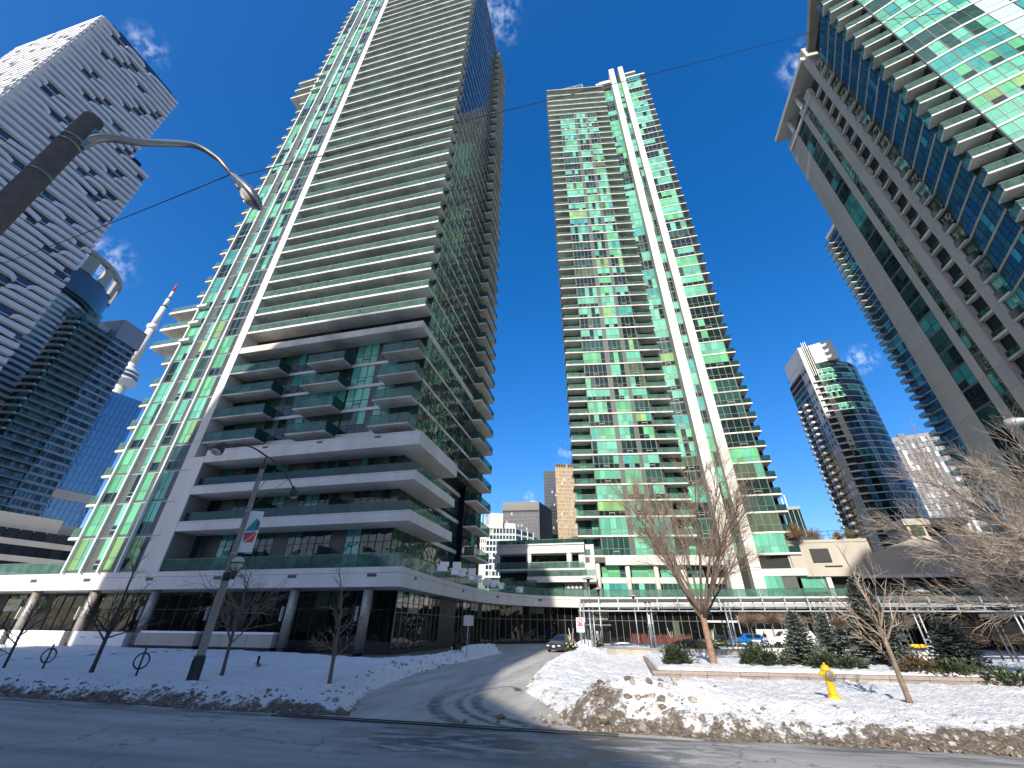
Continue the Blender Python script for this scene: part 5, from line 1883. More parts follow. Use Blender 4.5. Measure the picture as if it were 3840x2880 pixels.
# the big vase-shaped street tree in front of the middle tower
bare_tree('street_tree', 'big bare vase shaped tree with an orange brown trunk in the raised bed', W(4.16, 26.3, .42), rng, 2.4, .19, 13,
          [(10, 2.6, .42, .028, .045), (8, 1.3, .45, .012, .03), (6, .62, .5, .007, .0)], 'bark_warm', 'twig_brown', 'bare street trees', lean=(-.045, 0), limb_len=7.6, limb_spread=.8)
# slim street saplings
def sapling(label, u, v, seed, h, lean, m='bark_grey', tw='twig_brown', spec=None, limbs=7, ll=1.7, lead=2.2, tr=.075, ls=1.25, z0=None):
    r_ = random.Random(seed)
    return bare_tree('street_sapling', label, W(u, v, snow_z(u, v) if z0 is None else z0), r_, h, tr, limbs, spec or [(7, .75, .6, .017, .05), (5, .38, .6, .009, .03)], m, tw, 'bare street trees', lean=lean, limb_len=ll, limb_spread=ls, leader=lead)


sapling('bare young tree with a forked grey trunk beside the yellow hydrant', 7.9, 17.35, 7, 1.9, (-.02, 0), 'twig_brown', 'twig_pale', limbs=8, ll=2.3, lead=2.5, ls=.85, tr=.085, spec=[(5, .7, .75, .02, .06), (4, .26, .8, .011, .05)])
sapling('small dark bare tree standing in the snow in front of the round columns', -10.5, 16.1, 11, 1.75, (0, 0), 'bark_grey', 'twig_brown', limbs=8, ll=1.5, lead=2.3, ls=1.35, spec=[(5, .6, .8, .017, .03), (4, .28, .7, .009, .02)])
sapling('thin dark bare tree left of the banner lamp post', -22.6, 16.8, 13, 2.7, (.0, 0), 'twig_dark', 'twig_dark', limbs=7, ll=2.4, lead=2.6, tr=.085)
sapling('leaning bare tree at the far left edge of the snow', -28.0, 16.9, 17, 1.6, (.0, 0), 'twig_dark', 'twig_dark', limbs=6, ll=1.4, lead=1.2, tr=.06)
# low branching tree half behind the lamp post
sapling('bushy bare tree hidden behind the concrete lamp post', -16.6, 17.6, 19, 2.6, (.0, 0), 'bark_grey', 'twig_brown', limbs=8, ll=2.4, lead=1.5, spec=[(9, 1.1, .7, .02, -.02), (6, .55, .6, .011, 0)])
# large tree reaching in from the right edge
bare_tree('street_tree', 'wide bare tree whose long branches reach in from the right edge', W(17.6, 20.4, .15), random.Random(23), 2.2, .2, 20,
          [(10, 2.6, .42, .028, .015), (8, 1.4, .5, .014, .0), (6, .75, .5, .008, 0)], 'bark_grey', 'twig_pale', 'bare street trees', limb_len=6.4, limb_spread=1.2)
# clipped round-headed trees in the forecourt
for i, (az_, D_, zt, rr) in enumerate(((26.9, 72, 4.6, 1.9), (28.9, 70, 4.5, 1.7), (30.9, 68, 4.4, 1.8), (34.3, 62, 4.6, 2.4), (39.0, 60, 4.3, 2.0), (45.2, 52, 3.6, 2.3))):
    u, v = polar(az_, D_)
    r_ = random.Random(200 + i)
    b_ = W(u, v, .0)
    where = ['against the white garage wall', 'left of the white pickup cab roof', 'above the white pickup cab', 'between the two dark spruces', 'behind the largest spruce', 'behind the rightmost spruce'][i]
    root = root_at('clipped_tree', b_, 'small round headed bare tree ' + where, 'tree', 'clipped forecourt trees')
    V, F = [], []
    c = b_ + Vector((0, 0, zt - rr * .62))
    tube(V, F, [b_, c - Vector((0, 0, rr * .5))], [.09, .07], 6)
    wpart(root, 'trunk', V, F, 'bark_grey')
    V, F = [], []
    for k in range(420):
        d = Vector((r_.gauss(0, 1), r_.gauss(0, 1), r_.gauss(0, .6))).normalized()
        e = c + Vector((d.x * rr, d.y * rr, d.z * rr * .62)) * r_.uniform(.75, 1.02)
        s_ = c + (e - c) * r_.uniform(.05, .5) - Vector((0, 0, rr * .2))
        mid = s_.lerp(e, .5) + Vector((r_.gauss(0, .08), r_.gauss(0, .08), .05))
        tube(V, F, [s_, mid, e], [.02, .014, .008], 3)
    wpart(root, 'crown', V, F, 'twig_brown')['kind'] = 'stuff'

# ------------------------------------------------------------------ evergreens
mat('spruce_needles', (.17, .20, .165), .7, var=.55, scale=4)
mat('yew_needles', (.06, .085, .04), .65, var=.55, scale=5)
mat('cedar_needles', (.11, .125, .035), .65, var=.5, scale=5)
mat('rust_needles', (.16, .11, .05), .7, var=.5, scale=5)


def spray(V, F, p, d, L, w, droop, rng):
    """a flat bough tip: a narrow leaf shape with a raised midrib"""
    d = d.normalized()
    sd = d.cross(Vector((0, 0, 1)))
    if sd.length < .05: sd = Vector((1, 0, 0))
    sd.normalize()
    up = sd.cross(d)
    b = len(V)
    V += [p, p + d * L * .5 + sd * w - up * w * .35, p + d * L - Vector((0, 0, droop)), p + d * L * .5 - sd * w - up * w * .35, p + d * L * .5 + up * w * .3]
    F += [(b, b + 1, b + 4), (b + 1, b + 2, b + 4), (b + 2, b + 3, b + 4), (b + 3, b, b + 4)]


def spruce(label, u, v, h, rr, seed, n=70, z0=.4):
    r_ = random.Random(seed)
    b_ = W(u, v, z0)
    root = root_at('spruce', b_, label, 'spruce', 'spruces in the raised bed')
    V, F = [], []
    tube(V, F, [b_ - Vector((0, 0, .2)), b_ + Vector((0, 0, h * .97))], [.03 + h * .018, .012], 6)
    wpart(root, 'trunk', V, F, 'bark_grey')
    V, F = [], []
    for k in range(n):
        f = (k + r_.random()) / n
        z = h * (.06 + .92 * f)
        L = rr * (1 - f) ** .85 * r_.uniform(.75, 1.12) + .1
        a = k * 2.39996 + r_.uniform(-.3, .3)
        d = Vector((math.cos(a), math.sin(a), .22 + .5 * f))
        p = b_ + Vector((0, 0, z))
        m_ = max(3, int(L / .11))
        for i in range(m_):
            t = (i + .6) / m_
            q = p + d.normalized() * L * t - Vector((0, 0, .18 * L * t * t))
            for sgn in (-1, 1):
                sd = d.cross(Vector((0, 0, 1))).normalized() * sgn
                l_ = (.10 + .2 * (1 - t) * min(1, L)) * r_.uniform(.7, 1.3)
                spray(V, F, q, d.normalized() * .7 + sd * r_.uniform(.5, 1.1) + Vector((0, 0, r_.uniform(-.15, .25))), l_ + .09, .055 + .03 * L, .02, r_)
            spray(V, F, q, d + Vector((r_.gauss(0, .15), r_.gauss(0, .15), r_.uniform(.0, .5))), .24, .065, .01, r_)
        spray(V, F, p + d.normalized() * L * .9 - Vector((0, 0, .15 * L)), d, .22, .05, .02, r_)
    for k in range(10):
        spray(V, F, b_ + Vector((0, 0, h * (.9 + .01 * k))), Vector((r_.gauss(0, .4), r_.gauss(0, .4), 1)), .22, .04, 0, r_)
    wpart(root, 'crown', V, F, 'spruce_needles')['kind'] = 'stuff'


def pol_s(az_, D_): return polar(az_, D_)


spruce('short broad blue spruce left of the tall one beside the bollard', *pol_s(31.0, 28.3), 2.45, 1.0, 1, 110)
spruce('narrow dark spruce behind the twin pergola posts', *pol_s(33.6, 34.5), 2.6, 1.0, 2, 90)
spruce('tallest blue spruce behind the forked young tree', *pol_s(37.3, 31), 4.2, 1.55, 3, 190)
spruce('rightmost blue spruce under the end of the pergola', *pol_s(42.4, 30.5), 2.2, 1.2, 4, 110)


def shrub(name, label, u, v, rx, ry, h, seed, m, n=420, z0=None, group=None, L=.22):
    r_ = random.Random(seed)
    b_ = W(u, v, snow_z(u, v) if z0 is None else z0)
    root = root_at(name, b_, label, 'shrub', group)
    V, F = [], []
    for k in range(n):
        a = r_.uniform(0, 6.283); el = math.asin(r_.uniform(-.05, 1))
        rr = r_.uniform(.45, 1.0) * (1 + .25 * math.sin(a * 3 + seed))
        d = Vector((math.cos(a) * math.cos(el), math.sin(a) * math.cos(el), math.sin(el)))
        q = b_ + (EU * d.x * rx + EV * d.y * ry) * rr + Vector((0, 0, d.z * h * rr * (1 + .2 * math.sin(a * 5 + seed))))
        o_ = (EU * d.x + EV * d.y + Vector((0, 0, .35 + d.z)))
        for j in range(3):
            spray(V, F, q, o_ + Vector((r_.gauss(0, .5), r_.gauss(0, .5), r_.gauss(0, .35))), L * r_.uniform(.7, 1.4), .035, .03, r_)
    wpart(root, 'foliage', V, F, m)['kind'] = 'stuff'
    V, F = [], []
    for k in range(14):
        a = r_.uniform(0, 6.283)
        e = b_ + EU * math.cos(a) * rx * .8 + EV * math.sin(a) * ry * .8 + Vector((0, 0, h * r_.uniform(.4, .9)))
        tube(V, F, [b_ - Vector((0, 0, .1)), b_.lerp(e, .5) + Vector((0, 0, .1)), e], [.025, .018, .008], 4)
    wpart(root, 'stems', V, F, 'twig_dark')
    return root


gy = 'evergreen shrubs along the raised bed'
shrub('yew_shrub', 'low dark green yew just left of the orange brown tree trunk', 2.35, 25.6, .75, .6, .78, 1, 'yew_needles', group=gy)
shrub('yew_shrub', 'wide dark green yew in front of the grey bollard', 6.4, 26.4, 1.15, .7, .72, 2, 'yew_needles', 600, group=gy)
for i, (az_, D_, rx, h, w_) in enumerate(((32.5, 26.8, .6, .5, 'behind the hydrant top'), (34.6, 27.4, .7, .32, 'in front of the narrow spruce, left of the young tree'),
                                       (39.6, 27.3, .85, .42, 'right of the young tree'), (41.8, 27.6, .8, .36, 'in front of the rightmost spruce'), (44.9, 28.0, 1.1, .5, 'at the right edge of the bed'))):
    u, v = polar(az_, D_)
    shrub('yew_shrub', 'dark evergreen shrub ' + w_, u, v, rx, .5, h, 30 + i, 'yew_needles' if i != 2 else 'rust_needles', 260, group=gy)
for i, (az_, D_, rx, w_) in enumerate(((21.6, 50, 1.7, 'behind the trunk of the big tree'), (24.0, 50, 1.7, 'below the dark car'), (26.6, 49, 1.9, 'below the blue car'), (29.0, 48, 1.7, 'below the white pickup'))):
    u, v = polar(az_, D_)
    shrub('clipped_hedge', 'low olive hedge ' + w_, u, v, rx, .6, .55, 60 + i, 'cedar_needles', 420, z0=.55, group='clipped olive hedges in the forecourt', L=.18)
# red dogwood stems
mat('dogwood_red', (.17, .05, .042), .6, var=.4, scale=6)
r_ = random.Random(71)
for i, (a0, a1, w_) in enumerate(((14.3, 17.2, 'in front of the dark lobby glass'), (17.4, 20.5, 'between the lobby door and the big tree'))):
    ua, va = polar(a0, 62); uc, vc = polar(a1, 62)
    b_ = W((ua + uc) / 2, (va + vc) / 2, .4)
    root = root_at('dogwood_hedge', b_, 'bed of upright red dogwood stems ' + w_, 'hedge', 'red dogwood beds')
    V, F = [], []
    for k in range(380):
        t = r_.random()
        q = W(ua + (uc - ua) * t, va + (vc - va) * t + r_.uniform(-.8, .8), .35)
        e = q + Vector((r_.gauss(0, .18), r_.gauss(0, .18), r_.uniform(.5, 1.3)))
        tube(V, F, [q, e], [.017, .01], 3)
    wpart(root, 'stems', V, F, 'dogwood_red')['kind'] = 'stuff'
# bushes on the roof terraces
for i, (az_, D_, z_, rx, h, m_, w_) in enumerate(((33.7, 88, 15.4, 1.9, 2.9, 'rust_needles', 'rusty shrub on the roof beside the middle tower'), (35.2, 93, 15.4, 2.4, 3.0, 'twig_brown', 'bare roof shrub with spreading twigs'),
                                            (37.3, 92, 15.4, 1.2, 1.4, 'rust_needles', 'small orange roof shrub left of the round lamp'), (38.3, 93, 15.4, 1.0, 2.0, 'cedar_needles', 'yellow roof shrub in front of the rounded tower'))):
    u, v = polar(az_, D_)
    r_ = random.Random(80 + i); b_ = W(u, v, z_)
    root = root_at('roof_shrub', b_, w_, 'shrub', 'shrubs on the roof of the concrete wing')
    V, F = [], []
    for k in range(260):
        a = r_.uniform(0, 6.283); el = r_.uniform(.1, 1.5); l_ = r_.uniform(.5, 1)
        e = b_ + (EU * math.cos(a) * math.cos(el) * rx + EV * math.sin(a) * math.cos(el) * rx) * l_ + Vector((0, 0, math.sin(el) * h * l_))
        tube(V, F, [b_, b_.lerp(e, .55) + Vector((r_.gauss(0, .15), r_.gauss(0, .15), .1)), e], [.035, .028, .02], 3)
    wpart(root, 'stems', V, F, m_)['kind'] = 'stuff'
for i, (az_, D_) in enumerate(((5.3, 150), (4.2, 152), (8.6, 90))):
    u, v = polar(az_, D_); r_ = random.Random(95 + i)
    b_ = W(u, v, 15 if i < 2 else 15.5)
    hgt = (13, 12, 3.5)[i]
    w_ = ('bare tree on the slope behind the link building', 'dark bare tree left of the gold tower foot', 'reddish bare shrub on the link building roof')[i]
    root = root_at('background_tree', b_, w_, 'tree', 'bare trees behind the link building')
    V, F = [], []
    tube(V, F, [b_, b_ + Vector((0, 0, hgt * .5))], [.25, .15], 6)
    wpart(root, 'trunk', V, F, 'twig_dark')
    V, F = [], []
    for k in range(190):
        s_ = b_ + Vector((0, 0, hgt * r_.uniform(.15, .5)))
        e = s_ + Vector((r_.gauss(0, hgt * .16), r_.gauss(0, hgt * .16), hgt * r_.uniform(.12, .5)))
        tube(V, F, [s_, s_.lerp(e, .5) + Vector((r_.gauss(0, .3), r_.gauss(0, .3), .2)), e], [.09, .06, .03], 3)
    wpart(root, 'crown', V, F, 'twig_dark' if i < 2 else 'twig_brown')['kind'] = 'stuff'

# ================================================================== street furniture
mat('hydrant_yellow', (.80, .42, .01), .4, var=.12, scale=5)
mat('hydrant_cap', (.16, .155, .13), .5, var=.2, scale=10)
mat('lamp_green', (.02, .035, .032), .45)
mat('pole_concrete', (.27, .235, .20), .8, var=.25, scale=3, bump=.3, bscale=60)
mat('near_pole', (.13, .105, .085), .85, var=.3, scale=6, bump=.4, bscale=40)
mat('arm_metal', (.30, .31, .30), .35, metal=.8, var=.12, scale=4)
mat('globe_glass', (.42, .46, .36), .25, spec=.6)
mat('lens_glass', (.50, .47, .42), .2, var=.2, scale=8)
mat('banner_white', (.78, .78, .77), .7, var=.05)
mat('banner_teal', (.0, .30, .29), .6); mat('banner_blue', (.03, .15, .24), .6)
mat('banner_pink', (.50, .05, .18), .6); mat('banner_orange', (.62, .10, .02), .6)
mat('sign_metal', (.42, .44, .46), .45, metal=.3, var=.08)
mat('sign_white', (.8, .8, .8), .5); mat('sign_red', (.65, .03, .03), .5)
mat('granite', (.30, .25, .215), .75, var=.22, scale=7, bump=.2, bscale=40)
mat('granite_dark', (.23, .19, .165), .75, var=.2, scale=7)
mat('wire_black', (.02, .02, .022), .6)
mat('pergola_steel', (.38, .405, .42), .4, metal=.4, var=.12, scale=3)
mat('pergola_dark', (.07, .08, .08), .5)
mat('canopy_glass', (.055, .062, .056), .6, spec=.2)
mat('snow_cover', (.86, .88, .91), .8, var=.06)


def rev(root, name, prof, m, center=None, seg=20, parent=None, axis=None, smooth=True):
    """turned part: profile of (radius, height) about a vertical (or given) axis, in world space"""
    c = center if center is not None else root.location
    ax = (axis or Vector((0, 0, 1))).normalized()
    a = ax.cross(Vector((1, 0, 0)) if abs(ax.x) < .8 else Vector((0, 1, 0))).normalized(); b = ax.cross(a)
    V, F = [], []
    for r_, h in prof:
        for i in range(seg):
            t = 2 * math.pi * i / seg
            V.append(c + ax * h + (a * math.cos(t) + b * math.sin(t)) * max(r_, 1e-4))
    for k in range(len(prof) - 1):
        for i in range(seg):
            p0, p1 = k * seg + i, k * seg + (i + 1) % seg
            F.append((p0, p1, p1 + seg, p0 + seg))
    F.append(tuple(range(seg - 1, -1, -1))); F.append(tuple(range((len(prof) - 1) * seg, len(prof) * seg)))
    return wpart(root, name, V, F, m, smooth=smooth, parent=parent)


def wtube(root, name, pts, rads, m, seg=10, parent=None):
    V, F = [], []
    tube(V, F, pts, rads if isinstance(rads, (list, tuple)) else [rads] * len(pts), seg)
    return wpart(root, name, V, F, m, smooth=True, parent=parent)


def quad_box(root, name, c, ax, ay, az_, m, parent=None):
    """box given by centre and three half-axis vectors"""
    V = [c + ax * x * 2 + ay * y * 2 + az_ * z * 2 for x, y, z in CV]
    return wpart(root, name, V, CFA, m, parent=parent)


Z = Vector((0, 0, 1))
# --- hydrant
hu, hv = 5.95, 17.35
hz = snow_z(hu, hv)
h0 = W(hu, hv, hz - .05)
H = root_at('fire_hydrant', h0, 'yellow fire hydrant with a dark round cap standing in the snow', 'hydrant')
rev(H, 'base_flange', [(.15, 0), (.17, .03), (.17, .10), (.155, .12)], 'hydrant_yellow')
rev(H, 'base_shoe', [(.14, -.15), (.14, .02)], 'hydrant_cap')
rev(H, 'barrel', [(.115, .1), (.11, .16), (.105, .55), (.125, .57), (.13, .72), (.115, .74)], 'hydrant_yellow')
rev(H, 'bonnet', [(.14, .74), (.14, .775), (.12, .82), (.085, .87), (.05, .89)], 'hydrant_yellow')
rev(H, 'operating_nut', [(.03, .885), (.026, .95)], 'hydrant_yellow', seg=5, smooth=False)
fd = (W(0, 0) - W(hu, hv)).normalized(); fd = (fd + EU * .35).normalized()
sd_ = fd.cross(Z).normalized()
pn = rev(H, 'pumper_nozzle', [(.095, .06), (.095, .15)], 'hydrant_yellow', h0 + Z * .63, axis=fd)
rev(H, 'pumper_cap', [(.115, .145), (.12, .16), (.12, .20), (.10, .215), (.035, .22), (.03, .25)], 'hydrant_cap', h0 + Z * .63, axis=fd)
for s_ in (-1, 1):
    rev(H, 'side_nozzle', [(.06, .09), (.06, .15), (.07, .155), (.07, .19), (.03, .2), (.025, .23)], 'hydrant_yellow', h0 + Z * .66, axis=sd_ * s_, seg=12)

# --- concrete lamp post with twin arms, banner and globe
lu, lv = -15.5, 15.15
lz = 0.05
L0 = W(lu, lv, lz)
LP = root_at('street_lamp', L0, 'concrete lamp post with two drooping arms, a banner and a caged globe', 'street lamp', 'street lamps')
rev(LP, 'base', [(.24, -.2), (.24, .14), (.21, .2), (.19, .24), (.18, .95), (.2, 1.0), (.155, 1.06)], 'lamp_green', seg=12, smooth=False)
for k in range(12):
    a = k * math.pi / 6
    q = L0 + Vector((math.cos(a) * .19, math.sin(a) * .19, .6))
    quad_box(LP, 'base_rib', q, Vector((math.cos(a), math.sin(a), 0)) * .012, Vector((-math.sin(a), math.cos(a), 0)) * .02, Z * .33, 'lamp_green')
ptop = 8.25
rev(LP, 'pole', [(.15, 1.0), (.095, ptop)], 'pole_concrete', seg=10, smooth=False)
rev(LP, 'pole_cap', [(.11, ptop - .02), (.11, ptop + .2), (.04, ptop + .22), (.035, ptop + .55)], 'lamp_green', seg=10)
ad_ = (EV * -1 + EU * .12).normalized()
pt0 = L0 + Z * (ptop + .62)
V, F = [], []
pts = []
for k in range(-10, 11):
    t = k / 10
    x = t * 2.55
    pts.append(pt0 + ad_ * x + Z * (-.75 * abs(t) ** 2.6 + (.25 if t > 0 else 0) * t))
wtube(LP, 'arm', pts, [.03 + .012 * (1 - abs(k / 10)) for k in range(-10, 11)], 'lamp_green', 7)
for s_ in (-1, 1):
    e = pts[0] if s_ < 0 else pts[-1]
    hd = (ad_ * s_ - Z * .35).normalized()
    c = e + hd * .1
    lh = rev(LP, 'lamp_head', [(.05, -.15), (.09, -.02), (.2, .12), (.24, .3), (.22, .36)], 'lamp_green', c, axis=(hd * .45 - Z * .75).normalized())
    rev(LP, 'lamp_lens', [(.2, .355), (.17, .42), (.09, .47)], 'lens_glass', c, axis=(hd * .45 - Z * .75).normalized(), parent=None)
for q in (6, 4):
    wtube(LP, 'arm_brace', [L0 + Z * (7.0 - (6 - q) * .25), pts[q - (2 if q == 4 else 0)]], .014, 'lamp_green', 5)
# banner
bdir = (EU * .96 + EV * .1).normalized()
b0 = L0 + Z * 6.35 + bdir * .12
def bpt(x, z): return b0 + bdir * x + Z * z
bw, bh = .66, -1.72
V = [bpt(0, 0), bpt(bw, -.05), bpt(bw, bh - .05), bpt(0, bh)]
nb_ = bdir.cross(Z)
def flat_part(name, P_, m, off, parent=None):
    k = len(P_)
    V = [q - EV * off for q in P_] + [q - EV * (off - .006) for q in P_]
    F = [tuple(range(k)), tuple(range(2 * k - 1, k - 1, -1))] + [((i + 1) % k, i, k + i, k + (i + 1) % k) for i in range(k)]
    return wpart(LP, name, V, F, m, parent=parent)


flat_part('banner', V, 'banner_white', .0)
flat_part('banner_print', [bpt(.02, -.86), bpt(.42, -.34), bpt(.42, -.86)], 'banner_teal', .008)
flat_part('banner_print', [bpt(.435, -.34), bpt(.645, -.52), bpt(.645, -.80), bpt(.435, -.88)], 'banner_blue', .008)
flat_part('banner_print', [bpt(.03, -.92), bpt(.60, -.9), bpt(.12, -1.3)], 'banner_pink', .008)
flat_part('banner_print', [bpt(.62, -.92), bpt(.56, -1.32), bpt(.16, -1.32)], 'banner_orange', .008)
for z in (0, bh):
    wtube(LP, 'banner_rod', [L0 + Z * (6.35 + z), L0 + Z * (6.35 + z) + bdir * (.12 + bw)], .012, 'lamp_green', 5)
    rev(LP, 'banner_clamp', [(.125, 0), (.125, .05)], 'sign_metal', L0 + Z * (6.3 + z), seg=10)
# globe on a side bracket
gz = 3.72
rev(LP, 'globe_clamp', [(.15, 0), (.15, .3)], 'lamp_green', L0 + Z * (gz - .15), seg=10)
gd = (EU * .95 - EV * .3).normalized()
wtube(LP, 'globe_arm', [L0 + Z * gz, L0 + Z * gz + gd * .5], .05, 'lamp_green', 8)
gc = L0 + Z * gz + gd * .5
rev(LP, 'globe_fitter', [(.07, -.12), (.09, .0), (.11, .16), (.09, .18)], 'lamp_green', gc)
gcc = gc + Z * .46
rev(LP, 'globe', [(.05, -.3), (.16, -.24), (.23, -.1), (.245, .03), (.21, .16), (.12, .24), (.02, .27)], 'globe_glass', gcc)
for k in range(6):
    a = k * math.pi / 3
    dd = Vector((math.cos(a), math.sin(a), 0))
    wtube(LP, 'globe_cage', [gc + dd * .09 + Z * .14, gcc + dd * .2 - Z * .2, gcc + dd * .265 + Z * .02], .014, 'lamp_green', 5)
rev(LP, 'globe_band', [(.255, -.02), (.275, -.02), (.275, .02), (.255, .02)], 'lamp_green', gcc + Z * .02)

# --- wooden pole close by on the left with its cobra arm
nd = 7.4
def at_dir(az_, t_, D): a = rad(az_); return Vector((math.sin(a) * D, math.cos(a) * D, CAM_H + t_ * D))
n0 = at_dir(-62.45, 0, nd); n0.z = 0
NP = root_at('street_lamp', n0, 'thick brown pole near the viewer with a curved arm and cobra head lamp', 'street lamp', 'street lamps')
ztop = CAM_H + .912 * nd
rev(NP, 'pole', [(.16, -.2), (.125, ztop)], 'near_pole', seg=14)
a_pts = [at_dir(-61.9, .83, nd + .02)]
for az_, t_, D in ((-61.0, .885, 7.3), (-58.3, .942, 7.15), (-54.3, 1.036, 6.95), (-51.5, 1.052, 6.8), (-49.7, 1.040, 6.72), (-48.6, 1.028, 6.7)):
    a_pts.append(at_dir(az_, t_, D))
def smooth_path(ps, k=6):
    out = []
    for i in range(len(ps) - 1):
        p0, p1, p2, p3 = ps[max(i - 1, 0)], ps[i], ps[i + 1], ps[min(i + 2, len(ps) - 1)]
        for j in range(k):
            t = j / k
            out.append(.5 * ((2 * p1) + (p2 - p0) * t + (2 * p0 - 5 * p1 + 4 * p2 - p3) * t * t + (3 * p1 - p0 - 3 * p2 + p3) * t ** 3))
    return out + [ps[-1]]


ap = smooth_path(a_pts)
wtube(NP, 'arm', ap, [.078 - .045 * (i / (len(ap) - 1)) ** .8 for i in range(len(ap))], 'arm_metal', 12)
quad_box(NP, 'arm_plate', at_dir(-61.9, .86, nd - .05), EU * .05, EV * .05, Z * .22, 'arm_metal')
for dz in (.2, .32, 1.05):
    rev(NP, 'pole_strap', [(.138, 0), (.138, .03)], 'arm_metal', Vector((n0.x, n0.y, ztop - .4 - dz)), seg=14)
h1, h2 = at_dir(-48.6, 1.028, 6.7), at_dir(-44.3, .985, 6.35)
hx = (h2 - h1).normalized(); hy = hx.cross(Z).normalized(); hzv = hy.cross(hx)
LH = (h2 - h1).length
V, F = [], []
prof = [(0, .07, .06), (.08, .10, .085), (.3, .125, .11), (.55, .18, .13), (.8, .195, .12), (.97, .14, .09), (1.06, .04, .04)]
for x, w_, hh in prof:
    for i in range(12):
        t = 2 * math.pi * i / 12
        V.append(h1 + hx * LH * x + hy * w_ * math.cos(t) + hzv * (hh * math.sin(t) * (1.0 if math.sin(t) > 0 else .55)))
for k in range(len(prof) - 1):
    for i in range(12):
        F.append((k * 12 + i, k * 12 + (i + 1) % 12, k * 12 + 12 + (i + 1) % 12, k * 12 + 12 + i))
F.append(tuple(range(11, -1, -1))); F.append(tuple(range((len(prof) - 1) * 12, len(prof) * 12)))
lh = wpart(NP, 'lamp_head', V, F, 'arm_metal', smooth=True)
V, F = [], []
for kk, (sc, dz) in enumerate(((1, -.05), (.8, -.10), (.35, -.135))):
    for i in range(16):
        t = 2 * math.pi * i / 16
        V.append(h1 + hx * (LH * .74 + math.cos(t) * .22 * sc) + hy * math.sin(t) * .155 * sc + hzv * dz)
for k in range(2):
    for i in range(16): F.append((k * 16 + i, k * 16 + (i + 1) % 16, k * 16 + 16 + (i + 1) % 16, k * 16 + 16 + i))
F.append(tuple(range(47, 31, -1)))
wpart(NP, 'lamp_lens', V, F, 'lens_glass', smooth=True)
quad_box(NP, 'lamp_label', h1 + hx * LH * .34 - hzv * .068, hx * .045, hy * .035, hzv * .004, 'hydrant_yellow')
# --- span wires
def wire(name, label, a, b, sag, r_=.012):
    pts = [a.lerp(b, k / 14) - Z * sag * 4 * (k / 14) * (1 - k / 14) for k in range(15)]
    V, F = [], []
    tube(V, F, pts, [r_] * 15, 5)
    o = mk_obj(name, mesh_from(name, V, F, 'wire_black'))
    tag(o, label, 'wire', 'overhead wires')
    return o


wire('overhead_wire', 'thin dark wire running left from the near lamp head', h1 - hx * .05 + Z * .03, at_dir(-60.19, .5204, 19), .1, .009)
wire('overhead_wire', 'long dark wire crossing both towers from the lamp head to the right', h1 + hx * .1 + Z * .1, at_dir(61.5, 1.46, 14.5), .12, .009)
wire('overhead_wire', 'short wire stub at the top right beside the curved glass front', at_dir(60.0, 1.52, 15), at_dir(71, 1.1, 22), .05, .01)

# --- courtyard mushroom lamps
for i, (az_, t_, D, big, w_) in enumerate(((9.8, .0924, 43, 1, 'tallest mushroom lamp rising above the left end of the pergola'), (10.93, .0718, 48, 0, 'mushroom lamp just right of the tallest one'), (14.97, .0583, 56, 0, 'mushroom lamp barely above the pergola roof'),
                                (41.94, .0557, 50, 0, 'white mushroom lamp against the dark base on the right'))):
    q = at_dir(az_, t_, D)
    r0 = root_at('courtyard_lamp', Vector((q.x, q.y, .1)), 'metal ' + w_, 'lamp', 'courtyard mushroom lamps')
    z = q.z
    rev(r0, 'post', [(.07, 0), (.05, z - .75)], 'pergola_steel', seg=10)
    rev(r0, 'lantern', [(.06, z - .75), (.11, z - .7), (.1, z - .35), (.16, z - .3), (.15, z - .12)], 'lamp_green', seg=12)
    rev(r0, 'shade', [(.1, z - .12), (.58, z - .14), (.6, z - .1), (.25, z + .0), (.2, z + .06), (.05, z + .08)], 'pergola_steel')
# lamp head at the right edge
q = at_dir(54.0, .289, 24)
r0 = root_at('street_lamp', at_dir(57.5, 0, 24) * 1.0, 'pale lamp head reaching in at the right edge above the wide tree', 'street lamp', 'street lamps')
e = at_dir(57.5, .285, 24)
wtube(r0, 'pole', [Vector((e.x, e.y, 0)), e], [.12, .09], 'pergola_steel')
wtube(r0, 'arm', [e, e.lerp(q, .5) + Z * .15, q], .04, 'pergola_steel', 8)
rev(r0, 'lamp_head', [(.05, -.3), (.12, -.1), (.19, .15), (.16, .35), (.02, .42)], 'sign_metal', q, axis=(q - e).normalized())

# --- raised bed wall of granite blocks
GW = Thing('planter_wall', 'long low wall of brown granite blocks along the raised bed', 'planter wall', (9, 23.5, 0))
x0 = 1.0
rng = random.Random(8)
while x0 < 34:
    l_ = rng.uniform(1.05, 1.5)
    v0 = 22.72 + .085 * (x0 - 1); 
    w = GW.wall((x0, v0), (x0 + l_, v0 + .085 * l_))
    w.box('stone_cap', 'granite', .008, w.L - .008, -.42, .03 + rng.uniform(-.006, .006), .40, .52)
    w.box('stone_block', 'granite_dark' if rng.random() < .4 else 'granite', .01, w.L - .01, -.4, rng.uniform(-.006, .006), -.1, .392)
    x0 += l_
w = GW.wall((1.0, 36), (1.0, 22.7))
k = 0
while k < 12:
    w.box('stone_cap', 'granite', k + .008, k + 1.192, -.42, .03, .40, .52); w.box('stone_block', 'granite', k + .01, k + 1.19, -.4, 0, -.1, .392); k += 1.2
GW.finish()
GW2 = Thing('planter_wall', 'curved concrete planter wall in the forecourt with a dark mound behind it', 'planter wall', (3, 37, 0))
prev = None
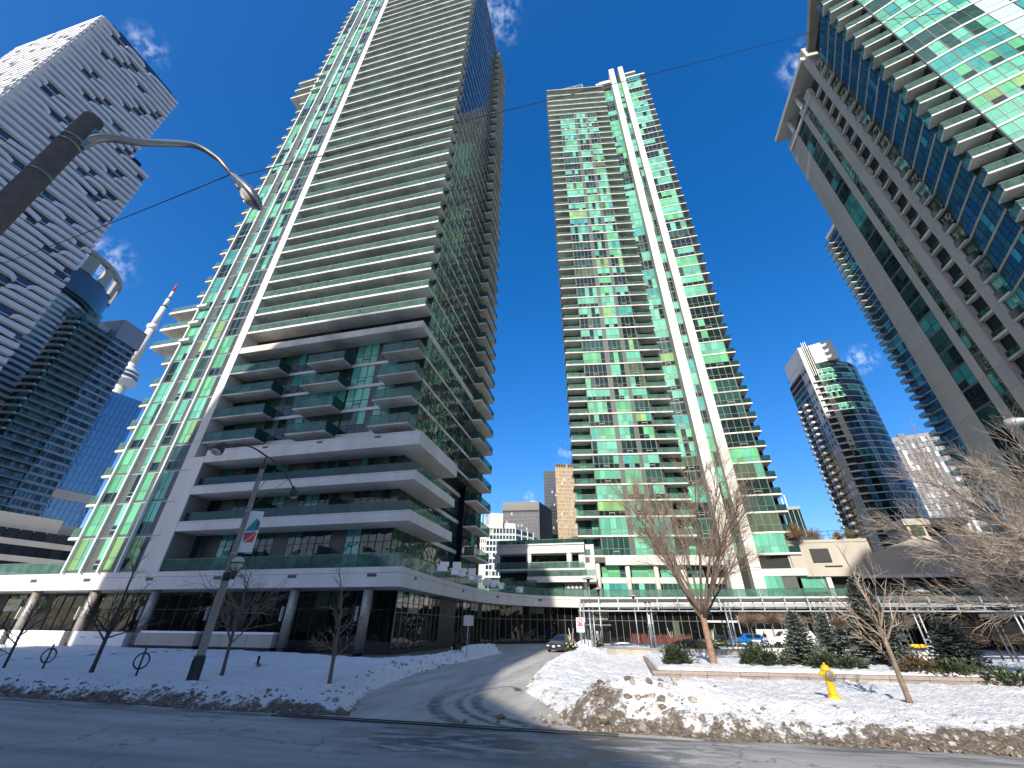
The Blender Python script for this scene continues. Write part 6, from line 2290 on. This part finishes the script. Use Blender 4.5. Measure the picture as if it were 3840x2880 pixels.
for k in range(9):
    a = rad(200 + k * 17)
    q = (3.4 + 5.2 * math.cos(a), 38.6 + 4.4 * math.sin(a))
    if prev is not None:
        w = GW2.wall(prev, q); w.box('stone_block', 'beige_concrete', .01, w.L - .01, -.4, 0, 0, .85); w.box('stone_cap', 'granite', 0, w.L, -.45, .04, .85, .95)
    prev = q
GW2.finish()
def mound(name, label, az_, D, rx, ry, h, m, z0=.5, kind=None, cat='mound'):
    u, v = polar(az_, D)
    V, F = [], []
    n, rr = 22, 6
    rg = random.Random(int(az_ * 10))
    for j in range(rr + 1):
        f = j / rr
        for i in range(n):
            a = 2 * math.pi * i / n
            k = 1 + .08 * math.sin(3 * a + az_) + rg.uniform(-.03, .03)
            V.append(W(u + math.cos(a) * rx * f * k, v + math.sin(a) * ry * f * k, z0 + h * (math.cos(f * math.pi / 2)) ** 1.2 - (.15 if j == rr else 0)))
    for j in range(rr):
        for i in range(n): F.append((j * n + i, j * n + (i + 1) % n, j * n + n + (i + 1) % n, j * n + n + i))
    o = mk_obj(name, mesh_from(name, V, F, m, smooth=True))
    if kind: o['kind'] = kind; tag(o, label)
    else: tag(o, label, cat)
    return o


mat('mound_black', (.018, .016, .013), .9, var=.4, scale=4)  # near-black mound surface, mottled at random
mound('dark_mound', 'plain dark mound behind the curved planter wall', 20.4, 42, 2.4, 2.0, .65, 'mound_black', .75)
# low snow topped walls farther back
for i, (a0, a1, D, z_, w_) in enumerate(((22.8, 29.6, 46, .62, 'nearer of two snow topped low walls right of the big tree'), (22.0, 29.0, 54, .75, 'farther of two snow topped low walls right of the big tree'), (33.0, 37.0, 42, .7, 'short snow topped low wall behind the twin posts on the right'))):
    a, b = polar(a0, D), polar(a1, D)
    t_ = Thing('low_wall', w_, 'low wall', ((a[0] + b[0]) / 2, (a[1] + b[1]) / 2, 0), 'snow topped low walls')
    w = t_.wall(a, b)
    k = 0
    while k < w.L:
        t_w = min(1.6, w.L - k); w.box('stone_block', 'beige_concrete', k + .01, k + t_w - .01, -.4, 0, 0, z_); k += 1.6
    w.box('snow_cap', 'snow_cover', 0, w.L, -.9, .03, z_, z_ + .17)
    t_.finish()

# --- pergola
PG = Thing('pergola', 'long steel pergola with a louvred glass roof and clusters of thin posts', 'pergola', (10, 40, 0))
pu0, pu1 = -3.6, 32
for z, d, r_ in ((3.62, 0, .045), (3.30, 0, .045)):
    PG.box('rail', 'pergola_steel', pu0, pu1, 39.75 + d, 39.83 + d, z, z + .085)
    PG.box('rail', 'pergola_dark', pu0, pu1, 42.6, 42.68, z + .05, z + .12)
PG.box('gutter', 'galv_steel', pu0 - .2, pu1, 39.95, 40.12, 3.74, 3.88)
k = 0
u = -3.45
while u < pu1:
    # curved rib: rises towards the back
    PG.box('rib', 'pergola_steel', u - .045, u + .045, 39.7, 39.82, 3.3, 4.28)
    PG.box('rib', 'pergola_steel', u - .035, u + .035, 39.8, 42.8, 4.16, 4.26, rx=0)
    PG.box('rib_back', 'pergola_dark', u - .03, u + .03, 42.6, 42.7, 3.3, 4.3)
    if u + 1.58 < pu1:
        for j in range(3):
            PG.box('roof_panel', 'canopy_glass', u + .05, u + 1.52, 39.9 + j * .95, 40.75 + j * .95, 4.02 + j * .06, 4.05 + j * .06, rx=.16)
        PG.box('front_louvre', 'canopy_glass', u + .05, u + 1.52, 39.78, 39.8, 3.98, 4.22, rx=-.35)
    u += 1.575; k += 1
clusters = [(-3.5, 40.1, .25), (1.95, 40.3, .0), (7.9, 40.2, .0), (14.6, 40.3, 0), (20.6, 40.4, 0), (26.6, 40.4, 0)]
for cu__, cv__, dd in clusters:
    for (du, dv) in ((0, -.35), (.32, -.35), (0, 1.9), (.32, 1.9)):
        c = cyl(PG, 'post', 'pergola_steel' if dv < 1 else 'pergola_dark', cu__ + du, cv__ + dv, 0, 4.05 if dv < 1 else 4.2, .052, seg=10)
    for z in (.75, 1.55):
        PG.box('post_tie', 'pergola_steel', cu__ - .06, cu__ + .38, cv__ - .40, cv__ - .30, z, z + .05)
for du in (.75, 1.05):
    cyl(PG, 'post', 'pergola_steel', -3.5 + du, 39.2 + du, 0, 3.6, .05, seg=10)
cyl(PG, 'post', 'pergola_steel', -2.2, 46.5, 0, 3.9, .05, seg=10)
PG.finish()

# --- signs
def sign_post(label, az_, D, zt, w_, h_, back=True, red=False, cat='sign', zb=None):
    q = at_dir(az_, 0, D); q.z = .1
    r0 = root_at('street_sign', q, label, cat, 'signs on posts')
    wtube(r0, 'post', [q, Vector((q.x, q.y, zt + .05))], .03, 'sign_metal', 8)
    vd = Vector((q.x, q.y, 0)).normalized(); sd2 = vd.cross(Z)
    c = Vector((q.x, q.y, zt - h_ / 2)) - vd * .04
    quad_box(r0, 'sign_plate', c, sd2 * w_ / 2, vd * .008, Z * h_ / 2, 'sign_white' if red else 'sign_metal')
    if red:
        rev(r0, 'sign_symbol', [(w_ * .36, 0), (w_ * .36, .004)], 'sign_red', c - vd * .009 + Z * h_ * .26, axis=vd * -1, seg=18)
        rev(r0, 'sign_symbol', [(w_ * .24, 0), (w_ * .24, .004)], 'sign_white', c - vd * .0135 + Z * h_ * .26, axis=vd * -1, seg=18)
        quad_box(r0, 'sign_symbol', c - vd * .019 + Z * h_ * .26, (sd2 + Z).normalized() * w_ * .3, vd * .002, (Z - sd2).normalized() * w_ * .045, 'sign_red')
        quad_box(r0, 'sign_symbol', c - vd * .011 - Z * h_ * .02, sd2 * w_ * .38, vd * .002, Z * h_ * .06, 'sign_red')
        for j in range(2):
            quad_box(r0, 'sign_text', c - vd * .011 - Z * h_ * (.22 + j * .13), sd2 * w_ * .34, vd * .002, Z * h_ * .03, 'wire_black')
    return r0


sign_post('grey back of a street sign on a post at the left of the driveway', -4.98, 36.0, 2.85, .75, .68)
sign_post('white and red parking sign at the left end of the pergola', 8.45, 39.2, 2.82, .62, 1.02, red=True)
sign_post('small white sign on a pole in front of the lobby glass', 16.5, 62, 3.6, .5, 1.0, red=False)
sign_post('narrow white sign in front of the white pickup', 30.2, 56, 2.2, .32, .95)
# --- bollard
bu, bv = polar(27.1, 36.5)
t_ = Thing('bollard', 'square grey bollard light behind the wide yew', 'bollard', (bu, bv, .3)); t_.box('body', 'grey_panel', bu - .3, bu + .22, bv - .2, bv + .2, .3, 1.42); t_.box('edge_trim', 'pergola_steel', bu + .0, bu + .12, bv - .23, bv - .2, .3, 1.44); t_.box('cap', 'snow_cover', bu - .3, bu + .22, bv - .2, bv + .2, 1.42, 1.5); t_.finish()
# --- bicycle posts
for u, v, w_ in ((-25.7, 16.95, 'ring bicycle stand between the two thin trees at the left'), (-19.4, 16.2, 'ring bicycle stand left of the banner lamp post')):
    z = snow_z(u, v)
    b_ = W(u, v, z)
    r0 = root_at('bicycle_stand', b_, w_, 'bike stand', 'ring bicycle stands')
    wtube(r0, 'post', [b_ - Z * .1, b_ + Z * .93], .035, 'lamp_green', 8)
    rev(r0, 'cap', [(.042, .93), (.03, .97)], 'lamp_green', seg=8)
    c = b_ + Z * .52
    V, F = [], []
    n = 22
    ring_d = (EU * .9 + EV * .43).normalized()
    for i in range(n):
        t = 2 * math.pi * i / n
        for j in range(6):
            s2 = 2 * math.pi * j / 6
            rr = .27 + .03 * math.cos(s2)
            V.append(c + ring_d * math.cos(t) * rr + Z * math.sin(t) * rr + ring_d.cross(Z) * .03 * math.sin(s2))
    for i in range(n):
        for j in range(6):
            F.append((i * 6 + j, ((i + 1) % n) * 6 + j, ((i + 1) % n) * 6 + (j + 1) % 6, i * 6 + (j + 1) % 6))
    wpart(r0, 'ring', V, F, 'lamp_green', smooth=True)
# --- standpipe in the snow
u, v = -19.1, 22.4
b_ = W(u, v, snow_z(u, v) - .02)
r0 = root_at('standpipe', b_, 'small dark pipe stub poking out of the snow right of the lamp post', 'pipe stub')
rev(r0, 'pipe', [(.06, 0), (.055, .3), (.07, .3), (.07, .38), (.05, .4)], 'lamp_green', seg=10)
rev(r0, 'collar', [(.2, -.02), (.18, .06), (.07, .09)], 'hydrant_cap', seg=12)

# --- planters with winter greens
mat('birch', (.62, .58, .50), .8, var=.25, scale=14); mat('bauble', (.75, .68, .5), .35); mat('rust_leaf', (.28, .09, .03), .7)
def urn(label, u, v, h, seed, z0, pot=True, dark=False):
    r_ = random.Random(seed)
    b_ = W(u, v, z0)
    r0 = root_at('winter_planter', b_, label, 'planter', 'planters with winter greens')
    if pot: rev(r0, 'pot', [(.24, 0), (.3, .1), (.36, .5), (.38, .52), (.3, .53)], 'black_metal')
    zb = .5 if pot else .1
    V, F = [], []
    for k in range(220):
        a = r_.uniform(0, 6.28); el = r_.uniform(-.35, .8)
        d = Vector((math.cos(a) * math.cos(el), math.sin(a) * math.cos(el), math.sin(el)))
        spray(V, F, b_ + Z * zb + d * r_.uniform(.1, .35), d + Z * .1, r_.uniform(.25, .5), .05, .06, r_)
    for k in range(110):
        f = r_.random()
        a = r_.uniform(0, 6.28); d = Vector((math.cos(a), math.sin(a), .9))
        spray(V, F, b_ + Z * (zb + .15 + f * h * .62), d, .3 * (1.15 - f), .04, .03, r_)
    wpart(r0, 'greens', V, F, 'yew_needles')['kind'] = 'stuff'
    for k in range(7):
        a = r_.uniform(0, 6.28)
        e = b_ + Vector((math.cos(a) * r_.uniform(.1, .45), math.sin(a) * r_.uniform(.1, .45), zb + h * r_.uniform(.5, 1)))
        wtube(r0, 'birch_twig', [b_ + Z * zb, b_.lerp(e, .5) + Z * .15, e], [.03, .024, .015], 'birch' if not dark else 'twig_dark', 5)
    for k in range(9):
        a = r_.uniform(3.2, 6.4)
        c = b_ + Z * (zb + r_.uniform(.0, .4)) + (EU * math.cos(a) + EV * math.sin(a)) * .42
        rev(r0, 'bauble', [(.0, -.05), (.045, -.03), (.055, 0), (.045, .03), (.0, .05)], 'bauble' if k % 3 else 'rust_leaf', c, seg=8)


urn('bright winter planter with birch twigs and baubles beside the parked grey car', -4.15, 38.0, 1.45, 5, .55, pot=False)
urn('dark winter planter in a black pot at the left of the driveway', -12.1, 33.2, 1.6, 6, .05, dark=True)
urn('winter planter behind the left posts of the pergola', *polar(10.4, 54), 1.5, 7, .05)
urn('winter planter beside the lobby door under the middle tower', *polar(18.6, 66), 1.7, 8, .05)
urn('winter planter seen just right of the big tree trunk', *polar(22.9, 66), 1.7, 9, .05)

# --- planter boxes in front of the shops
k = 0
for (u0, u1, pale, w_) in ((-68.5, -60.1, True, 'white banner panel planter at the far left edge'), (-59.1, -52.2, True, 'white banner panel planter second from the left'), (-51.0, -44.6, True, 'white banner panel planter half in shade'), (-43.3, -36.9, False, 'grey concrete planter topped with snow left of the lamp post'), (-35.4, -28.9, False, 'grey concrete planter topped with snow right of the lamp post')):
    t_ = Thing('planter_box', w_, 'planter', ((u0 + u1) / 2, 35.3, 0), 'planter boxes before the shops')
    n = 5
    if pale:
        t_.box('front_panel', 'banner_white', u0, u1, 34.75, 34.8, .35, 1.45)
        t_.box('base', 'podium_concrete', u0, u1, 34.8, 35.9, 0, 1.4)
        for j in range(3):
            a = u0 + (u1 - u0) * (.16 + .27 * j)
            t_.box('faint_lettering', 'sign_metal', a, a + (u1 - u0) * .13, 34.743, 34.75, .93, 1.03)
    else:
        for j in range(n):
            a = u0 + (u1 - u0) * j / n; b = u0 + (u1 - u0) * (j + 1) / n
            t_.box('concrete_panel', 'beige_concrete', a + .01, b - .01, 34.8 + .02 * (j % 2), 35.9, .45, 1.4)
        t_.box('base', 'black_metal', u0, u1, 34.9, 35.9, 0, .45)
        t_.box('snow_cap', 'snow_cover', u0 + .1, u1 - .1, 34.9, 35.8, 1.4, 1.55)
    t_.finish()
# --- patio things on the terrace
rng = random.Random(61)
for i, (az_, D) in enumerate(((-8.6, 42), (-7.0, 45), (-6.2, 46.5), (-5.0, 50), (-4.1, 53), (-3.0, 56), (-2.1, 58.5), (-1.2, 62), (.1, 66), (1.2, 68))):
    u, v = polar(az_, D)
    t_ = Thing('patio_chair', '%s covered patio chair along the curved terrace railing, counted from the sharp corner' % ('first second third fourth fifth sixth seventh eighth ninth last'.split()[i]), 'patio chair', (u, v, 6.5), 'covered seats on the terrace')
    dark = i in (8,)
    m_ = 'banner_white' if not dark else 'pane_teal'
    h_ = (1.25 if i in (1, 3) else .85)
    t_.box('seat', m_, u - .36, u + .36, v - .36, v + .3, 6.52, 6.95, rz=.3 * i)
    t_.box('backrest', m_, u - .42, u + .42, v + .3, v + .45, 6.95, 6.5 + h_, rz=0)
    t_.box('armrest', m_, u - .46, u - .36, v - .38, v + .3, 6.95, 7.12)
    t_.box('armrest', m_, u + .36, u + .46, v - .38, v + .3, 6.95, 7.12)
    t_.finish()
for i, (az_, D) in enumerate(((1.9, 74), (-1.0, 70))):
    u, v = polar(az_, D)
    t_ = Thing('patio_screen', ('black framed frosted screen nearer the link building' if i == 0 else 'black framed frosted screen nearer the corner'), 'screen', (u, v, 6.5), 'frosted screens on the terrace')
    for j in range(2):
        t_.box('screen_panel', 'guard_pale', u - 1.9 + j * 1.9, u - .05 + j * 1.9, v, v + .03, 6.55, 8.6)
    for j in range(3): t_.box('frame_post', 'black_metal', u - 1.98 + j * 1.9, u - 1.9 + j * 1.9, v - .03, v + .06, 6.5, 8.7)
    t_.box('frame_rail', 'black_metal', u - 1.98, u + 1.9, v - .03, v + .06, 8.6, 8.7)
    t_.finish()

# ================================================================== vehicles
mat('paint_grey', (.055, .058, .062), .22, metal=.35); mat('paint_blue', (.01, .13, .42), .2, metal=.2); mat('paint_black', (.012, .012, .014), .2); mat('paint_white', (.78, .78, .77), .3)
mat('tyre', (.02, .02, .02), .8); mat('rim', (.35, .36, .37), .3, metal=.8); mat('car_glass', (.012, .016, .02), .04, ior=1.7); mat('headlamp', (.75, .75, .72), .1); mat('tail_lamp', (.35, .01, .01), .2); mat('plate', (.7, .7, .72), .5)


def car(name, label, cat, u, v, z0, head_az, paint, st, wheels, wr_, cabin, group=None, front_lights=True, cap=None):
    """st: stations from nose to tail (x, bottom, belt, top, half width, half width at the top); x grows to the rear"""
    loc = W(u, v, z0)
    r0 = root_at(name, loc, label, cat, group)
    a = rad(head_az)
    fx = Vector((math.sin(a), math.cos(a), 0)) * -1        # towards the rear
    sy = fx.cross(Z)                                        # towards one side
    x_mid = (st[0][0] + st[-1][0]) / 2
    def P_(x, y, z): return loc + fx * (x - x_mid) + sy * y + Z * z
    def ringpts(s, off=0):
        x, zb, zl, zt, w, wt = s
        side = [(w * .93, zb), (w, zb + (zl - zb) * .35), (w, zl - .1), (w * .965, zl), (wt + (w * .965 - wt) * .12, zl + (zt - zl) * .85), (wt * .86, zt), (wt * .4, zt + .015)]
        return [(y + (off if i in (1, 2, 3, 4) else 0), z) for i, (y, z) in enumerate(side)]
    V, F, n = [], [], 14
    for s in st:
        rp = ringpts(s)
        for y, z in rp: V.append(P_(s[0], y, z))
        for y, z in rp[::-1]: V.append(P_(s[0], -y, z))
    for k in range(len(st) - 1):
        for i in range(n): F.append((k * n + i, k * n + (i + 1) % n, k * n + n + (i + 1) % n, k * n + n + i))
    F.append(tuple(range(n - 1, -1, -1))); F.append(tuple(range((len(st) - 1) * n, len(st) * n)))
    body = wpart(r0, 'body', V, F, paint, smooth=False)
    # glass: side windows between belt and roof, wind screen and rear screen
    c0, c1 = cabin
    for sgn in (-1, 1):
        for k in range(c0 + 1, c1):
            V, F = [], []
            for kk, t in ((k, .06), (k + 1, .94)):
                s = st[kk]
                rp = ringpts(s)
                (y3, z3), (y4, z4) = rp[3], rp[4]
                xs = st[k][0] + (st[k + 1][0] - st[k][0]) * t
                for f in (.1, .92):
                    V.append(P_(xs, sgn * (y3 + (y4 - y3) * f + .012), z3 + (z4 - z3) * f))
            F = [(0, 2, 3, 1)]
            wpart(r0, 'side_window', V, F, 'car_glass')
    for (ka, kb, nm) in ((c0, c0 + 1, 'windscreen'), (c1, c1 + 1, 'rear_window')):
        sa, sb = st[ka], st[kb]
        ra, rb = ringpts(sa), ringpts(sb)
        V = []
        for f in (.12, .9):
            for sg in (-1, 1):
                y = (ra[5][0] * (1 - f) + rb[5][0] * f) * (1.02 if True else 1)
                z = ra[5][1] * (1 - f) + rb[5][1] * f + .018
                V.append(P_(sa[0] * (1 - f) + sb[0] * f - (.012 if nm == 'windscreen' else -.012), sg * y, z + .012))
        wpart(r0, nm, V, [(0, 1, 3, 2)], 'car_glass')
    for x in wheels:
        for sg in (-1, 1):
            c = P_(x, sg * (st[3][4] - .11), wr_)
            w = rev(r0, 'wheel', [(wr_ * .62, -.1), (wr_ * .96, -.11), (wr_, -.06), (wr_, .07), (wr_ * .96, .12), (wr_ * .66, .125)], 'tyre', c, axis=sy * sg, seg=20)
            rm = rev(r0, 'rim', [(wr_ * .64, .09), (wr_ * .6, .105), (wr_ * .2, .09), (wr_ * .12, .12)], 'rim', c, axis=sy * sg, seg=14)
            mw = rm.matrix_world.copy(); rm.parent = w; rm.location = (0, 0, 0)
    s0 = st[0]; s1 = st[1]
    for sg in (-1, 1):
        quad_box(r0, 'headlight', P_(s1[0] * .5 + s0[0] * .5 - .0, sg * s0[4] * .74, s0[2] - .07), fx * .14, sy * s0[4] * .17, Z * .045, 'headlamp')
        quad_box(r0, 'tail_light', P_(st[-1][0] - .02, sg * st[-1][4] * .8, st[-1][2] - .12), fx * .06, sy * .12, Z * .09, 'tail_lamp')
        sm = st[c0 + 1]
        quad_box(r0, 'mirror', P_(st[c0][0] + .35, sg * (sm[4] + .09), sm[2] + .06), fx * .06, sy * .1, Z * .07, paint)
    quad_box(r0, 'grille', P_(s0[0] - .012, 0, s0[2] - .2), fx * .02, sy * s0[4] * .6, Z * .05, 'black_metal')
    quad_box(r0, 'lower_grille', P_(s0[0] - .012, 0, s0[1] + .14), fx * .02, sy * s0[4] * .62, Z * .07, 'black_metal')
    quad_box(r0, 'number_plate', P_(s0[0] - .035, 0, s0[1] + .28), fx * .008, sy * .15, Z * .075, 'plate')
    return r0


sedan = [(0, .2, .62, .64, .78, .6), (.12, .17, .70, .73, .86, .66), (.95, .17, .84, .90, .88, .7), (1.3, .17, .88, .95, .88, .7), (2.05, .17, .92, 1.42, .88, .6), (3.0, .17, .93, 1.44, .88, .61), (3.55, .17, .94, 1.36, .87, .6), (4.25, .2, .97, 1.02, .85, .64), (4.5, .24, .93, .97, .8, .62)]
hatch = [(0, .2, .64, .66, .78, .6), (.12, .17, .72, .76, .88, .66), (.95, .17, .88, .95, .9, .72), (1.25, .17, .92, .99, .9, .72), (1.95, .17, .95, 1.5, .9, .62), (3.0, .17, .96, 1.53, .9, .63), (3.9, .17, .97, 1.44, .88, .62), (4.35, .2, .98, 1.05, .86, .62), (4.48, .24, .9, .94, .82, .6)]
pick_ = [(0, .35, .98, 1.0, .9, .75), (.15, .3, 1.08, 1.12, .96, .8), (1.2, .3, 1.15, 1.22, .97, .82), (1.45, .3, 1.18, 1.25, .97, .82), (2.15, .3, 1.22, 1.86, .97, .72), (3.1, .3, 1.22, 1.9, .97, .74), (3.4, .3, 1.24, 1.92, .97, .78), (5.3, .32, 1.24, 1.9, .97, .8), (5.6, .4, 1.2, 1.3, .95, .8)]
car('parked_car', 'dark grey sedan facing the street on the driveway, front plate showing', 'car', -6.55, 50.0, .02, 206, 'paint_grey', sedan, (.85, 3.5), .32, (3, 6))
car('parked_car', 'bright blue hatchback seen from the side behind the olive hedge', 'car', *polar(26.15, 72.5), .12, 283 - 8, 'paint_blue', hatch, (.85, 3.5), .33, (3, 6))
car('parked_car', 'black sedan half hidden behind the big tree trunk left of the blue car', 'car', *polar(22.9, 74), .0, 275, 'paint_black', sedan, (.85, 3.5), .32, (3, 6))
car('pickup_truck', 'white pickup truck with a closed box right of the blue car', 'pickup', *polar(30.15, 69), .1, 276, 'paint_white', pick_, (.95, 4.5), .4, (3, 5))

# --- person beside the pickup
mat('dark_coat', (.02, .02, .025), .8); mat('skin', (.45, .28, .2), .6); mat('dark_hair', (.02, .015, .012), .7); mat('trousers', (.03, .035, .05), .8)
pu, pv = polar(28.0, 75)
pb = W(pu, pv, .1)
PR = root_at('person', pb, 'person in a dark coat standing by the nose of the white pickup', 'person')
V = [(0, 0, .92), (0, 0, 1.12), (0, 0, 1.32), (0, 0, 1.47), (0, 0, 1.56), (0, 0, 1.68), (.2, 0, 1.40), (.26, .02, 1.14), (.27, .1, .9), (-.2, 0, 1.40), (-.26, .02, 1.14), (-.25, .14, .92), (.1, 0, .86), (.11, .02, .48), (.11, -.02, .07), (.11, .13, .03), (-.1, 0, .86), (-.11, .02, .48), (-.11, -.02, .07), (-.11, .13, .03)]
E_ = [(0, 1), (1, 2), (2, 3), (3, 4), (4, 5), (3, 6), (6, 7), (7, 8), (3, 9), (9, 10), (10, 11), (0, 12), (12, 13), (13, 14), (14, 15), (0, 16), (16, 17), (17, 18), (18, 19)]
R_ = [.17, .16, .19, .12, .06, .11, .075, .06, .045, .075, .06, .045, .1, .075, .055, .05, .1, .075, .055, .05]
me = bpy.data.meshes.new('body')
me.from_pydata(V, E_, [])
me.materials.append(MATS['dark_coat'])
o = mk_obj('body', me, PR)
o.rotation_euler = (0, 0, rad(150))
sk = o.modifiers.new('skin', 'SKIN')
for i, r_ in enumerate(R_): me.skin_vertices[0].data[i].radius = (r_, r_ * .8)
me.skin_vertices[0].data[0].use_root = True
sb = o.modifiers.new('sub', 'SUBSURF'); sb.levels = 1; sb.render_levels = 1
rev(PR, 'face', [(.02, -.12), (.07, -.09), (.09, 0), (.085, .06), (.03, .1)], 'skin', pb + Z * 1.66 + Vector((0, -.02, 0)), seg=12)
rev(PR, 'hair', [(.1, -.02), (.105, .05), (.07, .12), (.01, .14)], 'dark_hair', pb + Z * 1.68 + Vector((0, .02, 0)), seg=12)
# yellow plough blade and crate far right in the forecourt
pu, pv = polar(40.2, 46)
t_ = Thing('snow_shovel', 'yellow snow pusher lying beside the tallest spruce', 'snow pusher', (pu, pv, .9)); t_.box('blade', 'hydrant_yellow', pu - .55, pu + .45, pv - .1, pv + .1, 1.05, 1.28, rz=.2); t_.box('handle', 'birch', pu + .4, pu + .95, pv - .02, pv + .02, 1.15, 1.2); t_.finish()
mound('snow_heap', 'heap of snow under the pergola by the yellow pusher', 41.2, 47, 2.2, 1.6, .9, 'snow_cover', .1, cat='snow heap')
mound('snow_heap', 'heap of snow in the forecourt left of the planter wall', 13.2, 52, 2.6, 1.4, .75, 'snow_cover', .1, cat='snow heap')
mound('snow_heap', 'heap of snow behind the parked grey car', 9.0, 55, 2.0, 1.2, .9, 'snow_cover', .1, cat='snow heap')
